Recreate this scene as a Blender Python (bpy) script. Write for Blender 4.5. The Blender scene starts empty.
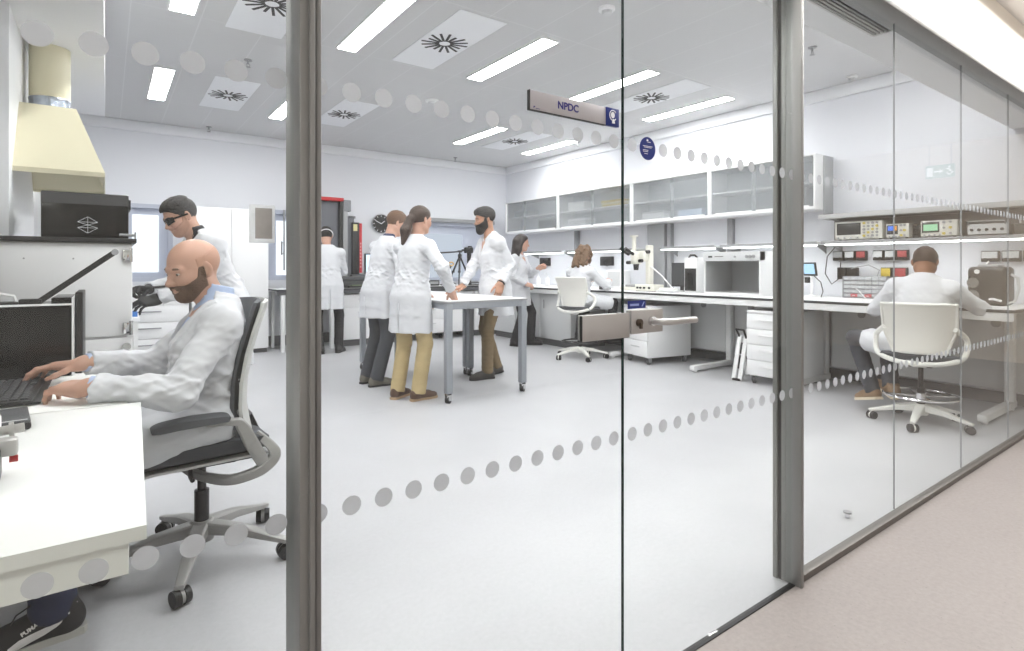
import bpy, bmesh, math, random
import numpy as np
from mathutils import Vector, Matrix, Euler
random.seed(7)
PI = math.pi
SC = bpy.context.scene
COL = SC.collection
D2R = PI / 180.0

# ---------------------------------------------------------------- materials
def lin(c):
    return tuple(((x / 255.0) / 12.92 if x / 255.0 <= 0.04045 else (((x / 255.0) + 0.055) / 1.055) ** 2.4) for x in c)

MATS = {}
def mat(name, rgb, rough=0.5, metal=0.0, spec=0.5, var=0.0, vscale=20.0, bump=0.0, bscale=60.0, emit=None, estr=0.0, coat=0.0, sheen=0.0, subs=0.0):
    if name in MATS:
        return MATS[name]
    m = bpy.data.materials.new(name); m.use_nodes = True
    nt = m.node_tree; b = nt.nodes['Principled BSDF']
    c = lin(rgb)
    b.inputs['Base Color'].default_value = (*c, 1)
    b.inputs['Roughness'].default_value = rough
    b.inputs['Metallic'].default_value = metal
    b.inputs['Specular IOR Level'].default_value = spec
    if coat: b.inputs['Coat Weight'].default_value = coat
    if sheen: b.inputs['Sheen Weight'].default_value = sheen
    if subs:
        b.inputs['Subsurface Weight'].default_value = subs
        b.inputs['Subsurface Radius'].default_value = (0.012, 0.005, 0.003)
        b.inputs['Subsurface Scale'].default_value = 0.6
    if emit:
        b.inputs['Emission Color'].default_value = (*lin(emit), 1)
        b.inputs['Emission Strength'].default_value = estr
    tc = None
    if var or bump:
        tc = nt.nodes.new('ShaderNodeTexCoord')
    if var:
        n = nt.nodes.new('ShaderNodeTexNoise'); n.inputs['Scale'].default_value = vscale; n.inputs['Detail'].default_value = 4
        nt.links.new(tc.outputs['Object'], n.inputs['Vector'])
        r = nt.nodes.new('ShaderNodeMapRange')
        r.inputs['From Min'].default_value = 0.3; r.inputs['From Max'].default_value = 0.7
        r.inputs['To Min'].default_value = 1 - var; r.inputs['To Max'].default_value = 1 + var
        nt.links.new(n.outputs['Fac'], r.inputs['Value'])
        mx = nt.nodes.new('ShaderNodeVectorMath'); mx.operation = 'SCALE'
        mx.inputs[0].default_value = c
        nt.links.new(r.outputs['Result'], mx.inputs['Scale'])
        nt.links.new(mx.outputs['Vector'], b.inputs['Base Color'])
    if bump:
        n2 = nt.nodes.new('ShaderNodeTexNoise'); n2.inputs['Scale'].default_value = bscale; n2.inputs['Detail'].default_value = 3
        nt.links.new(tc.outputs['Object'], n2.inputs['Vector'])
        bp = nt.nodes.new('ShaderNodeBump'); bp.inputs['Strength'].default_value = bump; bp.inputs['Distance'].default_value = 0.01
        nt.links.new(n2.outputs['Fac'], bp.inputs['Height'])
        nt.links.new(bp.outputs['Normal'], b.inputs['Normal'])
    MATS[name] = m
    return m

def glass_mat(name, tint=(255, 255, 255), refl=1.0, ior=1.45):
    """Architectural glass: fresnel mix of clear transparency and a sharp reflection."""
    m = bpy.data.materials.new(name); m.use_nodes = True; nt = m.node_tree
    nt.nodes.clear()
    out = nt.nodes.new('ShaderNodeOutputMaterial')
    tr = nt.nodes.new('ShaderNodeBsdfTransparent'); tr.inputs['Color'].default_value = (*lin(tint), 1)
    gl = nt.nodes.new('ShaderNodeBsdfGlossy'); gl.inputs['Roughness'].default_value = 0.0
    lw = nt.nodes.new('ShaderNodeLayerWeight'); lw.inputs['Blend'].default_value = 0.5
    pw = nt.nodes.new('ShaderNodeMath'); pw.operation = 'POWER'; pw.inputs[1].default_value = 5.0
    mu = nt.nodes.new('ShaderNodeMath'); mu.operation = 'MULTIPLY_ADD'; mu.inputs[1].default_value = 0.96 * refl; mu.inputs[2].default_value = 0.04 * refl
    mx = nt.nodes.new('ShaderNodeMixShader')
    nt.links.new(lw.outputs['Facing'], pw.inputs[0]); nt.links.new(pw.outputs[0], mu.inputs[0]); nt.links.new(mu.outputs[0], mx.inputs[0])
    nt.links.new(tr.outputs[0], mx.inputs[1]); nt.links.new(gl.outputs[0], mx.inputs[2])
    nt.links.new(mx.outputs[0], out.inputs['Surface'])
    MATS[name] = m
    return m

def frost_mat(name, rgb, clear=0.4, transl=0.5, rough=0.6):
    """Frosted film or sand blasted glass: partly clear, partly scattering light both ways."""
    m = bpy.data.materials.new(name); m.use_nodes = True; nt = m.node_tree
    nt.nodes.clear()
    out = nt.nodes.new('ShaderNodeOutputMaterial'); c = (*lin(rgb), 1)
    tr = nt.nodes.new('ShaderNodeBsdfTransparent')
    df = nt.nodes.new('ShaderNodeBsdfDiffuse'); df.inputs['Color'].default_value = c
    tl = nt.nodes.new('ShaderNodeBsdfTranslucent'); tl.inputs['Color'].default_value = c
    m1 = nt.nodes.new('ShaderNodeMixShader'); m1.inputs[0].default_value = transl
    m2 = nt.nodes.new('ShaderNodeMixShader'); m2.inputs[0].default_value = clear
    nt.links.new(df.outputs[0], m1.inputs[1]); nt.links.new(tl.outputs[0], m1.inputs[2])
    nt.links.new(m1.outputs[0], m2.inputs[1]); nt.links.new(tr.outputs[0], m2.inputs[2])
    nt.links.new(m2.outputs[0], out.inputs['Surface'])
    MATS[name] = m
    return m

def film_mat(name, rgb, rough=0.62, diff=0.38):
    """frosted adhesive film: scatters what lies behind it forward, and reflects a little diffusely."""
    m = bpy.data.materials.new(name); m.use_nodes = True; nt = m.node_tree
    nt.nodes.clear()
    out = nt.nodes.new('ShaderNodeOutputMaterial'); c = (*lin(rgb), 1)
    rf = nt.nodes.new('ShaderNodeBsdfRefraction'); rf.inputs['IOR'].default_value = 1.02; rf.inputs['Roughness'].default_value = rough; rf.inputs['Color'].default_value = c
    df = nt.nodes.new('ShaderNodeBsdfDiffuse'); df.inputs['Color'].default_value = c
    mx = nt.nodes.new('ShaderNodeMixShader'); mx.inputs[0].default_value = diff
    nt.links.new(rf.outputs[0], mx.inputs[1]); nt.links.new(df.outputs[0], mx.inputs[2]); nt.links.new(mx.outputs[0], out.inputs['Surface'])
    MATS[name] = m
    return m

def emit_mat(name, rgb, strength):
    m = bpy.data.materials.new(name); m.use_nodes = True; nt = m.node_tree
    nt.nodes.clear()
    out = nt.nodes.new('ShaderNodeOutputMaterial'); e = nt.nodes.new('ShaderNodeEmission')
    e.inputs['Color'].default_value = (*lin(rgb), 1); e.inputs['Strength'].default_value = strength
    nt.links.new(e.outputs[0], out.inputs['Surface'])
    MATS[name] = m
    return m

# ---------------------------------------------------------------- objects
def link(o, parent=None):
    COL.objects.link(o)
    if parent is not None:
        o.parent = parent
    return o

def thing(name, label, cat, loc=(0, 0, 0), rz=0.0, group=None):
    o = bpy.data.objects.new(name, None); o.empty_display_size = 0.1
    o.location = loc; o.rotation_euler = (0, 0, rz)
    o['label'] = label; o['category'] = cat
    if group: o['group'] = group
    return link(o)

def tag(o, label, cat, group=None):
    o['label'] = label; o['category'] = cat
    if group: o['group'] = group
    return o

def struct(o):
    o['kind'] = 'structure'
    return o

def kids(o):
    return [c for c in o.children]

def copy_tree(o, parent=None):
    c = o.copy(); COL.objects.link(c)
    if parent is not None: c.parent = parent
    for ch in list(o.children):
        copy_tree(ch, c)
    return c

class MB:
    def __init__(s):
        s.bm = bmesh.new()
    def _new(s, n0):
        s.bm.verts.ensure_lookup_table()
        return s.bm.verts[n0:]
    def box(s, c, size, rot=None, bev=0.0, seg=2):
        n0 = len(s.bm.verts)
        M = Matrix.Translation(Vector(c)) @ (rot.to_4x4() if rot is not None else Matrix.Identity(4)) @ Matrix.Diagonal((size[0], size[1], size[2], 1))
        r = bmesh.ops.create_cube(s.bm, size=1.0, matrix=M)
        if bev > 0:
            ed = list({e for v in r['verts'] for e in v.link_edges})
            bmesh.ops.bevel(s.bm, geom=ed, offset=min(bev, 0.49 * min(size)), segments=seg, profile=0.5, affect='EDGES')
        return s
    def span(s, x0, x1, y0, y1, z0, z1, bev=0.0, seg=2):
        return s.box(((x0 + x1) / 2, (y0 + y1) / 2, (z0 + z1) / 2), (abs(x1 - x0), abs(y1 - y0), abs(z1 - z0)), None, bev, seg)
    def cyl(s, p0, p1, r0, r1=None, n=24):
        r1 = r0 if r1 is None else r1
        p0 = Vector(p0); p1 = Vector(p1); d = p1 - p0
        q = d.to_track_quat('Z', 'Y').to_matrix().to_4x4()
        M = Matrix.Translation((p0 + p1) / 2) @ q
        bmesh.ops.create_cone(s.bm, cap_ends=True, cap_tris=False, segments=n, radius1=r0, radius2=r1, depth=d.length, matrix=M)
        return s
    def tube(s, pts, r, n=10, closed=False, cap=True):
        pts = [Vector(p) for p in pts]; N = len(pts)
        rs = [r] * N if not hasattr(r, '__len__') else list(r)
        rings = []; up = None
        for i, p in enumerate(pts):
            a = pts[(i - 1) % N] if (closed or i > 0) else p
            b = pts[(i + 1) % N] if (closed or i < N - 1) else p
            t = (b - a).normalized()
            if up is None:
                up = Vector((0, 0, 1)) if abs(t.z) < 0.9 else Vector((1, 0, 0))
            u = (up - t * up.dot(t)).normalized(); up = u
            v = t.cross(u)
            rings.append([s.bm.verts.new(p + (u * math.cos(k * 2 * PI / n) + v * math.sin(k * 2 * PI / n)) * rs[i]) for k in range(n)])
        for i in range(N if closed else N - 1):
            A = rings[i]; B = rings[(i + 1) % N]
            for k in range(n):
                s.bm.faces.new((A[k], A[(k + 1) % n], B[(k + 1) % n], B[k]))
        if cap and not closed:
            s.bm.faces.new(rings[0][::-1]); s.bm.faces.new(rings[-1])
        return s
    def ribbon(s, pts, w, h, up=(0, 0, 1), side=None):
        """rectangular section swept along pts: w across, h along 'up'."""
        pts = [Vector(p) for p in pts]; N = len(pts); rings = []
        ws = [w] * N if not hasattr(w, '__len__') else w
        hs = [h] * N if not hasattr(h, '__len__') else h
        for i, p in enumerate(pts):
            t = (pts[min(i + 1, N - 1)] - pts[max(i - 1, 0)]).normalized()
            if side is not None:
                v = Vector(side); v = (v - t * v.dot(t)).normalized(); u = v.cross(t).normalized()
            else:
                u = Vector(up); u = (u - t * u.dot(t)).normalized(); v = t.cross(u)
            a, b = ws[i] / 2, hs[i] / 2
            ch = 0.25
            prof = [(-a, -b * (1 - ch)), (-a, b * (1 - ch)), (-a * (1 - ch), b), (a * (1 - ch), b), (a, b * (1 - ch)), (a, -b * (1 - ch)), (a * (1 - ch), -b), (-a * (1 - ch), -b)]
            rings.append([s.bm.verts.new(p + v * x + u * y) for x, y in prof])
        for i in range(N - 1):
            A, B = rings[i], rings[i + 1]
            for k in range(8):
                s.bm.faces.new((A[k], A[(k + 1) % 8], B[(k + 1) % 8], B[k]))
        s.bm.faces.new(rings[0][::-1]); s.bm.faces.new(rings[-1])
        return s
    def lathe(s, prof, c=(0, 0, 0), n=24, M=None):
        c = Vector(c); rings = []
        for r, z in prof:
            ring = []
            for k in range(n):
                p = Vector((r * math.cos(2 * PI * k / n), r * math.sin(2 * PI * k / n), z))
                if M is not None: p = M @ p
                ring.append(s.bm.verts.new(c + p))
            rings.append(ring)
        for i in range(len(rings) - 1):
            A, B = rings[i], rings[i + 1]
            for k in range(n):
                s.bm.faces.new((A[k], A[(k + 1) % n], B[(k + 1) % n], B[k]))
        s.bm.faces.new(rings[0][::-1]); s.bm.faces.new(rings[-1])
        return s
    def prism(s, poly, to3, d0, d1):
        """poly: 2-D outline; to3(u, v, d) -> 3-D."""
        A = [s.bm.verts.new(to3(u, v, d0)) for u, v in poly]
        B = [s.bm.verts.new(to3(u, v, d1)) for u, v in poly]
        n = len(poly)
        s.bm.faces.new(A[::-1]); s.bm.faces.new(B)
        for k in range(n):
            s.bm.faces.new((A[k], A[(k + 1) % n], B[(k + 1) % n], B[k]))
        return s
    def sheet(s, fn, nu, nv, th):
        """curved panel: fn(u, v) -> point on the mid surface, thickened by th."""
        P = [[Vector(fn(i / nu, j / nv)) for j in range(nv + 1)] for i in range(nu + 1)]
        F = []; Bk = []
        for i in range(nu + 1):
            f = []; b = []
            for j in range(nv + 1):
                du = P[min(i + 1, nu)][j] - P[max(i - 1, 0)][j]; dv = P[i][min(j + 1, nv)] - P[i][max(j - 1, 0)]
                nrm = du.cross(dv).normalized()
                e = th / 2 * (0.55 if (i in (0, nu) or j in (0, nv)) else 1)
                f.append(s.bm.verts.new(P[i][j] + nrm * e)); b.append(s.bm.verts.new(P[i][j] - nrm * e))
            F.append(f); Bk.append(b)
        for i in range(nu):
            for j in range(nv):
                s.bm.faces.new((F[i][j], F[i + 1][j], F[i + 1][j + 1], F[i][j + 1]))
                s.bm.faces.new((Bk[i][j], Bk[i][j + 1], Bk[i + 1][j + 1], Bk[i + 1][j]))
        for i in range(nu):
            s.bm.faces.new((F[i][0], Bk[i][0], Bk[i + 1][0], F[i + 1][0]))
            s.bm.faces.new((F[i][nv], F[i + 1][nv], Bk[i + 1][nv], Bk[i][nv]))
        for j in range(nv):
            s.bm.faces.new((F[0][j], F[0][j + 1], Bk[0][j + 1], Bk[0][j]))
            s.bm.faces.new((F[nu][j], Bk[nu][j], Bk[nu][j + 1], F[nu][j + 1]))
        return s
    def ell(s, c, r, rot=None, nu=20, nv=12):
        M = Matrix.Translation(Vector(c)) @ (rot.to_4x4() if rot is not None else Matrix.Identity(4)) @ Matrix.Diagonal((r[0], r[1], r[2], 1))
        bmesh.ops.create_uvsphere(s.bm, u_segments=nu, v_segments=nv, radius=1.0, matrix=M)
        return s
    def build(s, name, m, parent=None, loc=None, sharp=0.6, bevel=0.0):
        bmesh.ops.recalc_face_normals(s.bm, faces=s.bm.faces[:])
        for f in s.bm.faces: f.smooth = True
        for e in s.bm.edges:
            if len(e.link_faces) != 2 or e.calc_face_angle(0.0) > sharp: e.smooth = False
        me = bpy.data.meshes.new(name); s.bm.to_mesh(me); s.bm.free()
        me.materials.append(m)
        o = bpy.data.objects.new(name, me)
        if loc is not None: o.location = loc
        return link(o, parent)

def text_mesh(s, name, m, size, M, parent=None, extrude=0.0005, bold=0.0, align='CENTER'):
    cu = bpy.data.curves.new('tmp_text', 'FONT'); cu.body = s; cu.size = size; cu.extrude = extrude; cu.offset = bold
    cu.align_x = align; cu.align_y = 'CENTER'
    o = bpy.data.objects.new('tmp_text', cu); COL.objects.link(o)
    dg = bpy.context.evaluated_depsgraph_get()
    me = bpy.data.meshes.new_from_object(o.evaluated_get(dg))
    bpy.data.objects.remove(o); bpy.data.curves.remove(cu)
    me.name = name; me.transform(M); me.materials.clear(); me.materials.append(m)
    return link(bpy.data.objects.new(name, me), parent)

FACE_Y = Matrix.Rotation(PI / 2, 4, 'X')          # text that faces -Y
FACE_X = Matrix.Rotation(-PI / 2, 4, 'Z') @ FACE_Y  # text that faces -X (reads along -Y)
# ---------------------------------------------------------------- camera
FPX, HV, CH = 560.0, 267.0, 1.17
THETA = math.atan(FPX / 774.0)
cam_d = bpy.data.cameras.new('camera'); cam_d.sensor_width = 36.0; cam_d.lens = 36.0 * FPX / 1024.0
cam_d.shift_y = (HV - 325.5) / 1024.0
cam_d.clip_start = 0.02
cam = link(bpy.data.objects.new('camera', cam_d))
cam.location = (0, 0, CH); cam.rotation_euler = (PI / 2, 0, -THETA)
SC.camera = cam
SC.view_settings.view_transform = 'Standard'; SC.view_settings.look = 'None'
SC.view_settings.gamma = 1.0; SC.view_settings.use_curve_mapping = False
SC.view_settings.exposure = 0.86
SC.cycles.transparent_max_bounces = 24
SC.cycles.max_bounces = 10; SC.cycles.diffuse_bounces = 6; SC.cycles.glossy_bounces = 4
SC.cycles.caustics_reflective = False; SC.cycles.caustics_refractive = False
SC.cycles.sample_clamp_indirect = 6.0

# ---------------------------------------------------------------- setting materials
def floor_mat(name, rgb, speck, rough):
    m = bpy.data.materials.new(name); m.use_nodes = True; nt = m.node_tree; b = nt.nodes['Principled BSDF']
    tc = nt.nodes.new('ShaderNodeTexCoord')
    n1 = nt.nodes.new('ShaderNodeTexNoise'); n1.inputs['Scale'].default_value = 55; n1.inputs['Detail'].default_value = 5; n1.inputs['Roughness'].default_value = 0.7
    n2 = nt.nodes.new('ShaderNodeTexNoise'); n2.inputs['Scale'].default_value = 2.2; n2.inputs['Detail'].default_value = 3
    nt.links.new(tc.outputs['Object'], n1.inputs['Vector']); nt.links.new(tc.outputs['Object'], n2.inputs['Vector'])
    r1 = nt.nodes.new('ShaderNodeMapRange'); r1.inputs['From Min'].default_value = 0.3; r1.inputs['From Max'].default_value = 0.7
    r1.inputs['To Min'].default_value = 1 - speck; r1.inputs['To Max'].default_value = 1 + speck
    r2 = nt.nodes.new('ShaderNodeMapRange'); r2.inputs['From Min'].default_value = 0.3; r2.inputs['From Max'].default_value = 0.7
    r2.inputs['To Min'].default_value = 0.965; r2.inputs['To Max'].default_value = 1.03
    nt.links.new(n1.outputs['Fac'], r1.inputs['Value']); nt.links.new(n2.outputs['Fac'], r2.inputs['Value'])
    v = nt.nodes.new('ShaderNodeTexVoronoi'); v.inputs['Scale'].default_value = 28
    nt.links.new(tc.outputs['Object'], v.inputs['Vector'])
    r3 = nt.nodes.new('ShaderNodeMapRange'); r3.inputs['From Min'].default_value = 0.03; r3.inputs['From Max'].default_value = 0.09
    r3.inputs['To Min'].default_value = 1 - 3.0 * speck; r3.inputs['To Max'].default_value = 1.0
    nt.links.new(v.outputs['Distance'], r3.inputs['Value'])
    p = nt.nodes.new('ShaderNodeMath'); p.operation = 'MULTIPLY'
    q = nt.nodes.new('ShaderNodeMath'); q.operation = 'MULTIPLY'
    nt.links.new(r1.outputs[0], p.inputs[0]); nt.links.new(r2.outputs[0], p.inputs[1])
    nt.links.new(p.outputs[0], q.inputs[0]); nt.links.new(r3.outputs[0], q.inputs[1])
    s = nt.nodes.new('ShaderNodeVectorMath'); s.operation = 'SCALE'; s.inputs[0].default_value = lin(rgb)
    nt.links.new(q.outputs[0], s.inputs['Scale']); nt.links.new(s.outputs[0], b.inputs['Base Color'])
    b.inputs['Roughness'].default_value = rough; b.inputs['Specular IOR Level'].default_value = 0.4
    MATS[name] = m
    return m

def tile_mat(name, rgb):
    """metal ceiling tiles 1.33 x 0.61 m with thin joints, in object space."""
    m = bpy.data.materials.new(name); m.use_nodes = True; nt = m.node_tree; b = nt.nodes['Principled BSDF']
    tc = nt.nodes.new('ShaderNodeTexCoord')
    sx = nt.nodes.new('ShaderNodeSeparateXYZ'); nt.links.new(tc.outputs['Object'], sx.inputs[0])
    def joint(sock, off, step, w):
        a = nt.nodes.new('ShaderNodeMath'); a.operation = 'SUBTRACT'; a.inputs[1].default_value = off
        nt.links.new(sock, a.inputs[0])
        d = nt.nodes.new('ShaderNodeMath'); d.operation = 'PINGPONG'; d.inputs[1].default_value = step / 2
        nt.links.new(a.outputs[0], d.inputs[0])
        l = nt.nodes.new('ShaderNodeMath'); l.operation = 'LESS_THAN'; l.inputs[1].default_value = w
        nt.links.new(d.outputs[0], l.inputs[0])
        return l
    j1 = joint(sx.outputs['X'], 1.69 - 0.22, 0.4433, 0.0045)
    j2 = joint(sx.outputs['Y'], 3.52, 1.325, 0.005)
    mx = nt.nodes.new('ShaderNodeMath'); mx.operation = 'MAXIMUM'
    nt.links.new(j1.outputs[0], mx.inputs[0]); nt.links.new(j2.outputs[0], mx.inputs[1])
    mix = nt.nodes.new('ShaderNodeMix'); mix.data_type = 'RGBA'
    mix.inputs['A'].default_value = (*lin(rgb), 1); mix.inputs['B'].default_value = (*[min(1, x * 1.12) for x in lin(rgb)], 1)
    nt.links.new(mx.outputs[0], mix.inputs['Factor']); nt.links.new(mix.outputs['Result'], b.inputs['Base Color'])
    b.inputs['Roughness'].default_value = 0.5; b.inputs['Specular IOR Level'].default_value = 0.3
    MATS[name] = m
    return m

M_FLOOR = floor_mat('grey vinyl', (185, 185, 188), 0.045, 0.42)
M_CORR = floor_mat('beige terrazzo', (149, 142, 139), 0.09, 0.5)
M_CEIL = tile_mat('ceiling tiles', (203, 203, 204))
M_WALL = mat('white wall paint', (226, 227, 232), 0.6, spec=0.2)
M_WARM = mat('warm white paint', (234, 222, 208), 0.6, spec=0.2)
M_CWALL = mat('corridor wall paint', (236, 234, 232), 0.6, spec=0.2)
M_BULK = mat('bulkhead paint', (244, 238, 228), 0.6, spec=0.2)
M_PLAST = mat('white plasterboard', (236, 237, 240), 0.6, spec=0.2)
M_FRAME = mat('anodised frame', (140, 140, 138), 0.42, 0.45, var=0.03, vscale=3)
M_FRAME_D = mat('dark gasket', (28, 28, 27), 0.5)
M_GLASS = glass_mat('clear glass', (252, 254, 253), 0.75)
M_GEDGE = mat('green glass edge', (18, 44, 40), 0.15)
M_DOT = frost_mat('frosted dot film', (192, 193, 195), 0.08, 0.6)
M_LAMP = emit_mat('lamp diffuser', (255, 253, 253), 24.0)
M_STRIP = emit_mat('shelf strip light', (255, 255, 255), 6.0)
M_DAY = emit_mat('daylight through blind', (236, 243, 255), 0.85)
M_DAY2 = emit_mat('dim daylight through blind', (222, 230, 246), 0.46)
M_WHITE = mat('white laminate', (234, 234, 235), 0.4, spec=0.4)
M_METALW = mat('white powder coat', (232, 232, 232), 0.4)
M_GREYP = mat('grey powder coat', (150, 151, 153), 0.45)
M_GREYL = mat('light grey laminate', (205, 206, 207), 0.5)
M_BLACK = mat('black plastic', (22, 22, 23), 0.4)
M_BLACKG = mat('black gloss panel', (12, 11, 11), 0.22, spec=0.35)
M_RUBBER = mat('black rubber', (26, 26, 27), 0.6)
M_STEEL = mat('brushed steel', (184, 182, 180), 0.4, 0.6, var=0.02, vscale=4)
M_CHROME = mat('chrome', (220, 220, 222), 0.12, 1.0)
M_DARKTOP = mat('dark worktop', (52, 53, 56), 0.35)
M_PLINTH = mat('dark plinth', (92, 92, 94), 0.5)
M_BLUE = mat('navy sign blue', (24, 44, 122), 0.4)
M_SIGNG = mat('silver sign face', (186, 184, 188), 0.35, 0.35)
M_INK = mat('dark blue ink', (44, 40, 122), 0.5)
M_WHITEINK = mat('white ink', (240, 242, 248), 0.5)
M_GREYINK = mat('grey ink', (120, 118, 116), 0.5)
M_RED = mat('red plastic', (186, 34, 40), 0.4)
M_YELLOW = mat('yellow card', (214, 186, 70), 0.6)
M_BEIGE = mat('beige hood paint', (212, 206, 180), 0.42, spec=0.35)
M_FOIL = mat('silver foil duct', (170, 178, 190), 0.25, 0.8, bump=0.5, bscale=30)
M_PAPER = mat('paper', (240, 240, 238), 0.7)
M_BLIND = mat('window frame grey blue', (184, 189, 203), 0.5)

GY = 1.063       # the glass line
CEIL = 3.07
XR, YB = 6.23, 8.8
LX = -2.0        # left wall

def wallbox(name, x0, x1, y0, y1, z0, z1, m, bev=0.0):
    return struct(MB().span(x0, x1, y0, y1, z0, z1, bev).build(name, m))

wallbox('floor', LX, XR, GY, YB, -0.1, 0.0, M_FLOOR)
wallbox('floor_corridor', -4.5, 9.0, -2.2, GY, -0.1, 0.0, M_CORR)
wallbox('ceiling', LX, XR, 1.36, YB, CEIL, CEIL + 0.1, M_CEIL)
wallbox('ceiling_soffit', LX, -0.012, GY, 5.9, 2.45, CEIL, M_PLAST)
wallbox('ceiling_front_soffit', LX, XR, GY + 0.03, 1.36, 2.34, CEIL + 0.1, M_PLAST)
wallbox('wall_right', XR, XR + 0.12, 0.99, YB + 0.12, 0.0, CEIL + 0.1, M_WALL)
wallbox('wall_left', LX - 0.12, LX, GY, YB, 0.0, CEIL + 0.1, M_WALL)
wallbox('wall_partition', LX, -0.385, 3.63, 4.85, 0.0, 2.45, M_PLAST)
wallbox('wall_alcove', -0.385, -0.32, 4.79, 4.85, 0.0, 2.45, M_PLAST)
wallbox('wall_front', -4.5, 9.0, GY - 0.03, GY + 0.03, 2.385, 3.0, M_BULK)
wallbox('wall_corridor', -4.5, 9.0, -2.3, -2.2, 0.0, 2.79, M_CWALL)
wallbox('wall_corridor_right', 9.0, 9.1, -2.2, GY, 0.0, 2.79, M_WARM)
wallbox('ceiling_corridor', -4.5, 9.0, -2.3, GY - 0.03, 2.79, 2.9, M_CWALL)

# back wall with its three window openings
WINS = [(0.21, 0.72, 0.98, 2.0), (1.88, 2.46, 0.98, 2.02), (4.30, 5.84, 0.92, 1.96)]
bw = MB(); xs = [LX] + [v for w in WINS for v in (w[0], w[1])] + [XR]
for i in range(0, len(xs), 2):
    bw.span(xs[i], xs[i + 1], YB, YB + 0.15, 0, CEIL)
for w in WINS:
    bw.span(w[0], w[1], YB, YB + 0.15, 0, w[2]); bw.span(w[0], w[1], YB, YB + 0.15, w[3], CEIL)
struct(bw.build('wall_back', M_WALL))
struct(MB().span(LX, XR, YB - 0.05, YB, 2.94, CEIL, 0.01).build('trim_1', M_PLAST))
struct(MB().span(XR - 0.05, XR, GY, YB - 0.05, 2.94, CEIL, 0.01).build('trim_2', M_PLAST))

def window(n, w, panes):
    x0, x1, z0, z1 = w
    f = MB(); t = 0.055
    f.span(x0, x0 + t, YB - 0.02, YB + 0.06, z0, z1); f.span(x1 - t, x1, YB - 0.02, YB + 0.06, z0, z1)
    f.span(x0 + t, x1 - t, YB - 0.02, YB + 0.06, z1 - t, z1); f.span(x0 + t, x1 - t, YB - 0.02, YB + 0.06, z0, z0 + t)
    o = struct(f.build('window_%d' % n, M_BLIND))
    b = MB(); b.span(x0 + t, x1 - t, YB + 0.05, YB + 0.06, z0 + t, z1 - t)
    b.build('blind', M_BLIND, o)
    for (a, c, d, e) in panes:
        MB().span(a, c, YB + 0.035, YB + 0.049, d, e).build('bright_pane', M_DAY if n < 3 else M_DAY2, o)
    return o
w1 = window(1, WINS[0], [(0.265, 0.56, 1.10, 1.86)])
w2 = window(2, WINS[1], [(2.05, 2.40, 1.05, 1.86)])
w3 = window(3, WINS[2], [(4.36, 5.27, 0.98, 1.76)])
hd = MB(); hd.cyl((2.14, YB - 0.05, 1.12), (2.14, YB - 0.05, 2.02), 0.012); hd.cyl((2.10, YB - 0.07, 1.35), (2.10, YB - 0.07, 1.55), 0.012)
hd.cyl((2.10, YB - 0.07, 1.37), (2.14, YB - 0.04, 1.37), 0.008); hd.cyl((2.10, YB - 0.07, 1.53), (2.14, YB - 0.04, 1.53), 0.008)
hd.build('window_handle', M_GREYP, w2)
struct(MB().span(4.26, 5.9, YB - 0.1, YB, 1.96, 2.03, 0.015).build('trim_3', M_GREYP))

# ---------------------------------------------------------------- glass partition
def dots(mb, x0, x1, org, z, xa, xb, r=0.0187):
    k0 = math.ceil((x0 - org) / 0.0655); k1 = math.floor((x1 - org) / 0.0655)
    for k in range(k0, k1 + 1):
        cx = org + k * 0.0655
        poly = []
        for j in range(40):
            a = 2 * PI * j / 40
            poly.append((min(xb, max(xa, cx + r * math.cos(a))), z + r * math.sin(a)))
        vs = [mb.bm.verts.new((u, GY - 0.0036, v)) for u, v in poly]
        mb.bm.faces.new(vs)

def pane(name, x0, x1, z0, z1, org, edge=True):
    o = struct(MB().span(x0, x1, GY - 0.003, GY + 0.003, z0, z1).build(name, M_GLASS))
    for z, nm in ((1.508, 'upper_dot_row'), (0.709, 'lower_dot_row')):
        d = MB(); dots(d, x0 - 0.012, x1 + 0.012, org, z, x0 + 0.001, x1 - 0.001); d.build(nm, M_DOT, o)
    return o
p_left = pane('window_4', -1.4, 0.279, 0.03, 2.36, 0.0495)
p_fix = pane('window_5', 0.312, 1.1400, 0.012, 2.36, 0.3185)
p_door = pane('door_1', 1.1440, 2.035, 0.012, 2.36, 1.1765)
for (o, x, w) in ((p_fix, 1.1406, 0.0012), (p_door, 1.1434, 0.0012)):
    MB().span(x - w / 2, x + w / 2, GY - 0.0032, GY + 0.0032, 0.012, 2.36).build('polished_edge', M_GEDGE, o)
PX = [2.075, 2.95, 3.861, 4.763, 5.6, 6.22]
for i in range(5):
    o = pane('window_%d' % (6 + i), PX[i] + 0.002, PX[i + 1] - 0.002, 0.02, 2.31, 2.17)
    MB().span(PX[i + 1] - 0.0008, PX[i + 1] + 0.0008, GY - 0.0032, GY + 0.0032, 0.05, 2.30).build('silicone_joint', M_GREYP, o)

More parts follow.
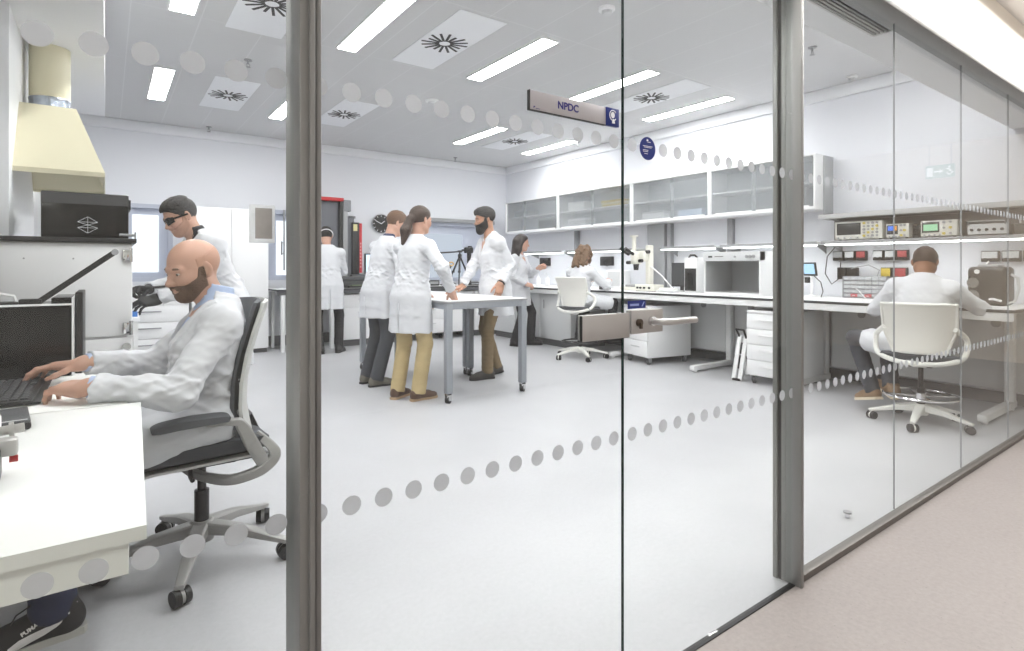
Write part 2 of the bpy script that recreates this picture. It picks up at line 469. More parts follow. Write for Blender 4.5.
# posts, rails
f = MB(); f.span(0.277, 0.301, 1.026, 1.122, 0, 2.4, 0.004); f.span(0.293, 0.303, 1.018, 1.036, 0, 2.4, 0.002)
post = struct(f.build('trim_4', M_FRAME))
MB().span(0.300, 0.310, 1.040, 1.10, 0, 2.4).build('gasket', M_FRAME_D, post)
MB().span(0.309, 0.319, 1.036, 1.105, 0, 2.4, 0.002).build('jamb_strip', M_FRAME, post)
f = MB(); f.span(2.044, 2.064, 1.032, 1.090, 0, 2.4, 0.003)
f.span(2.044, 2.06, 1.088, 1.108, 0, 2.4, 0.003)
post = struct(f.build('trim_5', M_FRAME))
MB().span(2.046, 2.056, 1.106, 1.120, 0, 2.4).build('gasket', M_FRAME_D, post)
MB().span(2.038, 2.056, 1.119, 1.138, 0, 2.4, 0.003).build('jamb_strip', M_FRAME, post)
struct(MB().span(2.064, 6.23, 1.048, 1.086, 0.0, 0.026, 0.003).build('trim_6', mat('rail dark', (112, 108, 104), 0.45, 0.4)))
struct(MB().span(-1.4, 0.284, 1.035, 1.09, 0.0, 0.045, 0.004).build('trim_7', M_FRAME))
f = MB(); f.span(-4.5, 9.0, 0.995, 1.10, 2.295, 2.345, 0.006); f.span(-4.5, 9.0, 1.005, 1.10, 2.338, 2.388, 0.006)
struct(f.build('trim_8', M_FRAME))
struct(MB().span(0.33, 2.05, 1.055, 1.075, 0.0, 0.004).build('trim_9', M_FRAME_D))
struct(MB().span(XR, 9.0, GY - 0.03, GY + 0.03, 0.0, 2.39).build('wall_front_right', M_WARM))
struct(MB().span(-4.5, -1.4, GY - 0.03, GY + 0.03, 0.0, 2.39).build('wall_front_left', M_WARM))
# linear air grille in the front soffit, behind the fixed glazing
vg = thing('air_grille', 'long grey slotted air grille in soffit above right-hand glazing', 'vent', (2.74, 1.168, 2.34)); vg.scale = (1.08, 0.7, 1)
f = MB()
f.span(-0.36, 0.36, -0.075, -0.062, -0.012, 0); f.span(-0.36, 0.36, 0.062, 0.075, -0.012, 0)
f.span(-0.36, -0.347, -0.062, 0.062, -0.012, 0); f.span(0.347, 0.36, -0.062, 0.062, -0.012, 0)
f.build('frame', M_GREYL, vg)
f = MB(); f.span(-0.347, 0.347, -0.062, 0.062, -0.003, 0); f.build('backing', M_FRAME_D, vg)
for k in range(5):
    MB().span(-0.347, 0.347, -0.056 + k * 0.0255, -0.045 + k * 0.0255, -0.011, -0.003).build('slat', M_GREYP, vg)

# door furniture
dl = thing('strike_plate', 'flat steel strike plate on fixed glass left of lever handle', 'door plate', (0.982, GY, 0.0))
MB().span(0.0, 0.176, -0.012, -0.004, 0.978, 1.045, 0.002).build('front_plate', M_STEEL, dl)
MB().span(0.003, 0.176, 0.004, 0.010, 0.98, 1.045, 0.002).build('back_plate', M_STEEL, dl)
MB().span(-0.0012, 0.0, -0.012, -0.004, 0.979, 1.044).build('rubber_end', M_FRAME_D, dl)
lk = thing('door_lock', 'square steel lock case with lever handle on glass door', 'door handle', (1.165, GY, 0.0))
MB().span(0.0, 0.132, -0.012, -0.004, 0.985, 1.05, 0.002).build('front_plate', M_STEEL, lk)
MB().span(0.0, 0.128, 0.004, 0.010, 0.987, 1.05, 0.002).build('back_plate', M_STEEL, lk)
f = MB(); f.cyl((0.028, -0.020, 1.016), (0.028, -0.011, 1.016), 0.0105); f.span(0.024, 0.032, -0.024, -0.018, 1.0, 1.016)
f.build('lock_cylinder', mat('bronze grey', (98, 88, 80), 0.35, 0.8), lk)
f = MB(); f.cyl((0.080, -0.022, 1.018), (0.080, -0.011, 1.018), 0.013); f.build('rose', M_CHROME, lk)
f = MB(); f.tube([(0.080, -0.012, 1.018), (0.080, -0.042, 1.018), (0.083, -0.052, 1.018), (0.092, -0.059, 1.018), (0.105, -0.061, 1.018), (0.215, -0.061, 1.0175)], 0.0095, 16)
f.ell((0.215, -0.061, 1.0175), (0.004, 0.0095, 0.0095)); f.build('lever', M_STEEL, lk)

# room sign on the fixed glass
sg = thing('room_sign', 'silver NPDC room sign with blue end square on glass', 'sign', (0.813, GY, 1.545))
MB().span(0.0, 0.252, -0.013, -0.004, 0.0, 0.046, 0.001).build('sign_plate', M_SIGNG, sg)
MB().span(-0.0025, 0.0, -0.013, -0.004, 0.0, 0.046).build('end_cap', M_FRAME_D, sg)
MB().span(-0.0025, 0.252, -0.0125, -0.004, -0.0018, 0.0).build('lower_edge', M_FRAME_D, sg)
MB().span(0.252, 0.300, -0.0145, -0.004, -0.001, 0.047, 0.001).build('blue_square', M_BLUE, sg)
text_mesh('NPDC', 'lettering', M_INK, 0.0255, Matrix.Translation((0.120, -0.0133, 0.0235)) @ FACE_Y, sg, 0.0003, 0.0006)
ar = MB()
ar.prism([(0.010, 0.009), (0.016, 0.009), (0.010, 0.0035)], lambda u, v, d: (u, d, v), -0.0135, -0.0128)
ar.span(0.017, 0.030, -0.0134, -0.0128, 0.0035, 0.0045); ar.build('small_arrow', M_INK, sg)
hdm = MB()                                        # head emblem: outline ring, face profile and neck block
ringpts = [(0.2765 + 0.0125 * math.cos(a), -0.0152, 0.0275 + 0.0135 * math.sin(a)) for a in [k * 2 * PI / 28 for k in range(29)][3:26]]
hdm.tube(ringpts, 0.0013, 6)
hdm.prism([(0.274 + 0.0072 * math.cos(a) + 0.002, 0.0285 + 0.0085 * math.sin(a)) for a in [k * 2 * PI / 18 for k in range(18)]], lambda u, v, d: (u, d, v), -0.0152, -0.0144)
hdm.span(0.2735, 0.2835, -0.0152, -0.0144, 0.0065, 0.0125)
hdm.span(0.2755, 0.2815, -0.0152, -0.0144, 0.0125, 0.018)
hdm.build('head_emblem', M_WHITEINK, sg)

st = thing('round_sign', 'round dark blue sticker with white lines on glass door', 'sticker', (1.236, GY - 0.0065, 1.504))
f = MB(); f.cyl((0, 0, 0), (0, -0.0012, 0), 0.0325, None, 40); f.build('sticker_disc', M_BLUE, st)
f = MB()
f.prism([(-0.006, 0.021), (0.001, 0.021), (0.003, 0.024), (-0.003, 0.027)], lambda u, v, d: (u, d, v), -0.0018, -0.001)
for (a, b, z) in ((-0.002, 0.012, 0.0185), (-0.020, 0.019, 0.0065), (-0.016, 0.015, 0.0030), (-0.020, 0.002, -0.005), (-0.020, 0.001, -0.009), (-0.014, 0.0, -0.015)):
    f.span(a, b, -0.0018, -0.001, z - 0.0007, z + 0.0007)
f.build('printed_lines', M_WHITEINK, st)
st = thing('door_label', 'small blue rectangular label on glass door above the lock', 'sticker', (1.155, GY - 0.0065, 1.055))
MB().span(0, 0.072, -0.0012, 0, 0.0, 0.022).build('label_plate', M_BLUE, st)
f = MB(); f.span(0.008, 0.044, -0.0018, -0.001, 0.0075, 0.0135); f.prism([(0.055, 0.005), (0.059, 0.005), (0.068, 0.018), (0.064, 0.018)], lambda u, v, d: (u, d, v), -0.0018, -0.001); f.build('label_marks', mat('pale ink', (150, 165, 215), 0.5), st)

rd = thing('wall_reader', 'blurred grey card reader on white plate near left glass post', 'card reader', (0.2245, GY + 0.006, 1.247))
MB().span(-0.0215, 0.0215, 0, 0.004, -0.034, 0.034, 0.0015).build('mounting_plate', frost_mat('frosted plate', (246, 246, 247), 0.02, 0.95), rd)
MB().span(-0.0140, 0.0140, -0.0115, -0.0105, -0.027, 0.027, 0.0004).build('reader_face', mat('reader grey', (176, 176, 174), 0.6, var=0.05, vscale=60), rd)

# ---------------------------------------------------------------- ceiling lights and fittings
lamp0 = None
LPOS = [(1.69, 4.2), (3.0, 4.2), (4.29, 4.19), (5.64, 4.24), (0.45, 6.87), (1.74, 6.95), (4.36, 6.85), (5.68, 6.87), (0.45, 4.2), (0.45, 1.98), (1.9, 1.72), (3.3, 1.72), (4.8, 1.72)]  # entries nearest the glass are unseen lights, added to brighten surfaces facing it
LLAB = ['long bright ceiling light cut off by the top of the picture', 'long ceiling light just above left end of the NPDC sign',
        'ceiling light crossing the glass door edge beside NPDC sign', 'ceiling light nearest the right wall, above wall cabinets',
        'ceiling light left of the left glass post, above standing man', 'ceiling light half hidden behind the left glass post',
        'small far ceiling light below row of dots, toward back wall', 'far ceiling light above corner of the wall cabinets',
        'ceiling light at top left, cut by picture edge above standing man', 'added ceiling light over the seated bald man, out of view', 'added crosswise fill light, unseen above soffit at left door pane', 'added crosswise fill light, unseen above soffit at glass door leaf', 'added crosswise fill light, unseen above soffit at right glazing']
for i, (x, y) in enumerate(LPOS):
    if lamp0 is None:
        t = thing('ceiling_light', LLAB[0], 'ceiling light', (x, y, CEIL), 0, 'ceiling lights in the laboratory')
        fr = MB()
        fr.span(-0.092, -0.078, -0.612, 0.612, -0.012, 0.0, 0.002); fr.span(0.078, 0.092, -0.612, 0.612, -0.012, 0.0, 0.002)
        fr.span(-0.078, 0.078, -0.612, -0.598, -0.012, 0.0, 0.002); fr.span(-0.078, 0.078, 0.598, 0.612, -0.012, 0.0, 0.002)
        fr.build('lamp_frame', M_METALW, t)
        MB().span(-0.078, 0.078, -0.598, 0.598, -0.0122, -0.002).build('diffuser', M_LAMP, t)
        lamp0 = t
    else:
        t = copy_tree(lamp0); t.location = (x, y, CEIL); t['label'] = LLAB[i]
        if y == 1.72: t.rotation_euler = (0, 0, PI / 2)

def vent(x, y, label, first=[None]):
    if first[0] is not None:
        t = copy_tree(first[0]); t.location = (x, y, CEIL); t['label'] = label
        return t
    t = thing('ceiling_vent', label, 'vent', (x, y, CEIL), 0, 'swirl air diffusers in the ceiling')
    MB().span(-0.21, 0.21, -0.62, 0.62, -0.006, 0.0, 0.002).build('vent_panel', M_PLAST, t)
    for k in range(16):
        a = 2 * PI * k / 16 + 0.12
        R = Matrix.Rotation(a, 3, 'Z')
        f = MB(); c = R @ Vector((0.122 if k % 4 else 0.105, 0.0, -0.0072)); f.box(c, (0.15 if k % 4 else 0.11, 0.021, 0.003), R)
        f.build('slot', M_FRAME_D, t)
    first[0] = t
    return t
for (x, y, l) in ((2.32, 4.18, 'large swirl ceiling vent between two nearest lights'), (0.965, 4.28, 'swirl ceiling vent cut by top edge beside left post'),
                  (1.085, 6.85, 'swirl ceiling vent above the standing man with dark glasses'), (2.39, 6.86, 'swirl ceiling vent just right of the left glass post'),
                  (4.99, 6.82, 'far swirl ceiling vent below the NPDC sign'), (4.945, 4.17, 'swirl ceiling vent right of glass door edge')):
    vent(x, y, l)

def sprinkler(x, y, label, first=[None]):
    if first[0] is not None:
        t = copy_tree(first[0]); t.location = (x, y, CEIL); t['label'] = label; return t
    t = thing('sprinkler', label, 'sprinkler', (x, y, CEIL), 0, 'ceiling sprinklers')
    f = MB(); f.cyl((0, 0, 0), (0, 0, -0.008), 0.035); f.cyl((0, 0, -0.008), (0, 0, -0.04), 0.009)
    f.tube([(0.012, 0, -0.035), (0.016, 0, -0.05), (0, 0, -0.065)], 0.003, 6); f.tube([(-0.012, 0, -0.035), (-0.016, 0, -0.05), (0, 0, -0.065)], 0.003, 6)
    f.build('sprinkler_body', M_GREYP, t)
    f = MB(); f.cyl((0, 0, -0.066), (0, 0, -0.069), 0.022); f.build('deflector', M_GREYP, t)
    first[0] = t; return t
for (x, y, l) in ((1.05, 5.58, 'sprinkler beside a dot left of the left post'), (1.12, 8.55, 'sprinkler near back wall above left windows'),
                  (4.9, 8.45, 'sprinkler in far back corner of the ceiling'), (4.94, 2.4, 'sprinkler seen through the right glazing near post'), (5.80, 6.3, 'sprinkler just below the NPDC sign')):
    sprinkler(x, y, l)
def detector(x, y, z, label, r=0.055):
    t = thing('smoke_detector', label, 'smoke detector', (x, y, z))
    f = MB(); f.lathe([(r, 0), (r, -0.018), (r * 0.9, -0.024)], n=32); f.build('base', M_METALW, t)
    f = MB(); f.lathe([(r * 0.62, -0.024), (r * 0.6, -0.045), (r * 0.45, -0.052)], n=32); f.build('sensor', M_GREYL, t)
detector(2.97, 2.92, CEIL, 'white smoke detector at top beside glass door edge', 0.06)
detector(3.0, 5.7, CEIL, 'round white detector behind the row of dots', 0.075)
detector(6.0, 2.53, CEIL, 'white detector near right wall seen through right glazing', 0.05)

# corridor luminaire that washes the bulkhead (real lamp by the bulkhead, above the frame)
def area(name, loc, rot, sx, sy, power, col=(1, 1, 1)):
    d = bpy.data.lights.new(name, 'AREA'); d.shape = 'RECTANGLE'; d.size = sx; d.size_y = sy; d.energy = power; d.color = col
    o = link(bpy.data.objects.new(name, d)); o.location = loc; o.rotation_euler = rot
    return o
W = SC.world = bpy.data.worlds.new('World'); W.use_nodes = True
W.node_tree.nodes['Background'].inputs[0].default_value = (1, 0.995, 0.985, 1); W.node_tree.nodes['Background'].inputs[1].default_value = 0.55
area('corridor_wash', (4.2, 0.80, 2.76), (-0.2, 0, 0), 7.0, 0.1, 58, (1, 0.98, 0.955))
area('corridor_fill', (-2.4, -0.7, 2.77), (0, 0, 0), 1.6, 0.6, 40, (1, 0.97, 0.93))  # added corridor fill light, kept left where the glass won't mirror it

# green emergency exit sign hanging in the corridor; the right-hand glazing mirrors it
t = thing('exit_sign', 'green exit sign with running figure, mirrored in right glazing', 'sign', (8.90, -0.55, 2.345))
M_EXITG = mat('exit green', (104, 150, 124), 0.4, emit=(90, 140, 110), estr=0.25)
MB().span(-0.012, 0.012, -0.16, 0.16, 0.0, 0.17, 0.003).build('sign_plate', M_EXITG, t)
f = MB()
for s_ in (-0.12, 0.12): f.cyl((0, s_, 0.17), (0, s_, 0.445), 0.004, None, 8)
f.build('hanger', M_GREYP, t)
f = MB()
f.span(-0.0145, -0.012, -0.145, -0.075, 0.025, 0.145)                     # doorway
f.box((-0.0132, -0.01, 0.085), (0.0025, 0.10, 0.022)); f.prism([(0.035, 0.085), (0.0, 0.12), (0.0, 0.05)], lambda u, v, d: (d, u - 0.005, v), -0.0145, -0.012)
f.cyl((-0.0145, 0.105, 0.135), (-0.012, 0.105, 0.135), 0.013, None, 16)   # running figure
R_ = Matrix.Rotation(0.5, 3, 'X')
f.box((-0.0132, 0.108, 0.095), (0.0025, 0.022, 0.05), R_); f.box((-0.0132, 0.128, 0.052), (0.0025, 0.014, 0.05), Matrix.Rotation(-0.9, 3, 'X')); f.box((-0.0132, 0.088, 0.05), (0.0025, 0.014, 0.05), Matrix.Rotation(0.5, 3, 'X')); f.box((-0.0132, 0.085, 0.105), (0.0025, 0.04, 0.010), Matrix.Rotation(-0.4, 3, 'X'))
f.build('pictogram', mat('exit white', (236, 242, 238), 0.5, emit=(236, 242, 238), estr=0.4), t)
# ---------------------------------------------------------------- right-hand bench
BX, BH = 5.25, 0.86
def bench_top(name, label, x0, x1, y0, y1, z1, front):
    t = thing(name, label, 'workbench', ((x0 + x1) / 2, (y0 + y1) / 2, 0.0))
    cx, cy = (x0 + x1) / 2, (y0 + y1) / 2
    MB().span(x0 - cx, x1 - cx, y0 - cy, y1 - cy, z1 - 0.022, z1, 0.003).build('dark_core_board', M_DARKTOP, t)
    MB().span(x0 - cx + 0.012, x1 - cx, y0 - cy + 0.012, y1 - cy - 0.012, z1 - 0.001, z1 + 0.002).build('white_worktop', M_WHITE, t)
    return t, cx, cy
rb, cx, cy = bench_top('laboratory_bench', 'long white laboratory bench along the right wall under cabinets', BX, XR - 0.01, 1.13, 7.96, BH, 'x')
f = MB(); f.span(BX + 0.008 - cx, BX + 0.05 - cx, 1.14 - cy, 7.95 - cy, BH - 0.085, BH - 0.022, 0.003)
f.build('front_rail', M_METALW, rb)
for k, y in enumerate((1.32, 2.78, 3.86, 5.10)):
    f = MB()
    f.span(BX + 0.0 - cx, 6.05 - cx, y - 0.03 - cy, y + 0.03 - cy, 0.02, 0.075, 0.008)
    f.span(5.94 - cx, 6.02 - cx, y - 0.03 - cy, y + 0.03 - cy, 0.075, BH - 0.03, 0.005)
    f.span(BX + 0.05 - cx, 6.02 - cx, y - 0.025 - cy, y + 0.025 - cy, BH - 0.08, BH - 0.025, 0.004)
    f.cyl((BX + 0.06 - cx, y - cy, 0.0), (BX + 0.06 - cx, y - cy, 0.025), 0.022); f.cyl((6.0 - cx, y - cy, 0.0), (6.0 - cx, y - cy, 0.025), 0.022)
    f.build('leg_frame', M_METALW, rb)
for (a, b) in ((1.2, 2.74), (2.82, 3.93), (3.95, 5.07), (5.09, 5.9)):
    MB().span(6.03 - cx, 6.05 - cx, a - cy, b - cy, 0.15, BH - 0.03, 0.003).build('back_panel', M_GREYL, rb)
for y in (1.42, 2.45, 3.62, 4.25, 5.75):
    f = MB(); f.cyl((6.03 - cx, y - cy, 0.70), (6.012 - cx, y - cy, 0.70), 0.034); f.cyl((6.012 - cx, y - cy, 0.70), (6.006 - cx, y - cy, 0.70), 0.024)
    f.build('cable_gland', M_GREYP, rb)
for k, (a, b) in enumerate(((5.93, 6.62), (6.64, 7.25), (7.27, 7.9))):
    t = thing('base_cabinet', ['grey base cabinet under right bench behind white swivel chair', 'grey base cabinet under right bench behind standing woman', 'grey base cabinet in far corner under the bench'][k], 'cabinet', (5.66, (a + b) / 2, 0), 0, 'grey base cabinets under the right bench')
    h = (b - a) / 2
    MB().span(-0.32, 0.34, -h, h, 0.10, BH - 0.09, 0.004).build('body', M_GREYL, t)
    MB().span(-0.34, -0.322, -h + 0.004, h - 0.004, 0.105, BH - 0.095, 0.003).build('door', M_GREYL, t)
    MB().span(-0.28, 0.34, -h, h, 0.0, 0.10).build('plinth', M_PLINTH, t)
    MB().span(-0.355, -0.342, h - 0.10, h - 0.085, 0.55, 0.68, 0.003).build('door_handle', M_GREYP, t)
struct(MB().span(6.2, XR, GY + 0.03, 7.9, 0.0, 0.10).build('baseboard_right', M_PLINTH))

# castor shared by carts and drawer units
def castor(mb, x, y, r=0.035, w=0.022, ang=0.0):
    d = Vector((math.cos(ang + PI / 2), math.sin(ang + PI / 2), 0)) * w
    c = Vector((x, y, r))
    mb.cyl(c - d, c + d, r, None, 20)
def castor_fork(mb, x, y, r=0.035, top=0.09):
    mb.span(x - 0.02, x + 0.02, y - 0.024, y - 0.019, r * 0.7, top); mb.span(x - 0.02, x + 0.02, y + 0.019, y + 0.024, r * 0.7, top)
    mb.span(x - 0.022, x + 0.022, y - 0.024, y + 0.024, top - 0.012, top)

def pedestal(label, loc, rz, w, d, h, nd, handle, group='white drawer pedestals on castors'):
    """front faces local -X."""
    t = thing('drawer_pedestal', label, 'drawer unit', loc, rz, group)
    MB().span(-d / 2 + 0.02, d / 2, -w / 2, w / 2, 0.085, h, 0.004).build('body', M_WHITE, t)
    z0 = 0.09; dz = (h - 0.03 - z0) / nd
    MB().span(-d / 2, -d / 2 + 0.02, -w / 2, w / 2, h - 0.026, h, 0.003).build('top_lip', M_WHITE, t)
    for k in range(nd):
        o = MB().span(-d / 2 - 0.002, -d / 2 + 0.018, -w / 2 + 0.002, w / 2 - 0.002, z0 + k * dz + 0.003, z0 + (k + 1) * dz - 0.003, 0.003).build('drawer', M_WHITE, t)
        zc = z0 + (k + 0.62) * dz
        if handle == 'bar':
            hb = MB(); hb.span(-d / 2 - 0.03, -d / 2 - 0.018, -0.09, 0.09, zc - 0.010, zc + 0.010, 0.004)
            hb.span(-d / 2 - 0.02, -d / 2 - 0.001, -0.085, -0.07, zc - 0.006, zc + 0.006); hb.span(-d / 2 - 0.02, -d / 2 - 0.001, 0.07, 0.085, zc - 0.006, zc + 0.006)
            hb.build('handle', M_METALW, o)
        else:
            MB().span(-d / 2 - 0.006, -d / 2 - 0.001, -0.085, 0.085, zc - 0.012, zc + 0.004, 0.002).build('handle', M_GREYL, o)
    for sx in (-1, 1):
        for sy in (-1, 1):
            x, y = sx * (d / 2 - 0.06), sy * (w / 2 - 0.05)
            cb = MB(); castor(cb, x, y, 0.036, 0.016, 0.4); c = cb.build('castor', M_PLINTH, t)
            fb = MB(); castor_fork(fb, x, y, 0.036, 0.086); fb.build('castor_fork', M_GREYP, c)
    return t
pedestal('white drawer pedestal behind the door lock and lever', (5.56, 4.60, 0), -0.20, 0.47, 0.66, 0.70, 3, 'flat')
pedestal('white four drawer pedestal beside right frame post', (5.54, 2.96, 0), 0.0, 0.46, 0.62, 0.735, 4, 'bar')

# folded step stool leaning on the pedestal
t = thing('step_stool', 'folded white and black step stool leaning beside four drawer pedestal', 'step stool', (5.36, 3.33, 0), 0.0)
for s in (-1, 1):
    f = MB(); f.ribbon([(-0.10, s * 0.035 - 0.01, 0.012), (0.02, s * 0.035 - 0.01, 0.46)], 0.045, 0.014, up=(1, 0, 0.2)); f.build('front_leg', M_METALW, t)
    f = MB(); f.ribbon([(0.17, s * 0.03 + 0.01, 0.012), (0.06, s * 0.03, 0.42)], 0.03, 0.014, up=(1, 0, 0.2)); f.build('back_leg', M_METALW, t)
f = MB(); f.tube([(0.02, -0.05, 0.42), (-0.04, -0.05, 0.52), (-0.04, 0.03, 0.52), (0.02, 0.03, 0.44)], 0.012, 8); f.build('grab_rail', M_BLACK, t)
for k, z in enumerate((0.17, 0.32)):
    f = MB(); f.box((-0.02 + k * 0.04, -0.01, z), (0.03, 0.06, 0.12), Matrix.Rotation(0.25, 3, 'Y'), 0.006); f.build('folded_step', M_BLACK, t)
f = MB(); f.box((-0.101, -0.01, 0.012), (0.03, 0.085, 0.024), None, 0.006); f.build('rubber_foot', M_RUBBER, t)

# ---------------------------------------------------------------- wall cabinets with frosted sliding doors
M_FROST = frost_mat('sand blasted door glass', (196, 200, 203), 0.68, 0.3)
M_FROST2 = frost_mat('satin door glass', (176, 184, 188), 0.33, 0.25)
M_CABIN = mat('cabinet inside', (196, 199, 203), 0.6)
CZ0, CZ1, CXF = 1.765, 2.335, 5.87
cabs = [(6.87, 8.32, 'far left wall cabinet with dark frosted doors', 0.62), (5.31, 6.87, 'second wall cabinet, with yellow stack behind frosted door', 0.5),
        (4.07, 5.31, 'third wall cabinet, right of the glass door edge', 0.45), (2.82, 4.07, 'nearest wall cabinet, cut by right frame post', 0.55)]
for (a, b, lab, split) in cabs:
    t = thing('wall_cabinet', lab, 'wall cabinet', ((CXF + XR) / 2, (a + b) / 2, CZ0), 0, 'frosted wall cabinets over the right bench')
    h = (b - a) / 2; dx = (XR - CXF) / 2; H = CZ1 - CZ0
    f = MB(); f.span(-dx, dx - 0.002, -h, -h + 0.022, 0, H, 0.002); f.span(-dx, dx - 0.002, h - 0.022, h, 0, H, 0.002)
    f.span(-dx, dx - 0.002, -h + 0.022, h - 0.022, 0, 0.03, 0.002); f.span(-dx, dx - 0.002, -h + 0.022, h - 0.022, H - 0.016, H, 0.002)
    f.build('carcass', M_WHITE, t)
    MB().span(dx - 0.012, dx - 0.003, -h + 0.022, h - 0.022, 0.03, H - 0.016).build('back_board', M_CABIN, t)
    MB().span(-dx + 0.05, dx - 0.012, -h + 0.022, h - 0.022, 0.275, 0.293).build('shelf', M_WHITE, t)
    m = -h + 0.022 + (2 * h - 0.044) * split
    for (y0, y1, xo) in ((-h + 0.022, m + 0.02, 0.012), (m - 0.02, h - 0.022, 0.026)):
        d = MB().span(-dx + xo, -dx + xo + 0.005, y0, y1, 0.034, H - 0.02).build('sliding_door', M_FROST, t)
        MB().span(-dx + xo - 0.004, -dx + xo + 0.008, y0 + 0.05, y1 - 0.05, 0.031, 0.045).build('door_rail', M_METALW, d)
MB().span(-0.02, 0.17, -h - 0.016, -h - 0.001, -0.06, H - 0.005, 0.002).build('end_panel', mat('end panel grey', (170, 172, 174), 0.5), t)

# things stored in the cabinets
def box_item(name, label, cat, x, y, z, sx, sy, sz, m, lid=None):
    t = thing(name, label, cat, (x, y, z))
    MB().span(-sx / 2, sx / 2, -sy / 2, sy / 2, 0, sz * (0.8 if lid else 1), 0.006).build('box_body', m, t)
    if lid: MB().span(-sx / 2 - 0.006, sx / 2 + 0.006, -sy / 2 - 0.006, sy / 2 + 0.006, sz * 0.8, sz, 0.006).build('box_lid', lid, t)
    return t
SH1, SH2 = CZ0 + 0.032, CZ0 + 0.295
for (lab, y, z, sy, sz, m, l) in (('dark storage box low in far left wall cabinet', 7.25, SH1, 0.42, 0.20, M_BLACK, M_GREYP), ('grey box on upper shelf of far left wall cabinet', 7.95, SH2, 0.4, 0.10, M_GREYP, None),
                                  ('white box on upper shelf of second wall cabinet', 6.52, SH2, 0.35, 0.13, M_PAPER, M_WHITE), ('white carton low in second wall cabinet', 6.5, SH1, 0.4, 0.13, M_GREYL, M_WHITE),
                                  ('pale carton low in third wall cabinet', 5.0, SH1, 0.36, 0.12, M_WHITE, M_GREYL), ('pale blue carton low in third wall cabinet, right half', 4.4, SH1, 0.35, 0.1, mat('pale blue card', (190, 205, 225), 0.6), None),
                                  ('grey carton low in nearest wall cabinet', 3.1, SH1, 0.3, 0.22, M_GREYP, None)):
    box_item('storage_box', lab, 'box', 6.06, y, z, 0.22, sy, sz, m, l)
for k in range(3):
    o = MB().span(-0.11, 0.11, -0.22, 0.22, 0, 0.026, 0.004).build('yellow_folder', M_YELLOW if k != 1 else mat('pale folder', (222, 214, 170), 0.6), None, (6.05, 5.72 + 0.01 * k, SH2 + 0.03 * k))
    tag(o, ['bottom folder of yellow stack in second wall cabinet', 'pale middle folder of yellow stack in wall cabinet', 'top folder of yellow stack in second wall cabinet'][k], 'folder', 'yellow folders in the second wall cabinet')

# ---------------------------------------------------------------- wall rail uprights, shelves with strip lights
for k, y in enumerate((6.75, 4.89, 3.98)):
    o = MB().span(6.15, 6.225, y - 0.03, y + 0.03, BH + 0.005, 1.76, 0.004).build('wall_upright', mat('upright grey', (150, 151, 154), 0.45), None)
    tag(o, ['slim grey upright on wall above seated curly-haired woman', 'slim grey wall upright beside wide grey trunking panel', 'slim grey wall upright above the open viewing booth'][k], 'upright', 'grey uprights on the right wall')
o = MB().span(6.14, 6.225, 4.955, 5.25, BH + 0.005, 1.76, 0.004).build('trunking_panel', mat('trunking grey', (158, 160, 163), 0.45)); tag(o, 'wide grey vertical trunking panel behind the microscope', 'panel')
def shelf(label, y0, y1, x0=5.90, z=1.43):
    t = thing('wall_shelf', label, 'shelf', (6.06, (y0 + y1) / 2, z), 0, 'grey shelves with strip lights under')
    h = (y1 - y0) / 2
    MB().span(x0 - 6.06, 0.165, -h, h, -0.028, 0, 0.003).build('shelf_board', M_GREYL, t)
    MB().span(x0 - 6.06 - 0.006, x0 - 6.06, -h, h, -0.03, 0.002, 0.002).build('front_edge', M_GREYP, t)
    MB().span(x0 - 6.06 + 0.02, x0 - 6.06 + 0.07, -h + 0.03, h - 0.03, -0.042, -0.028, 0.003).build('strip_light', M_STRIP, t)
    f = MB()
    for s in (-1, 1):
        f.prism([(0.165, -0.028), (0.165, -0.12), (0.13, -0.10), (x0 - 6.06 + 0.08, -0.028)], lambda u, v, d: (u, d, v), s * (h - 0.06) - 0.004, s * (h - 0.06) + 0.004)
    f.build('bracket', M_GREYP, t)
    return t
shelf('grey wall shelf with strip light, above the standing woman', 6.80, 7.85)
shelf('grey wall shelf with strip light, above curly-haired woman', 5.28, 6.70)
shelf('grey wall shelf with strip light, over the black tower', 4.02, 4.86)
shelf('grey wall shelf with strip light, over the viewing booth', 2.82, 3.94)
shelf('near wall shelf carrying the oscilloscopes, strip light under', 1.14, 2.78)
t = thing('upper_shelf', 'deep grey upper shelf above the oscilloscopes at right', 'shelf', (6.06, 1.96, 1.69))
MB().span(-0.17, 0.165, -0.84, 0.84, -0.03, 0, 0.003).build('shelf_board', M_GREYP, t)
MB().span(-0.185, -0.17, -0.84, 0.84, -0.035, 0.012, 0.003).build('front_lip', mat('lip grey', (176, 176, 176), 0.5), t)
o = MB().span(6.205, 6.225, 1.12, 2.79, 1.44, 1.655, 0.002).build('shelf_back_panel', mat('warm grey panel', (150, 149, 148), 0.5)); tag(o, 'dark grey back panel between the two right shelves', 'panel')

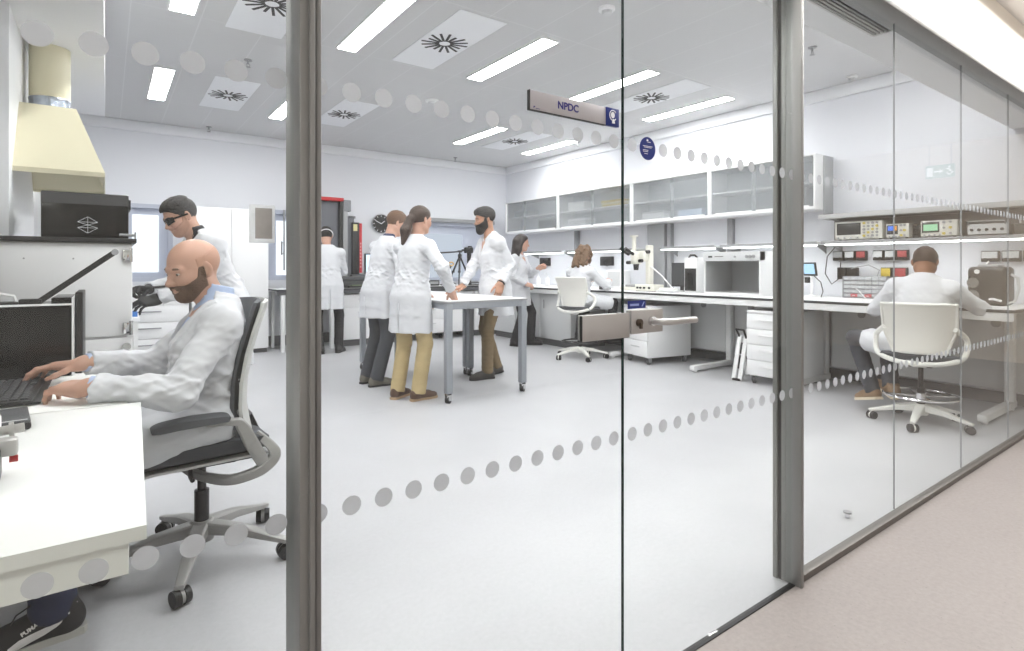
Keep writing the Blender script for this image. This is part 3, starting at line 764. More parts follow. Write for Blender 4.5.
# ---------------------------------------------------------------- instruments on the near shelf
M_INST = mat('instrument beige', (205, 203, 196), 0.5)
M_SCREEN = mat('dark lcd', (42, 44, 46), 0.2)
def scope(name, label, cat, y_far, y_near, h, depth, kind):
    """front faces -X; local Y runs from the near end (-) to the far end (+)."""
    w = (y_far - y_near); z = 1.432
    t = thing(name, label, cat, (5.94 + depth / 2, (y_far + y_near) / 2, z))
    d = depth / 2; a = w / 2
    MB().span(-d + 0.012, d, -a, a, 0.012, h, 0.008).build('case', M_INST if kind != 'dark' else M_BLACK, t)
    f = MB()
    for (u, v) in ((-d + 0.04, -a + 0.03), (-d + 0.04, a - 0.03), (d - 0.04, -a + 0.03), (d - 0.04, a - 0.03)): f.cyl((u, v, 0), (u, v, 0.014), 0.012, None, 12)
    f.build('feet', M_RUBBER, t)
    MB().span(-d, -d + 0.014, -a, a, 0.012, h, 0.005).build('front_bezel', mat('bezel pale', (214, 212, 205), 0.5), t)
    if kind in ('big', 'mid', 'small'):
        s0, s1 = {'big': (0.42, 0.96), 'mid': (0.40, 0.94), 'small': (0.36, 0.94)}[kind]
        ys0 = a - w * (1 - 0.04); ya = a - w * 0.04; yb = a - w * (0.56 if kind == 'big' else 0.52)
        sc_ = MB().span(-d - 0.003, -d + 0.001, yb, ya, h * 0.30, h * 0.92, 0.001).build('screen', M_SCREEN, t)
        if kind == 'big':
            g = MB()
            for k in range(1, 8): g.span(-d - 0.0036, -d - 0.003, yb + 0.008, ya - 0.008, h * (0.30 + 0.075 * k) - 0.001, h * (0.30 + 0.075 * k) + 0.0005)
            g.build('screen_graticule', mat('graticule', (92, 96, 96), 0.4), sc_)
        if kind == 'mid':
            MB().span(-d - 0.0038, -d - 0.003, yb + 0.012, ya - 0.012, h * 0.40, h * 0.78).build('lit_display', emit_mat('green display', (150, 196, 160), 0.9), sc_)
        if kind == 'small':
            MB().span(-d - 0.0038, -d - 0.003, yb + 0.03, ya - 0.008, h * 0.55, h * 0.85).build('lit_display', emit_mat('blue display', (80, 120, 220), 0.9), sc_)
            MB().span(-d - 0.0038, -d - 0.003, yb + 0.008, yb + 0.026, h * 0.55, h * 0.85).build('lit_display', emit_mat('orange display', (230, 150, 60), 0.8), sc_)
        rows = 5 if kind == 'big' else 3
        for r_ in range(rows):
            for c_ in range(4 if kind == 'big' else 2):
                y = yb - 0.02 - (yb + a - 0.035) * (c_ + 0.3) / (4 if kind == 'big' else 2); zz = h * (0.22 + 0.66 * r_ / max(1, rows - 1))
                kb = MB(); kb.cyl((-d - 0.012, y, zz), (-d + 0.001, y, zz), 0.009 if (r_ + c_) % 2 else 0.012, None, 12)
                kb.build('knob', M_GREYP if (r_ * 3 + c_) % 4 else mat('knob yellow', (200, 180, 70), 0.5), t)
        for k in range(6 if kind == 'big' else 4):
            y = a - 0.03 - k * (w * 0.85) / 6
            kb = MB(); kb.cyl((-d - 0.008, y, h * 0.14), (-d + 0.001, y, h * 0.14), 0.0085, None, 12); kb.build('socket', M_CHROME if kind == 'big' else M_GREYP, t)
    return t
scope('oscilloscope', 'large beige oscilloscope with dark screen, leftmost on near shelf', 'oscilloscope', 2.66, 2.24, 0.185, 0.20, 'big')
scope('signal_generator', 'small beige signal generator with blue display next to oscilloscope', 'signal generator', 2.205, 2.02, 0.14, 0.20, 'small')
t = thing('power_brick', 'small black box between two beige shelf instruments', 'box', (6.06, 1.985, 1.432))
MB().span(-0.06, 0.08, -0.03, 0.03, 0, 0.12, 0.01).build('case', M_BLACK, t); MB().span(-0.062, -0.058, -0.02, 0.02, 0.03, 0.09, 0.001).build('front_panel', M_BLACKG, t)
scope('bench_multimeter', 'beige bench meter with green display above the seated man', 'meter', 1.93, 1.66, 0.15, 0.24, 'mid')
t = thing('amplifier_unit', 'low grey electronics unit at right end of near shelf', 'instrument', (6.05, 1.46, 1.432))
MB().span(-0.11, 0.12, -0.13, 0.13, 0.012, 0.10, 0.006).build('case', M_GREYP, t)
MB().span(-0.116, -0.11, -0.128, 0.128, 0.014, 0.098, 0.002).build('front_panel', M_GREYL, t)
for k in range(5):
    f = MB(); f.cyl((-0.13, -0.10 + k * 0.05, 0.05), (-0.115, -0.10 + k * 0.05, 0.05), 0.012, None, 12); f.build('knob', M_BLACK, t)
f = MB(); f.tube([(-0.12, -0.12, 0.09), (-0.14, -0.12, 0.12), (-0.14, 0.12, 0.12), (-0.12, 0.12, 0.09)], 0.006, 8); f.build('carry_handle', M_GREYP, t)
t = thing('small_transformer', 'small dark device with posts at far right of near shelf', 'instrument', (6.04, 1.24, 1.432))
MB().span(-0.06, 0.08, -0.06, 0.06, 0, 0.09, 0.008).build('case', M_BLACK, t)
for y in (-0.03, 0.03):
    f = MB(); f.cyl((0, y, 0.09), (0, y, 0.13), 0.01, None, 12); f.build('terminal', M_CHROME, t)

# power sockets on the right wall
def socket(label, y0, y1, z0, z1, face, grp='socket blocks on the right wall', holes=2):
    t = thing('power_socket', label, 'power socket', (6.2, (y0 + y1) / 2, (z0 + z1) / 2), 0, grp)
    w, h = (y1 - y0) / 2, (z1 - z0) / 2
    MB().span(-0.03, 0.029, -w, w, -h, h, 0.006).build('socket_case', M_GREYP if face is None else M_BLACK, t)
    MB().span(-0.036, -0.029, -w + 0.006, w - 0.006, -h + 0.03, h - 0.008, 0.003).build('socket_face', face or M_GREYL, t)
    f = MB()
    for k in range(holes):
        y = -w + (2 * w) * (k + 0.5) / holes
        f.cyl((-0.039, y, -h * 0.55), (-0.03, y, -h * 0.55), 0.012, None, 12)
    f.build('socket_holes', M_RUBBER, t)
    return t
M_SRED = mat('socket red', (160, 60, 62), 0.5)
xs_ = [(2.79, 2.69), (2.675, 2.58), (2.565, 2.475), (2.41, 2.32), (2.305, 2.215), (2.20, 2.11), (2.02, 1.95)]
nm = ['leftmost of upper socket row, right of frame post', 'second socket of the upper row, pale face', 'third socket of upper row, red face', 'fourth socket of the upper row, pale face',
      'fifth socket of the upper row, pale face', 'sixth socket of upper row, red face', 'socket beside the seated man\'s head']
fc = [M_GREYP, M_GREYL, M_SRED, M_GREYL, M_GREYL, M_SRED, M_BLACK]
for (a, b), l, c in zip(xs_, nm, fc): socket(l, b, a, 1.235, 1.335, c)
for (a, b), l, c in zip([(2.745, 2.66), (2.65, 2.555), (2.34, 2.25), (2.22, 2.12)], ['black leftmost socket of the lower socket row', 'black second socket of the lower socket row', 'yellow-faced socket of the lower socket row', 'red-faced last socket of the lower socket row'], [M_BLACK, M_BLACK, M_YELLOW, M_SRED]):
    socket(l, b, a, 1.045, 1.165, c)
for (a, b), l in zip([(1.56, 1.44), (1.42, 1.30), (1.28, 1.16)], ['pale socket block above the black drum, left one', 'pale socket block above the black drum, right one', 'brownish socket block at right edge above drum']):
    socket(l, b, a, 1.215, 1.31, M_GREYL if b > 1.2 else mat('socket tan', (170, 120, 96), 0.5))
for (a, b), l in zip([(7.70, 7.46), (6.21, 5.97)], ['black socket block on wall behind standing woman', 'black socket block on wall right of curly-haired woman']):
    t = socket(l, b, a, 1.19, 1.33, M_BLACK, 'black socket blocks on the far wall', 3)
    tt = MB(); tt.tube([(-0.05, -0.02, 0.02), (-0.09, -0.03, 0.0), (-0.08, -0.05, -0.06), (-0.04, -0.05, -0.07)], 0.012, 8); tt.build('plug_lead', M_RUBBER, t)
# loose leads hanging from the sockets
for k, (pts, lab, m) in enumerate((([(6.16, 2.74, 1.40), (6.12, 2.82, 1.28), (6.12, 2.84, 1.1), (6.13, 2.78, 0.99), (6.14, 2.70, 1.06), (6.15, 2.70, 1.22)], 'looped dark lead hanging left of the sockets', M_BLACK),
                              ([(6.15, 2.60, 1.15), (6.10, 2.52, 1.17), (6.10, 2.42, 1.19), (6.12, 2.33, 1.14), (6.1, 2.36, 1.02), (6.04, 2.42, 0.90)], 'grey lead running from lower sockets to the drawer organiser', M_GREYP),
                              ([(6.14, 2.62, 1.04), (6.06, 2.55, 0.98), (5.98, 2.46, 0.94), (5.93, 2.38, 0.87)], 'pale thin lead across the drawer organiser', M_WHITE),
                              ([(6.15, 1.50, 1.22), (6.08, 1.52, 1.16), (6.0, 1.46, 1.14), (5.95, 1.36, 1.16)], 'pale lead plugged in above the black drum', M_WHITE))):
    o = MB().tube(pts, 0.005, 8).build('power_cord', m); tag(o, lab, 'cable')

# drawer organiser, bench-top screen, black drum
t = thing('drawer_organiser', 'small-parts drawer organiser with clear drawers on the right bench', 'drawer organiser', (6.08, 2.42, BH + 0.003))
f = MB(); w, h, d = 0.20, 0.215, 0.075
f.span(-d, d, -w, -w + 0.008, 0, h); f.span(-d, d, w - 0.008, w, 0, h); f.span(-d, d, -w, w, h - 0.008, h); f.span(-d, d, -w, w, 0, 0.008); f.span(d - 0.006, d, -w, w, 0, h)
for r_ in range(1, 5): f.span(-d, d, -w, w, r_ * 0.0415 - 0.002 + 0.006, r_ * 0.0415 + 0.002 + 0.006)
f.build('frame', M_GREYP, t)
M_CLEAR = mat('clear grey plastic', (178, 180, 184), 0.3)
for r_ in range(5):
    for c_ in range(6):
        y0 = -w + 0.01 + c_ * 0.0635; z0 = 0.011 + r_ * 0.0415
        dm = M_CLEAR
        if r_ == 0 and c_ % 2 == 0: dm = mat('red parts drawer', (188, 96, 100), 0.4)
        o = MB().span(-d - 0.004, d - 0.02, y0, y0 + 0.060, z0, z0 + 0.031, 0.002).build('drawer', dm, t)
        MB().span(-d - 0.012, -d - 0.004, y0 + 0.02, y0 + 0.04, z0 + 0.010, z0 + 0.016, 0.001).build('pull', M_GREYL, o)
t = thing('bench_screen', 'small dark tablet screen on white stand beside frame post', 'screen', (5.92, 2.90, BH + 0.003), -0.5)
MB().box((0, 0, 0.285), (0.02, 0.20, 0.14), Matrix.Rotation(-0.15, 3, 'Y'), 0.006).build('screen_case', M_BLACK, t)
MB().box((-0.0105, 0, 0.287), (0.003, 0.17, 0.105), Matrix.Rotation(-0.15, 3, 'Y')).build('lit_display', emit_mat('pale screen', (170, 205, 235), 0.9), t)
f = MB(); f.cyl((0.02, 0, 0.01), (0.02, 0, 0.23), 0.014); f.lathe([(0.07, 0), (0.07, 0.01), (0.02, 0.018)], (0.01, 0, 0)); f.build('stand', M_WHITE, t)
f = MB(); f.span(0.0, 0.03, 0.03, 0.09, 0.14, 0.20, 0.004); f.build('power_box', M_BLACK, t)
f = MB(); f.tube([(0.02, -0.03, 0.22), (0.05, -0.10, 0.15), (0.03, -0.16, 0.06), (-0.02, -0.2, 0.006)], 0.005, 8); f.build('lead', M_BLACK, t)
t = thing('equipment_drum', 'big black drum-like box with leads at right end of bench', 'equipment', (5.80, 1.40, BH + 0.003))
M_DRUM = mat('drum black', (44, 42, 40), 0.35)
f = MB(); f.box((0, 0, 0.155), (0.24, 0.25, 0.31), None, 0.035, 5); f.build('drum_body', M_DRUM, t)
MB().box((0, 0, 0.312), (0.16, 0.14, 0.03), None, 0.012, 3).build('top_handle', M_GREYP, t)
f = MB(); f.cyl((-0.125, 0.06, 0.27), (-0.118, 0.06, 0.27), 0.018); f.build('white_badge', M_WHITE, t)
for z in (0.18, 0.08):
    f = MB(); f.cyl((-0.128, 0.085, z), (-0.118, 0.085, z), 0.04); f.build('round_port', mat('port grey', (120, 118, 114), 0.4), t)
f = MB(); f.tube([(0.0, -0.12, 0.25), (-0.02, -0.17, 0.22), (-0.04, -0.18, 0.14), (-0.06, -0.16, 0.04), (-0.09, -0.12, 0.02)], 0.010, 8); f.build('grey_hose', M_GREYL, t)
f = MB(); f.tube([(-0.12, -0.02, 0.05), (-0.15, -0.05, 0.055), (-0.15, -0.1, 0.04)], 0.009, 8); f.build('white_plug', M_WHITE, t)

# ---------------------------------------------------------------- far part of the right bench
t = thing('viewing_booth', 'open-fronted grey viewing booth with control panel on right bench', 'viewing booth', (5.86, 3.60, BH + 0.003))
d, w, h = 0.27, 0.345, 0.475
M_BOOTH = mat('booth inside grey', (168, 169, 170), 0.7)
f = MB(); f.span(-d, d, -w - 0.0, -w + 0.015, 0, h, 0.003); f.span(-d, d, w - 0.015, w, 0, h, 0.003); f.span(-d, d, -w + 0.015, w - 0.015, h - 0.016, h, 0.003)
f.span(-d, d, -w + 0.015, w - 0.015, 0, 0.022, 0.003); f.span(d - 0.012, d, -w + 0.015, w - 0.015, 0.022, h - 0.016); f.build('case', M_METALW, t)
f = MB(); f.span(d - 0.02, d - 0.012, -w + 0.016, w - 0.016, 0.023, h - 0.1); f.span(-d + 0.015, d - 0.02, w - 0.021, w - 0.0155, 0.023, h - 0.1); f.span(-d + 0.015, d - 0.02, -w + 0.0155, -w + 0.021, 0.023, h - 0.1); f.span(-d + 0.015, d - 0.02, -w + 0.021, w - 0.021, 0.0225, 0.026)
f.build('grey_lining', M_BOOTH, t)
MB().span(-d - 0.012, -d + 0.1, -w, w, h - 0.10, h, 0.004).build('control_panel', M_GREYL, t)
f = MB(); f.span(-d - 0.015, -d - 0.011, w - 0.12, w - 0.07, h - 0.062, h - 0.042); f.build('dark_switch', M_BLACK, t)
f = MB(); f.span(-d - 0.0135, -d - 0.0115, w - 0.26, w - 0.15, h - 0.056, h - 0.046); f.build('panel_marking', M_GREYINK, t)
for y in (-0.06, -0.20, -0.24, -0.28):
    f = MB(); f.cyl((-d - 0.022, y, h - 0.055), (-d - 0.011, y, h - 0.055), 0.018 if y < -0.1 else 0.012, None, 16); f.build('knob', M_GREYP, t)
t = thing('computer_tower', 'white and black upright instrument left of the viewing booth', 'instrument', (5.84, 4.20, BH + 0.003))
MB().span(-0.15, 0.16, -0.09, 0.09, 0, 0.42, 0.006).build('case', M_WHITE, t)
MB().span(-0.156, -0.149, -0.08, 0.08, 0.02, 0.29, 0.004).build('black_front', M_BLACK, t)
MB().span(-0.160, -0.155, -0.035, 0.04, 0.04, 0.24, 0.003).build('front_slot', M_BLACKG, t)
f = MB(); f.tube([(-0.1, -0.06, 0.42), (-0.11, -0.03, 0.45), (-0.11, 0.03, 0.45), (-0.1, 0.06, 0.42)], 0.012, 8); f.build('top_handle', M_BLACK, t)
t = thing('computer_monitor', 'dark grey flat monitor beside white instrument on right bench', 'monitor', (5.86, 4.46, BH + 0.003))
MB().span(-0.02, 0.015, -0.14, 0.14, 0.06, 0.36, 0.006).build('monitor_case', M_BLACK, t)
MB().span(-0.0225, -0.019, -0.13, 0.13, 0.075, 0.35).build('dark_screen', mat('screen off', (58, 60, 63), 0.3), t)
f = MB(); f.span(0.0, 0.03, -0.02, 0.02, 0.008, 0.2); f.span(-0.09, 0.09, -0.1, 0.1, 0, 0.012, 0.004); f.build('stand', M_BLACK, t)

# microscope
M_MICRO = mat('microscope white', (226, 224, 214), 0.4)
t = thing('microscope', 'white stereo microscope on tall post right of glass door edge', 'microscope', (5.74, 5.10, BH + 0.003), 0.0); t.scale = (1.2, 1.2, 1.08)
MB().box((0.0, -0.02, 0.02), (0.30, 0.26, 0.04), None, 0.012).build('base', M_MICRO, t)
f = MB(); f.box((0.12, -0.09, 0.29), (0.075, 0.06, 0.53), None, 0.012); f.build('post', M_MICRO, t)
f = MB(); f.box((0.07, -0.05, 0.42), (0.13, 0.11, 0.13), None, 0.02); f.box((0.0, 0.0, 0.40), (0.10, 0.09, 0.16), None, 0.02, 3); f.build('head', M_MICRO, t)
f = MB(); f.cyl((0.0, 0.03, 0.46), (0.0, 0.03, 0.66), 0.024); f.cyl((0.0, 0.03, 0.66), (0.0, 0.03, 0.675), 0.045); f.build('camera_tube', M_MICRO, t)
for s in (0.0, 0.07):
    f = MB(); f.cyl((-0.04, s, 0.44), (-0.16, s + 0.015, 0.51), 0.018, 0.022); f.build('eyepiece', M_BLACK, t)
f = MB(); f.cyl((0.0, 0.0, 0.325), (0.0, 0.0, 0.245), 0.034, 0.026); f.build('objective', M_BLACK, t)
for (x, y, z) in ((-0.02, -0.085, 0.36), (-0.055, 0.06, 0.34), (0.06, -0.115, 0.47)):
    f = MB(); f.cyl((x, y + 0.02, z), (x, y - 0.02, z), 0.022); f.build('focus_knob', M_BLACK, t)
f = MB(); f.box((-0.01, 0.0, 0.055), (0.16, 0.16, 0.03), None, 0.006); f.build('stage', M_GREYP, t)
f = MB(); f.tube([(0.12, -0.10, 0.30), (0.10, -0.17, 0.26), (0.12, -0.26, 0.18), (0.14, -0.36, 0.06), (0.14, -0.4, 0.012)], 0.007, 8); f.build('light_guide', M_WHITE, t)
t = thing('microscope_controller', 'low white control box with black knobs beside the microscope', 'control box', (5.56, 4.76, BH + 0.003))
MB().span(-0.08, 0.12, -0.17, 0.13, 0.006, 0.085, 0.006).build('case', M_MICRO, t)
for k, y in enumerate((0.08, 0.03, -0.03, -0.11)):
    f = MB(); f.cyl((-0.098, y, 0.045), (-0.079, y, 0.045), 0.013, None, 14); f.build('knob', M_BLACK, t)
MB().span(-0.07, 0.11, -0.16, 0.12, 0, 0.006).build('feet', M_RUBBER, t)
t = thing('specimen_tray', 'crumpled white wrapped tray in front of dark monitor', 'tray', (5.58, 4.42, BH + 0.003))
MB().box((0, 0, 0.012), (0.2, 0.26, 0.022), None, 0.006).build('tray_base', M_GREYL, t)
f = MB(); f.box((0.0, 0.02, 0.035), (0.14, 0.18, 0.03), Matrix.Rotation(0.2, 3, 'Z'), 0.012, 3); f.build('wrapping', M_PAPER, t)
t = thing('tool_block', 'low dark tool block left of microscope base', 'tool block', (5.52, 5.46, BH + 0.003))
MB().box((0, 0, 0.03), (0.14, 0.10, 0.06), None, 0.01).build('block', mat('tool block grey', (86, 86, 86), 0.5), t)
for k in range(3):
    f = MB(); f.cyl((-0.03 + k * 0.03, 0.0, 0.06), (-0.04 + k * 0.035, 0.0, 0.11), 0.006, None, 8); f.build('tool_handle', M_BLACK, t)
t = thing('instrument_case', 'pale cream box standing on bench behind the microscope', 'box', (6.02, 5.68, BH + 0.003))
MB().span(-0.1, 0.1, -0.14, 0.14, 0, 0.26, 0.008).build('case', M_WHITE, t); MB().span(-0.104, -0.099, -0.12, 0.12, 0.03, 0.24, 0.002).build('front_panel', M_GREYL, t)
for k, (x, y, lab) in enumerate(((5.55, 6.96, 'white bottle on bench in front of the standing woman'), (5.62, 6.82, 'second white bottle on bench before the standing woman'))):
    t = thing('wash_bottle', lab, 'bottle', (x, y, BH + 0.003))
    f = MB(); f.lathe([(0.033, 0), (0.036, 0.01), (0.036, 0.11), (0.028, 0.135), (0.014, 0.15)]); f.build('bottle_body', M_WHITE, t)
    f = MB(); f.cyl((0, 0, 0.15), (0, 0, 0.175), 0.016); f.tube([(0, 0, 0.17), (0, 0, 0.20), (-0.04, 0, 0.215), (-0.06, 0, 0.20)], 0.004, 8); f.build('spout_cap', M_WHITE, t)
o = MB().tube([(5.5, 5.75, BH + 0.005), (5.52, 5.72, 0.93), (5.56, 5.70, 1.0), (5.62, 5.68, 1.03), (5.66, 5.66, 0.99), (5.7, 5.6, 0.93)], 0.004, 8).build('bench_lead', M_GREYP); tag(o, 'thin grey lead arching on bench beside curly-haired woman', 'cable')
t = thing('door_stop', 'small metal door stop on lab floor near right frame post', 'door stop', (2.80, 1.20, 0))
f = MB(); f.cyl((0, 0, 0), (0, 0, 0.022), 0.011); f.build('stop_post', M_CHROME, t)
f = MB(); f.cyl((0, 0, 0.022), (0, 0, 0.030), 0.018); f.build('rubber_cap', M_GREYP, t)

# ---------------------------------------------------------------- back bench, cabinets and machines
bb, cx, cy = bench_top('back_bench', 'dark-topped bench along the back wall under the windows', 1.86, 5.24, 8.0, YB - 0.06, BH, 'y')
MB().span(1.87 - cx, 5.2 - cx, 8.01 - cy, 8.04 - cy, BH - 0.075, BH - 0.022).build('front_rail', mat('rail dark grey', (84, 85, 88), 0.5), bb)
for x in (1.95, 2.62):
    f = MB(); f.span(x - 0.025 - cx, x + 0.025 - cx, 8.02 - cy, 8.07 - cy, 0, BH - 0.03, 0.003); f.span(x - 0.02 - cx, x + 0.02 - cx, 8.6 - cy, 8.65 - cy, 0, BH - 0.03, 0.003)
    f.build('leg', M_METALW, bb)
struct(MB().span(LX, XR - 0.02, YB - 0.03, YB, 0.0, 0.15).build('baseboard_back', M_PLINTH))
def front_cab(label, x0, x1, casters=False, drawers=1):
    t = thing('base_cabinet', label, 'cabinet', ((x0 + x1) / 2, 8.33, 0), 0, 'white base cabinets along the back wall')
    w = (x1 - x0) / 2; zb = 0.10
    MB().span(-w, w, -0.25, 0.30, zb, BH - 0.09, 0.003).build('body', M_WHITE, t)
    if casters:
        for sx in (-1, 1):
            for sy in (-0.2, 0.2):
                c = MB(); castor(c, sx * (w - 0.06), sy, 0.04, 0.016, 0.5); c.build('castor', M_BLACK, t)
                
    else:
        MB().span(-w, w, -0.20, 0.30, 0, zb).build('plinth', M_PLINTH, t)
    zs = [zb + 0.003, 0.57, BH - 0.093] if drawers == 1 else [zb + 0.003, 0.33, 0.55, BH - 0.093]
    for k in range(len(zs) - 1):
        nmz = 'door' if (k == 0 and drawers == 1) else 'drawer'
        o = MB().span(-w + 0.003, w - 0.003, -0.27, -0.251, zs[k] + 0.002, zs[k + 1] - 0.002, 0.002).build(nmz, M_WHITE, t)
        zc = zs[k + 1] - 0.07
        MB().span(-0.07, 0.07, -0.284, -0.27, zc - 0.008, zc + 0.008, 0.003).build('handle', M_GREYL, o)
    return t
front_cab('white base cabinet right of the person in black cap', 2.80, 3.36)
front_cab('white base cabinet hidden behind the two standing colleagues', 3.38, 3.94)
front_cab('white castor cabinet left of the table leg, back wall', 3.98, 4.50, True, 2)
front_cab('white castor cabinet under the camera tripod', 4.52, 5.04, True, 1)
front_cab('white base cabinet in far corner behind bearded man', 5.06, 5.24 + 0.3, False, 1)
# tall white cupboard
t = thing('tall_cupboard', 'tall white two-door cupboard against back wall, left', 'cupboard', (1.34, 8.47, 0))
MB().span(-0.46, 0.46, -0.26, 0.26, 0.06, 1.95, 0.004).build('body', M_WHITE, t)
for s in (-1, 1):
    o = MB().span(min(s * 0.458, s * 0.003), max(s * 0.458, s * 0.003), -0.282, -0.262, 0.065, 1.945, 0.003).build('door', M_WHITE, t)
    MB().span(s * 0.03 - 0.006, s * 0.03 + 0.006, -0.30, -0.283, 0.95, 1.1, 0.003).build('handle', M_GREYL, o)
MB().span(-0.45, 0.45, -0.22, 0.26, 0, 0.06).build('plinth', M_PLINTH, t)
t = thing('base_cabinet', 'low white drawer cabinet under the left back window', 'cabinet', (0.35, 8.47, 0), 0, 'white base cabinets along the back wall')
MB().span(-0.5, 0.5, -0.26, 0.26, 0.0, 0.93, 0.004).build('body', M_WHITE, t)
for k in range(4):
    o = MB().span(-0.496, 0.496, -0.28, -0.261, 0.08 + k * 0.205, 0.275 + k * 0.205, 0.003).build('drawer', M_WHITE, t)
    MB().span(-0.2, 0.2, -0.295, -0.28, 0.20 + k * 0.205, 0.215 + k * 0.205, 0.003).build('handle', M_GREYP, o)

# universal testing machine
t = thing('testing_machine', 'grey and black testing machine with red trim on back bench', 'testing machine', (2.86, 8.38, BH + 0.002))
MB().span(-0.36, 0.34, -0.24, 0.26, 0, 0.09, 0.01).build('base', mat('machine dark grey', (70, 72, 74), 0.45), t)
MB().span(-0.06, -0.005, -0.14, 0.12, 0.09, 1.29, 0.006).build('black_column', M_BLACK, t)
MB().span(-0.005, 0.062, -0.15, 0.12, 0.09, 1.30, 0.006).build('grey_column', M_GREYP, t)
MB().span(-0.36, -0.06, -0.10, 0.14, 0.09, 1.28, 0.006).build('left_panel', mat('machine panel', (96, 98, 104), 0.5), t)
MB().span(-0.38, 0.0, -0.16, 0.15, 1.285, 1.335, 0.006).build('red_crosshead', M_RED, t)
MB().span(0.0, 0.11, -0.16, 0.15, 1.14, 1.31, 0.008).build('grey_head', mat('machine mid grey', (128, 130, 134), 0.45), t)
MB().span(0.065, 0.165, -0.13, 0.10, 0.09, 1.07, 0.006).build('rear_column', mat('machine panel', (96, 98, 104), 0.5), t)
MB().span(0.10, 0.19, -0.13, 0.06, 1.04, 1.08, 0.006).build('column_cap', M_GREYP, t)
MB().span(0.125, 0.235, -0.17, -0.02, 0.20, 0.98, 0.006).build('control_box', mat('control box black', (34, 34, 36), 0.45), t)
MB().span(0.235, 0.275, -0.17, -0.05, 0.22, 0.97, 0.004).build('red_strip', M_RED, t)
f = MB()
for k in range(8): f.span(0.242, 0.262, -0.173, -0.169, 0.30 + 0.05 * k, 0.325 + 0.05 * k)
f.build('strip_lettering', mat('pale strip marks', (226, 170, 170), 0.5), t)
f = MB(); f.span(0.14, 0.20, -0.174, -0.168, 0.85, 0.95); f.build('yellow_label', mat('label cream', (214, 206, 150), 0.5), t)
f = MB(); f.span(-0.3, 0.3, -0.22, 0.2, 0.09, 0.17, 0.02); f.span(0.1, 0.34, -0.2, 0.0, 0.09, 0.2, 0.02); f.build('grip_block', mat('machine dark grey', (70, 72, 74), 0.45), t)
t = thing('computer_monitor', 'bright blue-white monitor beside the testing machine', 'monitor', (3.42, 8.42, BH + 0.002), 0.15)
MB().span(-0.17, 0.17, -0.01, 0.03, 0.10, 0.52, 0.008).build('monitor_case', M_BLACK, t)
MB().span(-0.155, 0.155, -0.0125, -0.009, 0.13, 0.50).build('lit_screen', emit_mat('screen blue white', (196, 222, 250), 1.1), t)
f = MB(); f.span(-0.03, 0.03, 0.0, 0.03, 0.01, 0.3); f.span(-0.12, 0.12, -0.08, 0.08, 0, 0.012, 0.004); f.build('stand', M_BLACK, t)
t = thing('green_circuit_tray', 'dark tray with green circuit board before testing machine', 'tray', (3.02, 8.085, BH + 0.003))
MB().span(-0.14, 0.14, -0.04, 0.04, 0, 0.03, 0.006).build('tray_body', M_BLACK, t); MB().span(-0.1, 0.08, -0.03, 0.03, 0.03, 0.042, 0.003).build('circuit_board', mat('green board', (96, 116, 74), 0.5), t)
# wall clock
t = thing('wall_clock', 'round wall clock with black dial behind stooping man', 'clock', (3.68, YB - 0.002, 1.885))
Rm = Matrix.Rotation(PI / 2, 3, 'X')
f = MB(); f.lathe([(0.165, 0), (0.168, 0.02), (0.158, 0.035), (0.150, 0.03), (0.148, 0.012)], (0, 0, 0), 40, Rm); f.build('rim', M_CHROME, t)
f = MB(); f.lathe([(0.150, 0.008), (0.150, 0.016)], (0, 0, 0), 40, Rm); f.build('dial', M_BLACK, t)
f = MB()
for k in range(12):
    a = k * PI / 6; R = Matrix.Rotation(a, 3, 'Y'); f.box(R @ Vector((0, -0.018, 0.125)), (0.008, 0.003, 0.026), R)
f.build('hour_marks', M_WHITEINK, t)
for a, l in ((0.9, 0.08), (-1.1, 0.11)):
    R = Matrix.Rotation(a, 3, 'Y'); f = MB(); f.box(R @ Vector((0, -0.021, l / 2)), (0.009, 0.003, l), R); f.build('hand', M_WHITEINK, t)

# camera on tripod, small arm
t = thing('camera_tripod', 'black tripod with camera on its head, on back bench', 'tripod', (4.90, 8.30, BH + 0.002))
apex = Vector((0, 0, 0.50))
for k, a in enumerate((0.15, 2.25, 4.3)):
    foot = Vector((0.26 * math.cos(a), 0.16 * math.sin(a), 0.008)); mid = apex.lerp(foot, 0.55)
    f = MB(); f.cyl(apex + (foot - apex) * 0.03, mid, 0.016, 0.015, 12); f.cyl(mid, foot, 0.011, 0.010, 12); lg = f.build('leg', M_BLACK, t)
    f = MB(); f.box(mid, (0.04, 0.04, 0.035), None, 0.006); f.build('leg_clamp', M_RUBBER, lg)
f = MB(); f.cyl((0, 0, 0.26), (0, 0, 0.56), 0.014); f.lathe([(0.03, 0.47), (0.035, 0.50), (0.03, 0.53)]); f.build('centre_column', M_BLACK, t)
f = MB(); f.box((0, 0, 0.575), (0.07, 0.06, 0.035), None, 0.008); f.cyl((0.05, 0, 0.575), (-0.40, -0.04, 0.545), 0.012, 0.014, 12); f.build('pan_head', M_BLACK, t)
cam_o = thing('digital_camera', 'black camera hanging lens-down on tripod arm', 'camera', (5.07, 8.29, 1.40))
MB().box((0, 0, 0.06), (0.15, 0.08, 0.10), None, 0.014, 3).build('camera_body', M_BLACK, cam_o)
f = MB(); f.lathe([(0.036, 0.012), (0.038, -0.02), (0.034, -0.10), (0.038, -0.13), (0.036, -0.17)], (0.01, 0, 0)); f.build('lens', mat('lens black', (30, 30, 32), 0.3), cam_o)
MB().box((0.03, 0, 0.118), (0.06, 0.06, 0.03), None, 0.008).build('viewfinder', M_BLACK, cam_o)
f = MB(); f.box((-0.10, 0, 0.06), (0.06, 0.05, 0.03), None, 0.005); f.build('mount', M_BLACK, cam_o)
t = thing('inspection_arm', 'small black jointed arm with brass ring beside tripod', 'inspection arm', (4.58, 8.32, BH + 0.002))
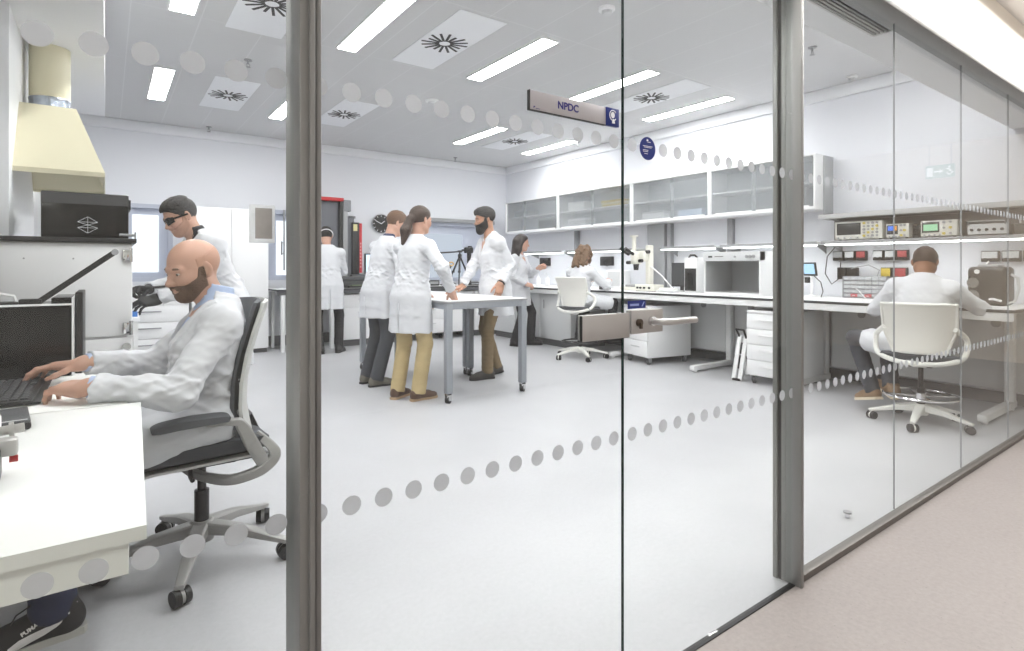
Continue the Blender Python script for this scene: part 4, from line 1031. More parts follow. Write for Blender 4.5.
f = MB(); f.lathe([(0.05, 0), (0.05, 0.014), (0.02, 0.022)]); f.build('foot', M_BLACK, t)
f = MB(); f.cyl((0, 0, 0.01), (0.0, 0, 0.12), 0.012); f.cyl((0, 0, 0.12), (0.16, 0, 0.32), 0.014); f.build('arm', M_BLACK, t)
f = MB(); f.tube([(0.17 + 0.045 * math.cos(a), 0.01, 0.36 + 0.03 * math.sin(a)) for a in [k * 2 * PI / 20 for k in range(20)]], 0.012, 8, True); f.build('brass_ring', mat('brass', (190, 156, 100), 0.35, 0.6), t)
f = MB(); f.tube([(0.0, 0, 0.06), (0.1, -0.02, 0.10), (0.18, -0.02, 0.05), (0.24, -0.03, 0.02)], 0.008, 8); f.build('cable', M_BLACK, t)
for (x, y, lab, sx, sz) in ((4.34, 8.25, 'low black box on back bench left of inspection arm', 0.2, 0.09), (5.08, 8.14, 'flat black tray on back bench right of tripod leg', 0.22, 0.05)):
    t = thing('instrument_box', lab, 'box', (x, y, BH + 0.003)); MB().span(-sx / 2, sx / 2, -0.08, 0.08, 0, sz, 0.008).build('case', M_BLACK, t)
    MB().span(-sx / 2 + 0.02, sx / 2 - 0.02, -0.083, -0.079, sz * 0.3, sz * 0.8).build('front_plate', M_GREYP, t)

# ---------------------------------------------------------------- standing tables
M_TABLEG = mat('table grey', (150, 154, 160), 0.42, 0.3)
def table(label, x0, x1, y0, y1, H=0.88):
    cx, cy = (x0 + x1) / 2, (y0 + y1) / 2; w, d = (x1 - x0) / 2, (y1 - y0) / 2
    t = thing('mobile_table', label, 'table', (cx, cy, 0), 0, 'white topped mobile tables')
    MB().span(-w, w, -d, d, H - 0.018, H, 0.003).build('tabletop', M_WHITE, t)
    MB().span(-w - 0.002, w + 0.002, -d - 0.002, d + 0.002, H - 0.022, H - 0.006, 0.002).build('edge_band', M_GREYP, t)
    f = MB(); z0, z1 = H - 0.075, H - 0.022
    f.span(-w + 0.03, w - 0.03, -d + 0.005, -d + 0.035, z0, z1, 0.003); f.span(-w + 0.03, w - 0.03, d - 0.035, d - 0.005, z0, z1, 0.003)
    f.span(-w + 0.005, -w + 0.035, -d + 0.005, d - 0.005, z0, z1, 0.003); f.span(w - 0.035, w - 0.005, -d + 0.005, d - 0.005, z0, z1, 0.003)
    f.build('apron_frame', M_TABLEG, t)
    for sx in (-1, 1):
        for sy in (-1, 1):
            x, y = sx * (w - 0.032), sy * (d - 0.032)
            lg = MB().span(x - 0.03, x + 0.03, y - 0.03, y + 0.03, 0.085, H - 0.023, 0.006).build('leg', M_TABLEG, t)
            c = MB(); castor(c, x, y, 0.034, 0.017, 0.6); c.build('castor_wheel', M_BLACK, lg)
            c = MB(); castor_fork(c, x, y, 0.034, 0.086); c.build('castor_fork', M_CHROME, lg)
    return t
table('nearer grey-legged mobile table where three colleagues gather', 2.34, 3.20, 4.18, 5.18)
table('farther grey-legged mobile table behind the gathered colleagues', 2.34, 3.20, 5.20, 6.22)
for k, (x, y, lab, m) in enumerate(((2.75, 4.62, 'white paper sheet on table between colleagues', M_PAPER), (2.93, 4.85, 'second white paper sheet under bearded man\'s hand', M_PAPER))):
    o = MB().box((x, y, 0.8815), (0.21, 0.297, 0.002), Matrix.Rotation(0.3 + k * 0.8, 3, 'Z')).build('paper_sheet', m); tag(o, lab, 'paper')

# ---------------------------------------------------------------- left side: desk, cabinet, laser engraver, hood
M_DESK = mat('desk white', (238, 238, 236), 0.45, spec=0.35)
t = thing('near_desk', 'thick white desk corner in the left foreground behind the glass', 'desk', (-0.5, 1.66, 0), 0)
f = MB(); f.prism([(-0.9, -0.52), (0.555, -0.52), (0.59, 0.53), (-0.9, 0.53)], lambda u, v, d: (u, v, d), 0.706, 0.73); f.build('desktop', M_DESK, t)
f = MB(); f.prism([(-0.88, -0.505), (0.53, -0.505), (0.565, 0.515), (-0.88, 0.515)], lambda u, v, d: (u, v, d), 0.648, 0.706); f.build('apron', M_DESK, t)
f = MB(); f.span(-0.85, -0.79, -0.48, -0.42, 0, 0.65); f.span(-0.85, -0.79, 0.42, 0.48, 0, 0.65); f.span(-0.36, -0.30, 0.0, 0.06, 0, 0.65); f.build('leg', M_DESK, t)
t = thing('computer_desk', 'white desk under keyboard and black laser engraver', 'desk', (-0.5, 2.76, 0), 0)
MB().span(-0.95, 0.555, -0.55, 0.60, 0.705, 0.73, 0.003).build('desktop', M_DESK, t)
f = MB(); f.span(-0.9, -0.84, -0.3, 0.5, 0, 0.7, 0.004); f.span(0.40, 0.46, 0.36, 0.5, 0, 0.7, 0.004); f.build('leg', M_DESK, t)

# keyboard and mouse, dark notebook, metal clamp
t = thing('keyboard', 'black computer keyboard under the seated bald man\'s hands', 'keyboard', (-0.275, 2.55, 0.731), 0.0)
Kr = Matrix.Rotation(0.0, 3, 'Z')
f = MB(); f.span(-0.085, 0.085, -0.22, 0.22, 0.004, 0.018, 0.006); f.span(0.065, 0.105, -0.22, 0.22, 0.003, 0.010, 0.004); f.build('keyboard_case', M_BLACK, t)
M_KEY = mat('keycap grey', (58, 58, 60), 0.5)
for r_ in range(6):
    n = 15 if r_ else 3
    for c_ in range(15):
        if r_ == 0 and 4 <= c_ <= 9:
            if c_ != 4: continue
            MB().span(0.052, 0.066, -0.10, 0.04, 0.0175, 0.023, 0.002).build('spacebar', M_KEY, t); continue
        x = 0.052 - r_ * 0.0245; y = -0.205 + c_ * 0.0285
        MB().span(x, x + 0.020, y, y + 0.0235, 0.0175, 0.0235, 0.002, 1).build('keycap', M_KEY, t)
t = thing('computer_mouse', 'black mouse under the bald man\'s right hand', 'mouse', (-0.20, 2.845, 0.731), 0)
f = MB(); f.ell((0, 0, 0.014), (0.055, 0.031, 0.022)); f.build('mouse_shell', M_BLACK, t)
f = MB(); f.cyl((-0.03, -0.004, 0.031), (-0.03, 0.004, 0.031), 0.008); f.build('scroll_wheel', M_GREYP, t)
t = thing('tablet_computer', 'dark grey notebook computer lying closed on near desk', 'notebook computer', (-0.325, 2.06, 0.731), 0.12)
MB().box((0, 0, 0.012), (0.30, 0.20, 0.020), None, 0.007, 3).build('lower_shell', M_BLACK, t)
MB().box((0, 0, 0.025), (0.298, 0.198, 0.008), None, 0.004).build('lid', mat('notebook lid', (72, 73, 76), 0.4), t)
MB().box((0.115, -0.09, 0.0296), (0.055, 0.006, 0.001)).build('pale_badge', M_GREYL, t)
t = thing('metal_clamp_unit', 'white and black instrument with metal clamps at left picture edge', 'instrument', (-0.190, 1.60, 0.731), 0.06)
MB().box((-0.03, 0.0, 0.05), (0.06, 0.34, 0.10), None, 0.01).build('white_case', M_WHITE, t)
MB().box((0.004, -0.08, 0.032), (0.012, 0.14, 0.06), None, 0.004).build('black_side', M_BLACK, t)
f = MB(); f.cyl((0.0, 0.02, 0.085), (0.045, 0.02, 0.088), 0.010); f.cyl((0.02, 0.02, 0.086), (0.028, 0.02, 0.0865), 0.016); f.build('clamp_screw', M_STEEL, t)
MB().box((0.018, -0.02, 0.06), (0.036, 0.04, 0.035), None, 0.006).build('clamp_jaw', M_STEEL, t)
f = MB(); f.cyl((0.022, -0.025, 0.034), (0.036, -0.025, 0.034), 0.007); f.build('red_terminal', M_RED, t)

# laser engraver on the computer desk
t = thing('laser_engraver', 'black box engraver with raised lid arm on the computer desk', 'engraver', (-0.52, 3.08, 0.731))
MB().span(-0.5, 0.405, -0.20, 0.18, 0.0, 0.285, 0.008).build('black_body', M_BLACKG, t)
MB().span(-0.5, 0.405, -0.204, -0.17, 0.285, 0.292).build('white_top_edge', M_WHITE, t)
MB().span(0.405, 0.412, -0.204, 0.18, 0.0, 0.315).build('white_side_edge', M_WHITE, t)
MB().span(0.414, 0.440, -0.16, 0.18, 0.0, 0.335, 0.004).build('side_panel', M_BLACK, t)
MB().span(0.34, 0.404, -0.19, 0.18, 0.285, 0.315, 0.003).build('raised_corner', M_BLACKG, t)
f = MB(); f.ribbon([(0.30, -0.16, 0.30), (0.545, -0.16, 0.50)], 0.02, 0.022, side=(0, 1, 0)); f.build('lid_arm', M_BLACK, t)
f = MB(); f.cyl((0.548, -0.173, 0.502), (0.548, -0.147, 0.502), 0.013); f.build('arm_tip', M_GREYP, t)
f = MB(); f.tube([(-0.1, -0.13, 0.30), (0.05, -0.15, 0.335), (0.16, -0.16, 0.34), (0.225, -0.16, 0.325), (0.235, -0.16, 0.293)], 0.006, 8); f.build('white_hose', M_WHITE, t)
MB().span(0.24, 0.31, -0.18, -0.13, 0.288, 0.312, 0.004).build('hinge_block', M_BLACK, t)
MB().span(0.0, 0.24, -0.18, -0.10, 0.29, 0.302, 0.003).build('black_rail', M_BLACK, t)

# white machine cabinet with black rim
t = thing('machine_cabinet', 'big white metal cabinet with black rim at left', 'cabinet', (-0.75, 3.66, 0))
MB().span(-0.7, 0.37, -0.23, -0.045, 0.0, 1.29, 0.004).span(0.37, 0.855, -0.23, 0.24, 0.0, 1.29, 0.004).build('body', M_WHITE, t)
MB().span(-0.7, 0.37, -0.275, -0.045, 1.29, 1.312, 0.003).span(0.37, 0.872, -0.275, 0.25, 1.29, 1.312, 0.003).build('black_rim', M_BLACK, t)
d = MB().span(0.36, 0.85, -0.252, -0.232, 0.83, 1.285, 0.002).build('door', M_WHITE, t)
f = MB(); f.cyl((0.44, -0.256, 1.21), (0.44, -0.25, 1.21), 0.004, None, 10); f.cyl((0.62, -0.256, 1.21), (0.62, -0.25, 1.21), 0.004, None, 10); f.build('screw_head', M_GREYP, d)
MB().span(0.36, 0.85, -0.252, -0.232, 0.2, 0.815, 0.002).build('lower_panel', M_WHITE, t)
for z in (1.23, 0.865):
    f = MB(); f.span(0.815, 0.845, -0.27, -0.25, z - 0.028, z + 0.028, 0.004); f.cyl((0.848, -0.262, z - 0.035), (0.848, -0.262, z + 0.035), 0.009, None, 12); f.build('hinge', M_CHROME, t)
f = MB(); f.cyl((0.83, -0.285, 0.775), (0.83, -0.25, 0.775), 0.018); f.cyl((0.83, -0.29, 0.745), (0.83, -0.25, 0.745), 0.009); f.build('latch_knob', M_CHROME, t)
f = MB(); f.cyl((0.80, -0.255, 1.33), (0.868, -0.255, 1.33), 0.007); f.span(0.862, 0.87, -0.262, -0.248, 1.305, 1.345); f.build('rim_clip', M_GREYP, t)

# dark tinted box with line emblem
t = thing('laser_printer_box', 'smoked black box with white line emblem on the white cabinet', 'printer', (-0.082, 3.66, 1.313))
MB().span(-0.172, 0.172, -0.20, 0.18, 0.0, 0.222, 0.006).build('smoked_case', M_BLACKG, t)
MB().span(-0.172, 0.172, -0.202, -0.198, 0.165, 0.218).build('upper_band', mat('smoke grey band', (70, 70, 72), 0.2), t)
MB().span(0.172, 0.182, -0.19, 0.0, 0.15, 0.20, 0.003).build('side_latch', M_BLACK, t)
f = MB(); f.cyl((0.0, -0.05, 0.22), (0.0, -0.05, 0.228), 0.045); f.build('top_knob', M_BLACK, t)
em = MB(); ex, ez = 0.006, 0.064
def L(a, b): em.cyl((ex + a[0], -0.2035, ez + a[1]), (ex + b[0], -0.2035, ez + b[1]), 0.00075, None, 6)
T_, B_ = (0, 0.04), (0, -0.04)
ul, ur, ll, lr, mid = (-0.04, 0.014), (0.04, 0.014), (-0.04, -0.014), (0.04, -0.014), (0, 0)
for a, b in ((T_, ul), (T_, ur), (ul, lr), (ul, ur), (ll, lr), (B_, ll), (B_, lr), (T_, B_), (mid, ll), (mid, ur)): L(a, b)
em.build('line_emblem', M_WHITEINK, t)

# extraction hood and duct above
t = thing('extraction_hood', 'cream sheet-metal extraction hood with round duct, upper left', 'hood', (-0.27, 4.23, 1.655))
def hood_shell(mb, inset):
    lo = [(-0.55 + inset, -0.48 + inset), (0.262 - inset, -0.48 + inset), (0.262 - inset, 0.50 - inset), (-0.55 + inset, 0.50 - inset)]
    hi = [(-0.30 + inset, -0.21 + inset), (0.13 - inset, -0.21 + inset), (0.13 - inset, 0.19 - inset), (-0.30 + inset, 0.19 - inset)]
    return lo, hi
f = MB(); lo, hi = hood_shell(f, 0); li, hi2 = hood_shell(f, 0.006); Z1 = 0.41
V = lambda p, z: f.bm.verts.new((p[0], p[1], z))
A = [V(p, 0.0) for p in lo]; A2 = [V(p, 0.025) for p in lo]; Bq = [V(p, Z1) for p in hi]; Ci = [V(p, 0.0) for p in li]; Ci2 = [V(p, 0.022) for p in li]; Dq = [V(p, Z1 - 0.008) for p in hi2]
for k in range(4):
    n = (k + 1) % 4
    f.bm.faces.new((A[k], A[n], A2[n], A2[k])); f.bm.faces.new((A2[k], A2[n], Bq[n], Bq[k])); f.bm.faces.new((Ci[k], Ci2[k], Ci2[n], Ci[n])); f.bm.faces.new((Ci2[k], Dq[k], Dq[n], Ci2[n])); f.bm.faces.new((A[k], Ci[k], Ci[n], A[n]))
f.bm.faces.new(Bq); f.bm.faces.new(Dq[::-1])
f.build('canopy', M_BEIGE, t, None, 0.3)
f = MB(); f.lathe([(0.094, 0.405), (0.096, 0.43), (0.100, 0.45), (0.095, 0.47), (0.099, 0.49), (0.094, 0.50)], (0.0, 0.02, 0), 32); f.build('foil_collar', M_FOIL, t)
f = MB(); f.cyl((0.0, 0.02, 0.49), (0.0, 0.02, 0.794), 0.096, None, 40); f.build('duct', M_BEIGE, t)

# trolley with blue tray, behind the cabinet
t = thing('lab_trolley', 'small white trolley under the gloved hands', 'trolley', (0.02, 4.22, 0))
MB().span(-0.30, 0.14, -0.20, 0.22, 0.845, 0.87, 0.004).build('top_tray', M_WHITE, t)
MB().span(-0.30, 0.14, -0.20, 0.22, 0.30, 0.325, 0.004).build('lower_tray', M_WHITE, t)
for sx in (-0.28, 0.12):
    for sy in (-0.18, 0.20):
        lg = MB().span(sx - 0.012, sx + 0.012, sy - 0.012, sy + 0.012, 0.07, 0.846).build('leg', M_METALW, t)
        c = MB(); castor(c, sx, sy, 0.035, 0.014, 0.2); c.build('castor_wheel', M_BLACK, lg)
t = thing('parts_tray', 'small blue tray just below the gloved hand', 'tray', (0.10, 4.12, 0.871))
f = MB(); f.span(-0.08, 0.05, -0.06, 0.06, 0, 0.005); f.span(-0.08, 0.05, -0.06, -0.055, 0.005, 0.03); f.span(-0.08, 0.05, 0.055, 0.06, 0.005, 0.03); f.span(0.045, 0.05, -0.055, 0.055, 0.005, 0.03); f.span(-0.08, -0.075, -0.055, 0.055, 0.005, 0.03)
f.build('tray_body', mat('tray blue', (70, 120, 190), 0.4), t)
f = MB(); f.cyl((-0.02, 0, 0.006), (-0.02, 0, 0.045), 0.02, None, 16); f.build('small_jar', M_WHITE, t)
# ---------------------------------------------------------------- implicit-surface modelling for bodies, hair and clothing
class Field:
    def __init__(s, lo, hi, h):
        s.lo = np.array(lo, float); s.h = h
        s.n = np.ceil((np.array(hi, float) - s.lo) / h).astype(int) + 1
        s.F = np.full(tuple(s.n), 1.0, np.float32)
        s.ax = [(s.lo[i] + h * np.arange(s.n[i])).astype(np.float32) for i in range(3)]
    def sub(s, lo, hi):
        a = np.clip(np.floor((np.array(lo) - s.lo) / s.h).astype(int), 0, s.n); b = np.clip(np.ceil((np.array(hi) - s.lo) / s.h).astype(int) + 1, 0, s.n)
        sl = tuple(slice(a[i], b[i]) for i in range(3))
        return sl, s.ax[0][sl[0]][:, None, None], s.ax[1][sl[1]][None, :, None], s.ax[2][sl[2]][None, None, :]
    def op(s, prim, k=0.0, mode='u', clip=None):
        f, lo, hi = prim; m = k + 0.035
        sl, x, y, z = s.sub(np.array(lo) - m, np.array(hi) + m)
        A = s.F[sl]
        if A.size == 0: return s
        d = np.broadcast_to(f(x, y, z), A.shape).astype(np.float32)
        if clip is not None: d = np.maximum(d, clip(x, y, z))
        if mode == 'u':
            if k > 0:
                t = np.maximum(k - np.abs(A - d), 0) / k
                s.F[sl] = np.minimum(A, d) - t * t * k * 0.25
            else: s.F[sl] = np.minimum(A, d)
        else:
            d = -d
            if k > 0:
                t = np.maximum(k - np.abs(A - d), 0) / k
                s.F[sl] = np.maximum(A, d) + t * t * k * 0.25
            else: s.F[sl] = np.maximum(A, d)
        return s
    def add(s, prim, k=0.0, clip=None): return s.op(prim, k, 'u', clip)
    def cut(s, prim, k=0.0): return s.op(prim, k, 's')
    def grid(s): return s.ax[0][:, None, None], s.ax[1][None, :, None], s.ax[2][None, None, :]
    def mesh(s):
        return surface_nets(s.F, s.lo, s.h)

def surface_nets(F, lo, h):
    F = F.copy(); 
    for a in range(3):                                  # keep the surface closed at the grid border
        sl = [slice(None)] * 3; sl[a] = 0; F[tuple(sl)] = np.maximum(F[tuple(sl)], h * 0.5); sl[a] = -1; F[tuple(sl)] = np.maximum(F[tuple(sl)], h * 0.5)
    S = F < 0
    c = np.zeros(tuple(np.array(F.shape) - 1), np.int8)
    for dx in (0, 1):
        for dy in (0, 1):
            for dz in (0, 1):
                c += S[dx:dx + c.shape[0], dy:dy + c.shape[1], dz:dz + c.shape[2]]
    I = np.argwhere((c > 0) & (c < 8))
    if len(I) == 0: return np.zeros((0, 3)), np.zeros((0, 4), int)
    idx = np.full(c.shape, -1, np.int32); idx[I[:, 0], I[:, 1], I[:, 2]] = np.arange(len(I))
    V = np.zeros((len(I), 3)); N = np.zeros(len(I))
    corners = [(dx, dy, dz) for dx in (0, 1) for dy in (0, 1) for dz in (0, 1)]
    val = {q: F[I[:, 0] + q[0], I[:, 1] + q[1], I[:, 2] + q[2]] for q in corners}
    for q in corners:
        for a in range(3):
            if q[a] == 0:
                r = list(q); r[a] = 1; r = tuple(r)
                va, vb = val[q], val[r]; m = (va < 0) != (vb < 0)
                t = va[m] / (va[m] - vb[m])
                p = np.tile(np.array(q, float), (m.sum(), 1)); p[:, a] = t
                V[m] += p; N[m] += 1
    V = (V / N[:, None] + I) * h + lo
    Q = []
    for a in range(3):
        b, cc = (a + 1) % 3, (a + 2) % 3
        sl0 = [slice(None)] * 3; sl1 = [slice(None)] * 3; sl0[a] = slice(0, -1); sl1[a] = slice(1, None)
        A, B = S[tuple(sl0)], S[tuple(sl1)]
        E = np.argwhere(A != B)
        E = E[(E[:, b] > 0) & (E[:, cc] > 0) & (E[:, b] < F.shape[b] - 1) & (E[:, cc] < F.shape[cc] - 1)]
        ins = S[E[:, 0], E[:, 1], E[:, 2]]
        def g(ob, oc):
            P = E.copy(); P[:, b] -= ob; P[:, cc] -= oc
            return idx[P[:, 0], P[:, 1], P[:, 2]]
        q = np.stack([g(1, 1), g(0, 1), g(0, 0), g(1, 0)], 1)
        q[~ins] = q[~ins][:, ::-1]
        Q.append(q)
    Q = np.concatenate(Q); Q = Q[(Q >= 0).all(1)]
    return V, Q

def smooth_verts(V, Q, it=1, lam=0.5):
    for _ in range(it):
        acc = np.zeros_like(V); n = np.zeros(len(V))
        for a, b in ((0, 1), (1, 2), (2, 3), (3, 0)):
            np.add.at(acc, Q[:, a], V[Q[:, b]]); np.add.at(n, Q[:, a], 1); np.add.at(acc, Q[:, b], V[Q[:, a]]); np.add.at(n, Q[:, b], 1)
        V = V + lam * (acc / np.maximum(n, 1)[:, None] - V)
    return V

def np_mesh(name, parts, m, parent=None, it=1, loc=None):
    """parts: list of (V, Q, 4x4 or None) merged in one mesh object."""
    Vs, Qs, off = [], [], 0
    for V, Q, M in parts:
        if len(V) == 0: continue
        if it: V = smooth_verts(V, Q, it)
        if M is not None:
            A = np.array(M); V = V @ A[:3, :3].T + A[:3, 3]
            if np.linalg.det(A[:3, :3]) < 0: Q = Q[:, ::-1]
        Vs.append(V); Qs.append(Q + off); off += len(V)
    V = np.concatenate(Vs); Q = np.concatenate(Qs)
    me = bpy.data.meshes.new(name)
    me.vertices.add(len(V)); me.vertices.foreach_set('co', V.astype(np.float32).ravel())
    me.loops.add(len(Q) * 4); me.loops.foreach_set('vertex_index', Q.astype(np.int32).ravel())
    me.polygons.add(len(Q)); me.polygons.foreach_set('loop_start', np.arange(0, len(Q) * 4, 4, dtype=np.int32))
    me.polygons.foreach_set('use_smooth', np.ones(len(Q), bool))
    me.update(calc_edges=True); me.validate()
    me.materials.append(m)
    o = bpy.data.objects.new(name, me)
    if loc is not None: o.location = loc
    return link(o, parent)

def p_cone(a, b, ra, rb=None):
    rb = ra if rb is None else rb
    a = np.array(a, float); b = np.array(b, float); d = b - a; L2 = max(float(d @ d), 1e-9)
    def f(x, y, z):
        t = np.clip(((x - a[0]) * d[0] + (y - a[1]) * d[1] + (z - a[2]) * d[2]) / L2, 0, 1)
        return np.sqrt((x - a[0] - t * d[0]) ** 2 + (y - a[1] - t * d[1]) ** 2 + (z - a[2] - t * d[2]) ** 2) - (ra + t * (rb - ra))
    r = max(ra, rb)
    return f, np.minimum(a, b) - r, np.maximum(a, b) + r

def p_ell(c, r, R=None):
    c = np.array(c, float); r = np.array(r, float); R = np.eye(3) if R is None else np.array(R)   # columns of R = axes
    def f(x, y, z):
        X, Y, Z = x - c[0], y - c[1], z - c[2]
        q = [R[0, i] * X + R[1, i] * Y + R[2, i] * Z for i in range(3)]
        k0 = np.sqrt((q[0] / r[0]) ** 2 + (q[1] / r[1]) ** 2 + (q[2] / r[2]) ** 2)
        k1 = np.sqrt((q[0] / r[0] ** 2) ** 2 + (q[1] / r[1] ** 2) ** 2 + (q[2] / r[2] ** 2) ** 2)
        return k0 * (k0 - 1) / np.maximum(k1, 1e-6)
    e = np.sqrt(((R * r) ** 2).sum(1))
    return f, c - e, c + e

def p_box(c, s, R=None, rad=0.01):
    c = np.array(c, float); s = np.array(s, float) / 2 - rad; R = np.eye(3) if R is None else np.array(R)
    def f(x, y, z):
        X, Y, Z = x - c[0], y - c[1], z - c[2]
        q = [np.abs(R[0, i] * X + R[1, i] * Y + R[2, i] * Z) - s[i] for i in range(3)]
        out = np.sqrt(np.maximum(q[0], 0) ** 2 + np.maximum(q[1], 0) ** 2 + np.maximum(q[2], 0) ** 2)
        return out + np.minimum(np.maximum(q[0], np.maximum(q[1], q[2])), 0) - rad
    e = np.abs(R) @ (s + rad)
    return f, c - e, c + e

def p_loft(o, R, keys, fold=0.0, nf=7, ph=0.0, pw=2.0):
    """elliptic loft. R columns = (front, left, up axis); keys = (t, cx, cy, rx, ry) along the axis."""
    o = np.array(o, float); R = np.array(R); K = np.array(keys, float)
    ts = K[:, 0]
    # smooth (monotone-ish) resampling of the keys
    tt = np.linspace(ts[0], ts[-1], 80); fine = np.stack([np.interp(tt, ts, K[:, i]) for i in range(1, 5)], 1)
    ker = np.array([1, 2, 3, 2, 1.0]); ker /= ker.sum()
    for i in range(4):
        p = np.pad(fine[:, i], 2, mode='edge'); fine[:, i] = np.convolve(p, ker, 'valid')
    def f(x, y, z):
        X, Y, Z = x - o[0], y - o[1], z - o[2]
        q = [R[0, i] * X + R[1, i] * Y + R[2, i] * Z for i in range(3)]
        t = q[2]; tcl = np.clip(t, ts[0], ts[-1])
        g = [np.interp(tcl, tt, fine[:, i]) for i in range(4)]
        u, v = (q[0] - g[0]), (q[1] - g[1])
        rx, ry = g[2], g[3]
        if fold:
            w = fold * np.clip((ts[-1] - t) / (ts[-1] - ts[0]), 0, 1) * np.sin(nf * np.arctan2(v, u) + ph)
            rx = rx * (1 + w); ry = ry * (1 + w)
        if pw == 2.0: k = np.sqrt((u / rx) ** 2 + (v / ry) ** 2)
        else: k = (np.abs(u / rx) ** pw + np.abs(v / ry) ** pw) ** (1 / pw)
        d = (k - 1) * np.minimum(rx, ry)
        return np.maximum(d, np.maximum(ts[0] - t, t - ts[-1]))
    m = np.abs(K[:, 1:3]).max() + K[:, 3:5].max() * 1.1
    c0 = o + R[:, 2] * ts[0]; c1 = o + R[:, 2] * ts[-1]
    return f, np.minimum(c0, c1) - m, np.maximum(c0, c1) + m

def half(p, n):
    """half-space field: negative on the side that n points away from."""
    p = np.array(p, float); n = np.array(n, float); n /= np.linalg.norm(n)
    return lambda x, y, z: (x - p[0]) * n[0] + (y - p[1]) * n[1] + (z - p[2]) * n[2]

_rng = np.random.RandomState(5)
_WV = []
for i in range(14):
    v = _rng.normal(size=3); v /= np.linalg.norm(v); L = _rng.uniform(0.07, 0.22)
    _WV.append((v * 2 * PI / L, _rng.uniform(0, 6.28), L))
_WA = []
for i in range(7):
    a = _rng.uniform(0, 2 * PI); L = _rng.uniform(0.10, 0.22); v = np.array((math.cos(a), math.sin(a), _rng.uniform(-0.25, 0.25))); _WA.append((v * 2 * PI / L, _rng.uniform(0, 6.28)))
_WBV = []
for i in range(8):
    v = unit_ = _rng.normal(size=3) * np.array((0.45, 0.45, 1.0)); v = v / np.linalg.norm(v); L = _rng.uniform(0.045, 0.085); _WBV.append((v * 2 * PI / L, _rng.uniform(0, 6.28)))
def fold_a(x, y, z, seed):
    s = 0
    for i, (k, ph) in enumerate(_WA): s = s + np.sin(k[0] * x + k[1] * y + k[2] * z + ph + seed * (1 + 0.3 * i) + 0.8 * np.sin(7 * z + i))
    return s / 4.0
def fold_b(x, y, z, seed):
    s = 0
    for i, (k, ph) in enumerate(_WBV):
        q = np.sin(k[0] * x + k[1] * y + k[2] * z + ph + seed * (1 + 0.41 * i) + 1.1 * np.sin(9 * x + 11 * y + i))
        s = s + np.maximum(q, 0) ** 3
    return s / 2.2 - 0.6
def wrinkle(x, y, z, seed=0.0, sc=1.0):
    s = 0
    for i, (k, ph, L) in enumerate(_WV):
        a = np.sin(k[0] * x * sc + k[1] * y * sc + k[2] * z * sc + ph + seed * (1 + 0.37 * i) + 1.3 * np.sin(k[1] * x * 0.5 * sc - k[0] * z * 0.6 * sc + i))
        s = s + (1 - np.abs(a)) * L
    return s / 0.9 - 0.8

def rotm(yaw=0, pitch=0, roll=0):
    """head / hand style rotation: yaw left +, pitch nose-down +, roll."""
    return np.array((Matrix.Rotation(yaw, 3, 'Z') @ Matrix.Rotation(pitch, 3, 'Y') @ Matrix.Rotation(roll, 3, 'X')))
def mat4(R, t):
    M = np.eye(4); M[:3, :3] = R; M[:3, 3] = t
    return M
def unit(v):
    v = np.array(v, float); return v / max(np.linalg.norm(v), 1e-9)
def ik(a, b, l1, l2, hint):
    a = np.array(a, float); b = np.array(b, float); d = b - a; L = np.linalg.norm(d)
    L_ = min(L, (l1 + l2) * 0.999); u = d / L
    x = (l1 ** 2 - l2 ** 2 + L_ ** 2) / (2 * L_); hgt = math.sqrt(max(l1 ** 2 - x ** 2, 0))
    n = np.array(hint, float); n = n - u * (n @ u); n = unit(n)
    return a + u * x + n * hgt

# ---------------------------------------------------------------- heads and hands
def head_core(F, nk, fem=False):
    """face looks along +x, origin at eye level between the ears; nk = neck base in head space."""
    jw = 0.9 if fem else 1.0
    F.add(p_ell((-0.012, 0, 0.030), (0.100, 0.077, 0.088)))
    F.add(p_ell((0.030, 0, -0.030), (0.060, 0.062, 0.078)), 0.03)
    F.add(p_cone((-0.005, 0.046 * jw, -0.055), (0.052, 0.018, -0.094), 0.024, 0.020), 0.03)
    F.add(p_cone((-0.005, -0.046 * jw, -0.055), (0.052, -0.018, -0.094), 0.024, 0.020), 0.03)
    F.add(p_ell((0.064, 0, -0.095), (0.024, 0.026 * jw, 0.020)), 0.025)
    for s in (-1, 1):
        F.add(p_ell((0.056, s * 0.040, -0.028), (0.026, 0.022, 0.022)), 0.03)
        F.cut(p_ell((0.094, s * 0.033, 0.001), (0.012, 0.017, 0.010)), 0.014)
        F.add(p_cone((0.074, s * 0.046, 0.017), (0.087, s * 0.014, 0.016), 0.008, 0.009), 0.016)
    for s in (-1, 1): F.add(p_ell((0.0765, s * 0.032, 0.0095), (0.0125, 0.0140, 0.0072)), 0.003)
    F.add(p_cone((0.082, 0, 0.006), (0.110, 0, -0.034), 0.0075, 0.0115), 0.016)
    for s in (-1, 1): F.add(p_ell((0.098, s * 0.012, -0.039), (0.012, 0.008, 0.008)), 0.008)
    F.add(p_ell((0.088, 0, -0.0595), (0.010, 0.022, 0.0055)), 0.008)
    F.add(p_ell((0.086, 0, -0.0715), (0.010, 0.020, 0.0065)), 0.008)
    F.cut(p_cone((0.100, 0.018, -0.0655), (0.100, -0.018, -0.0655), 0.0035), 0.004)
    for s in (-1, 1):
        R = rotm(s * -0.45, 0.0, 0.0)
        F.add(p_ell((-0.012, s * 0.078, -0.006), (0.020, 0.0085, 0.032), R), 0.006)
        F.cut(p_ell((-0.006, s * 0.090, -0.004), (0.010, 0.006, 0.018), R), 0.006)
    if nk is None: return F
    nk = np.array(nk, float)
    F.add(p_cone((-0.022, 0, -0.055), nk, 0.054 if not fem else 0.046, 0.058 if not fem else 0.050), 0.03)
    return F

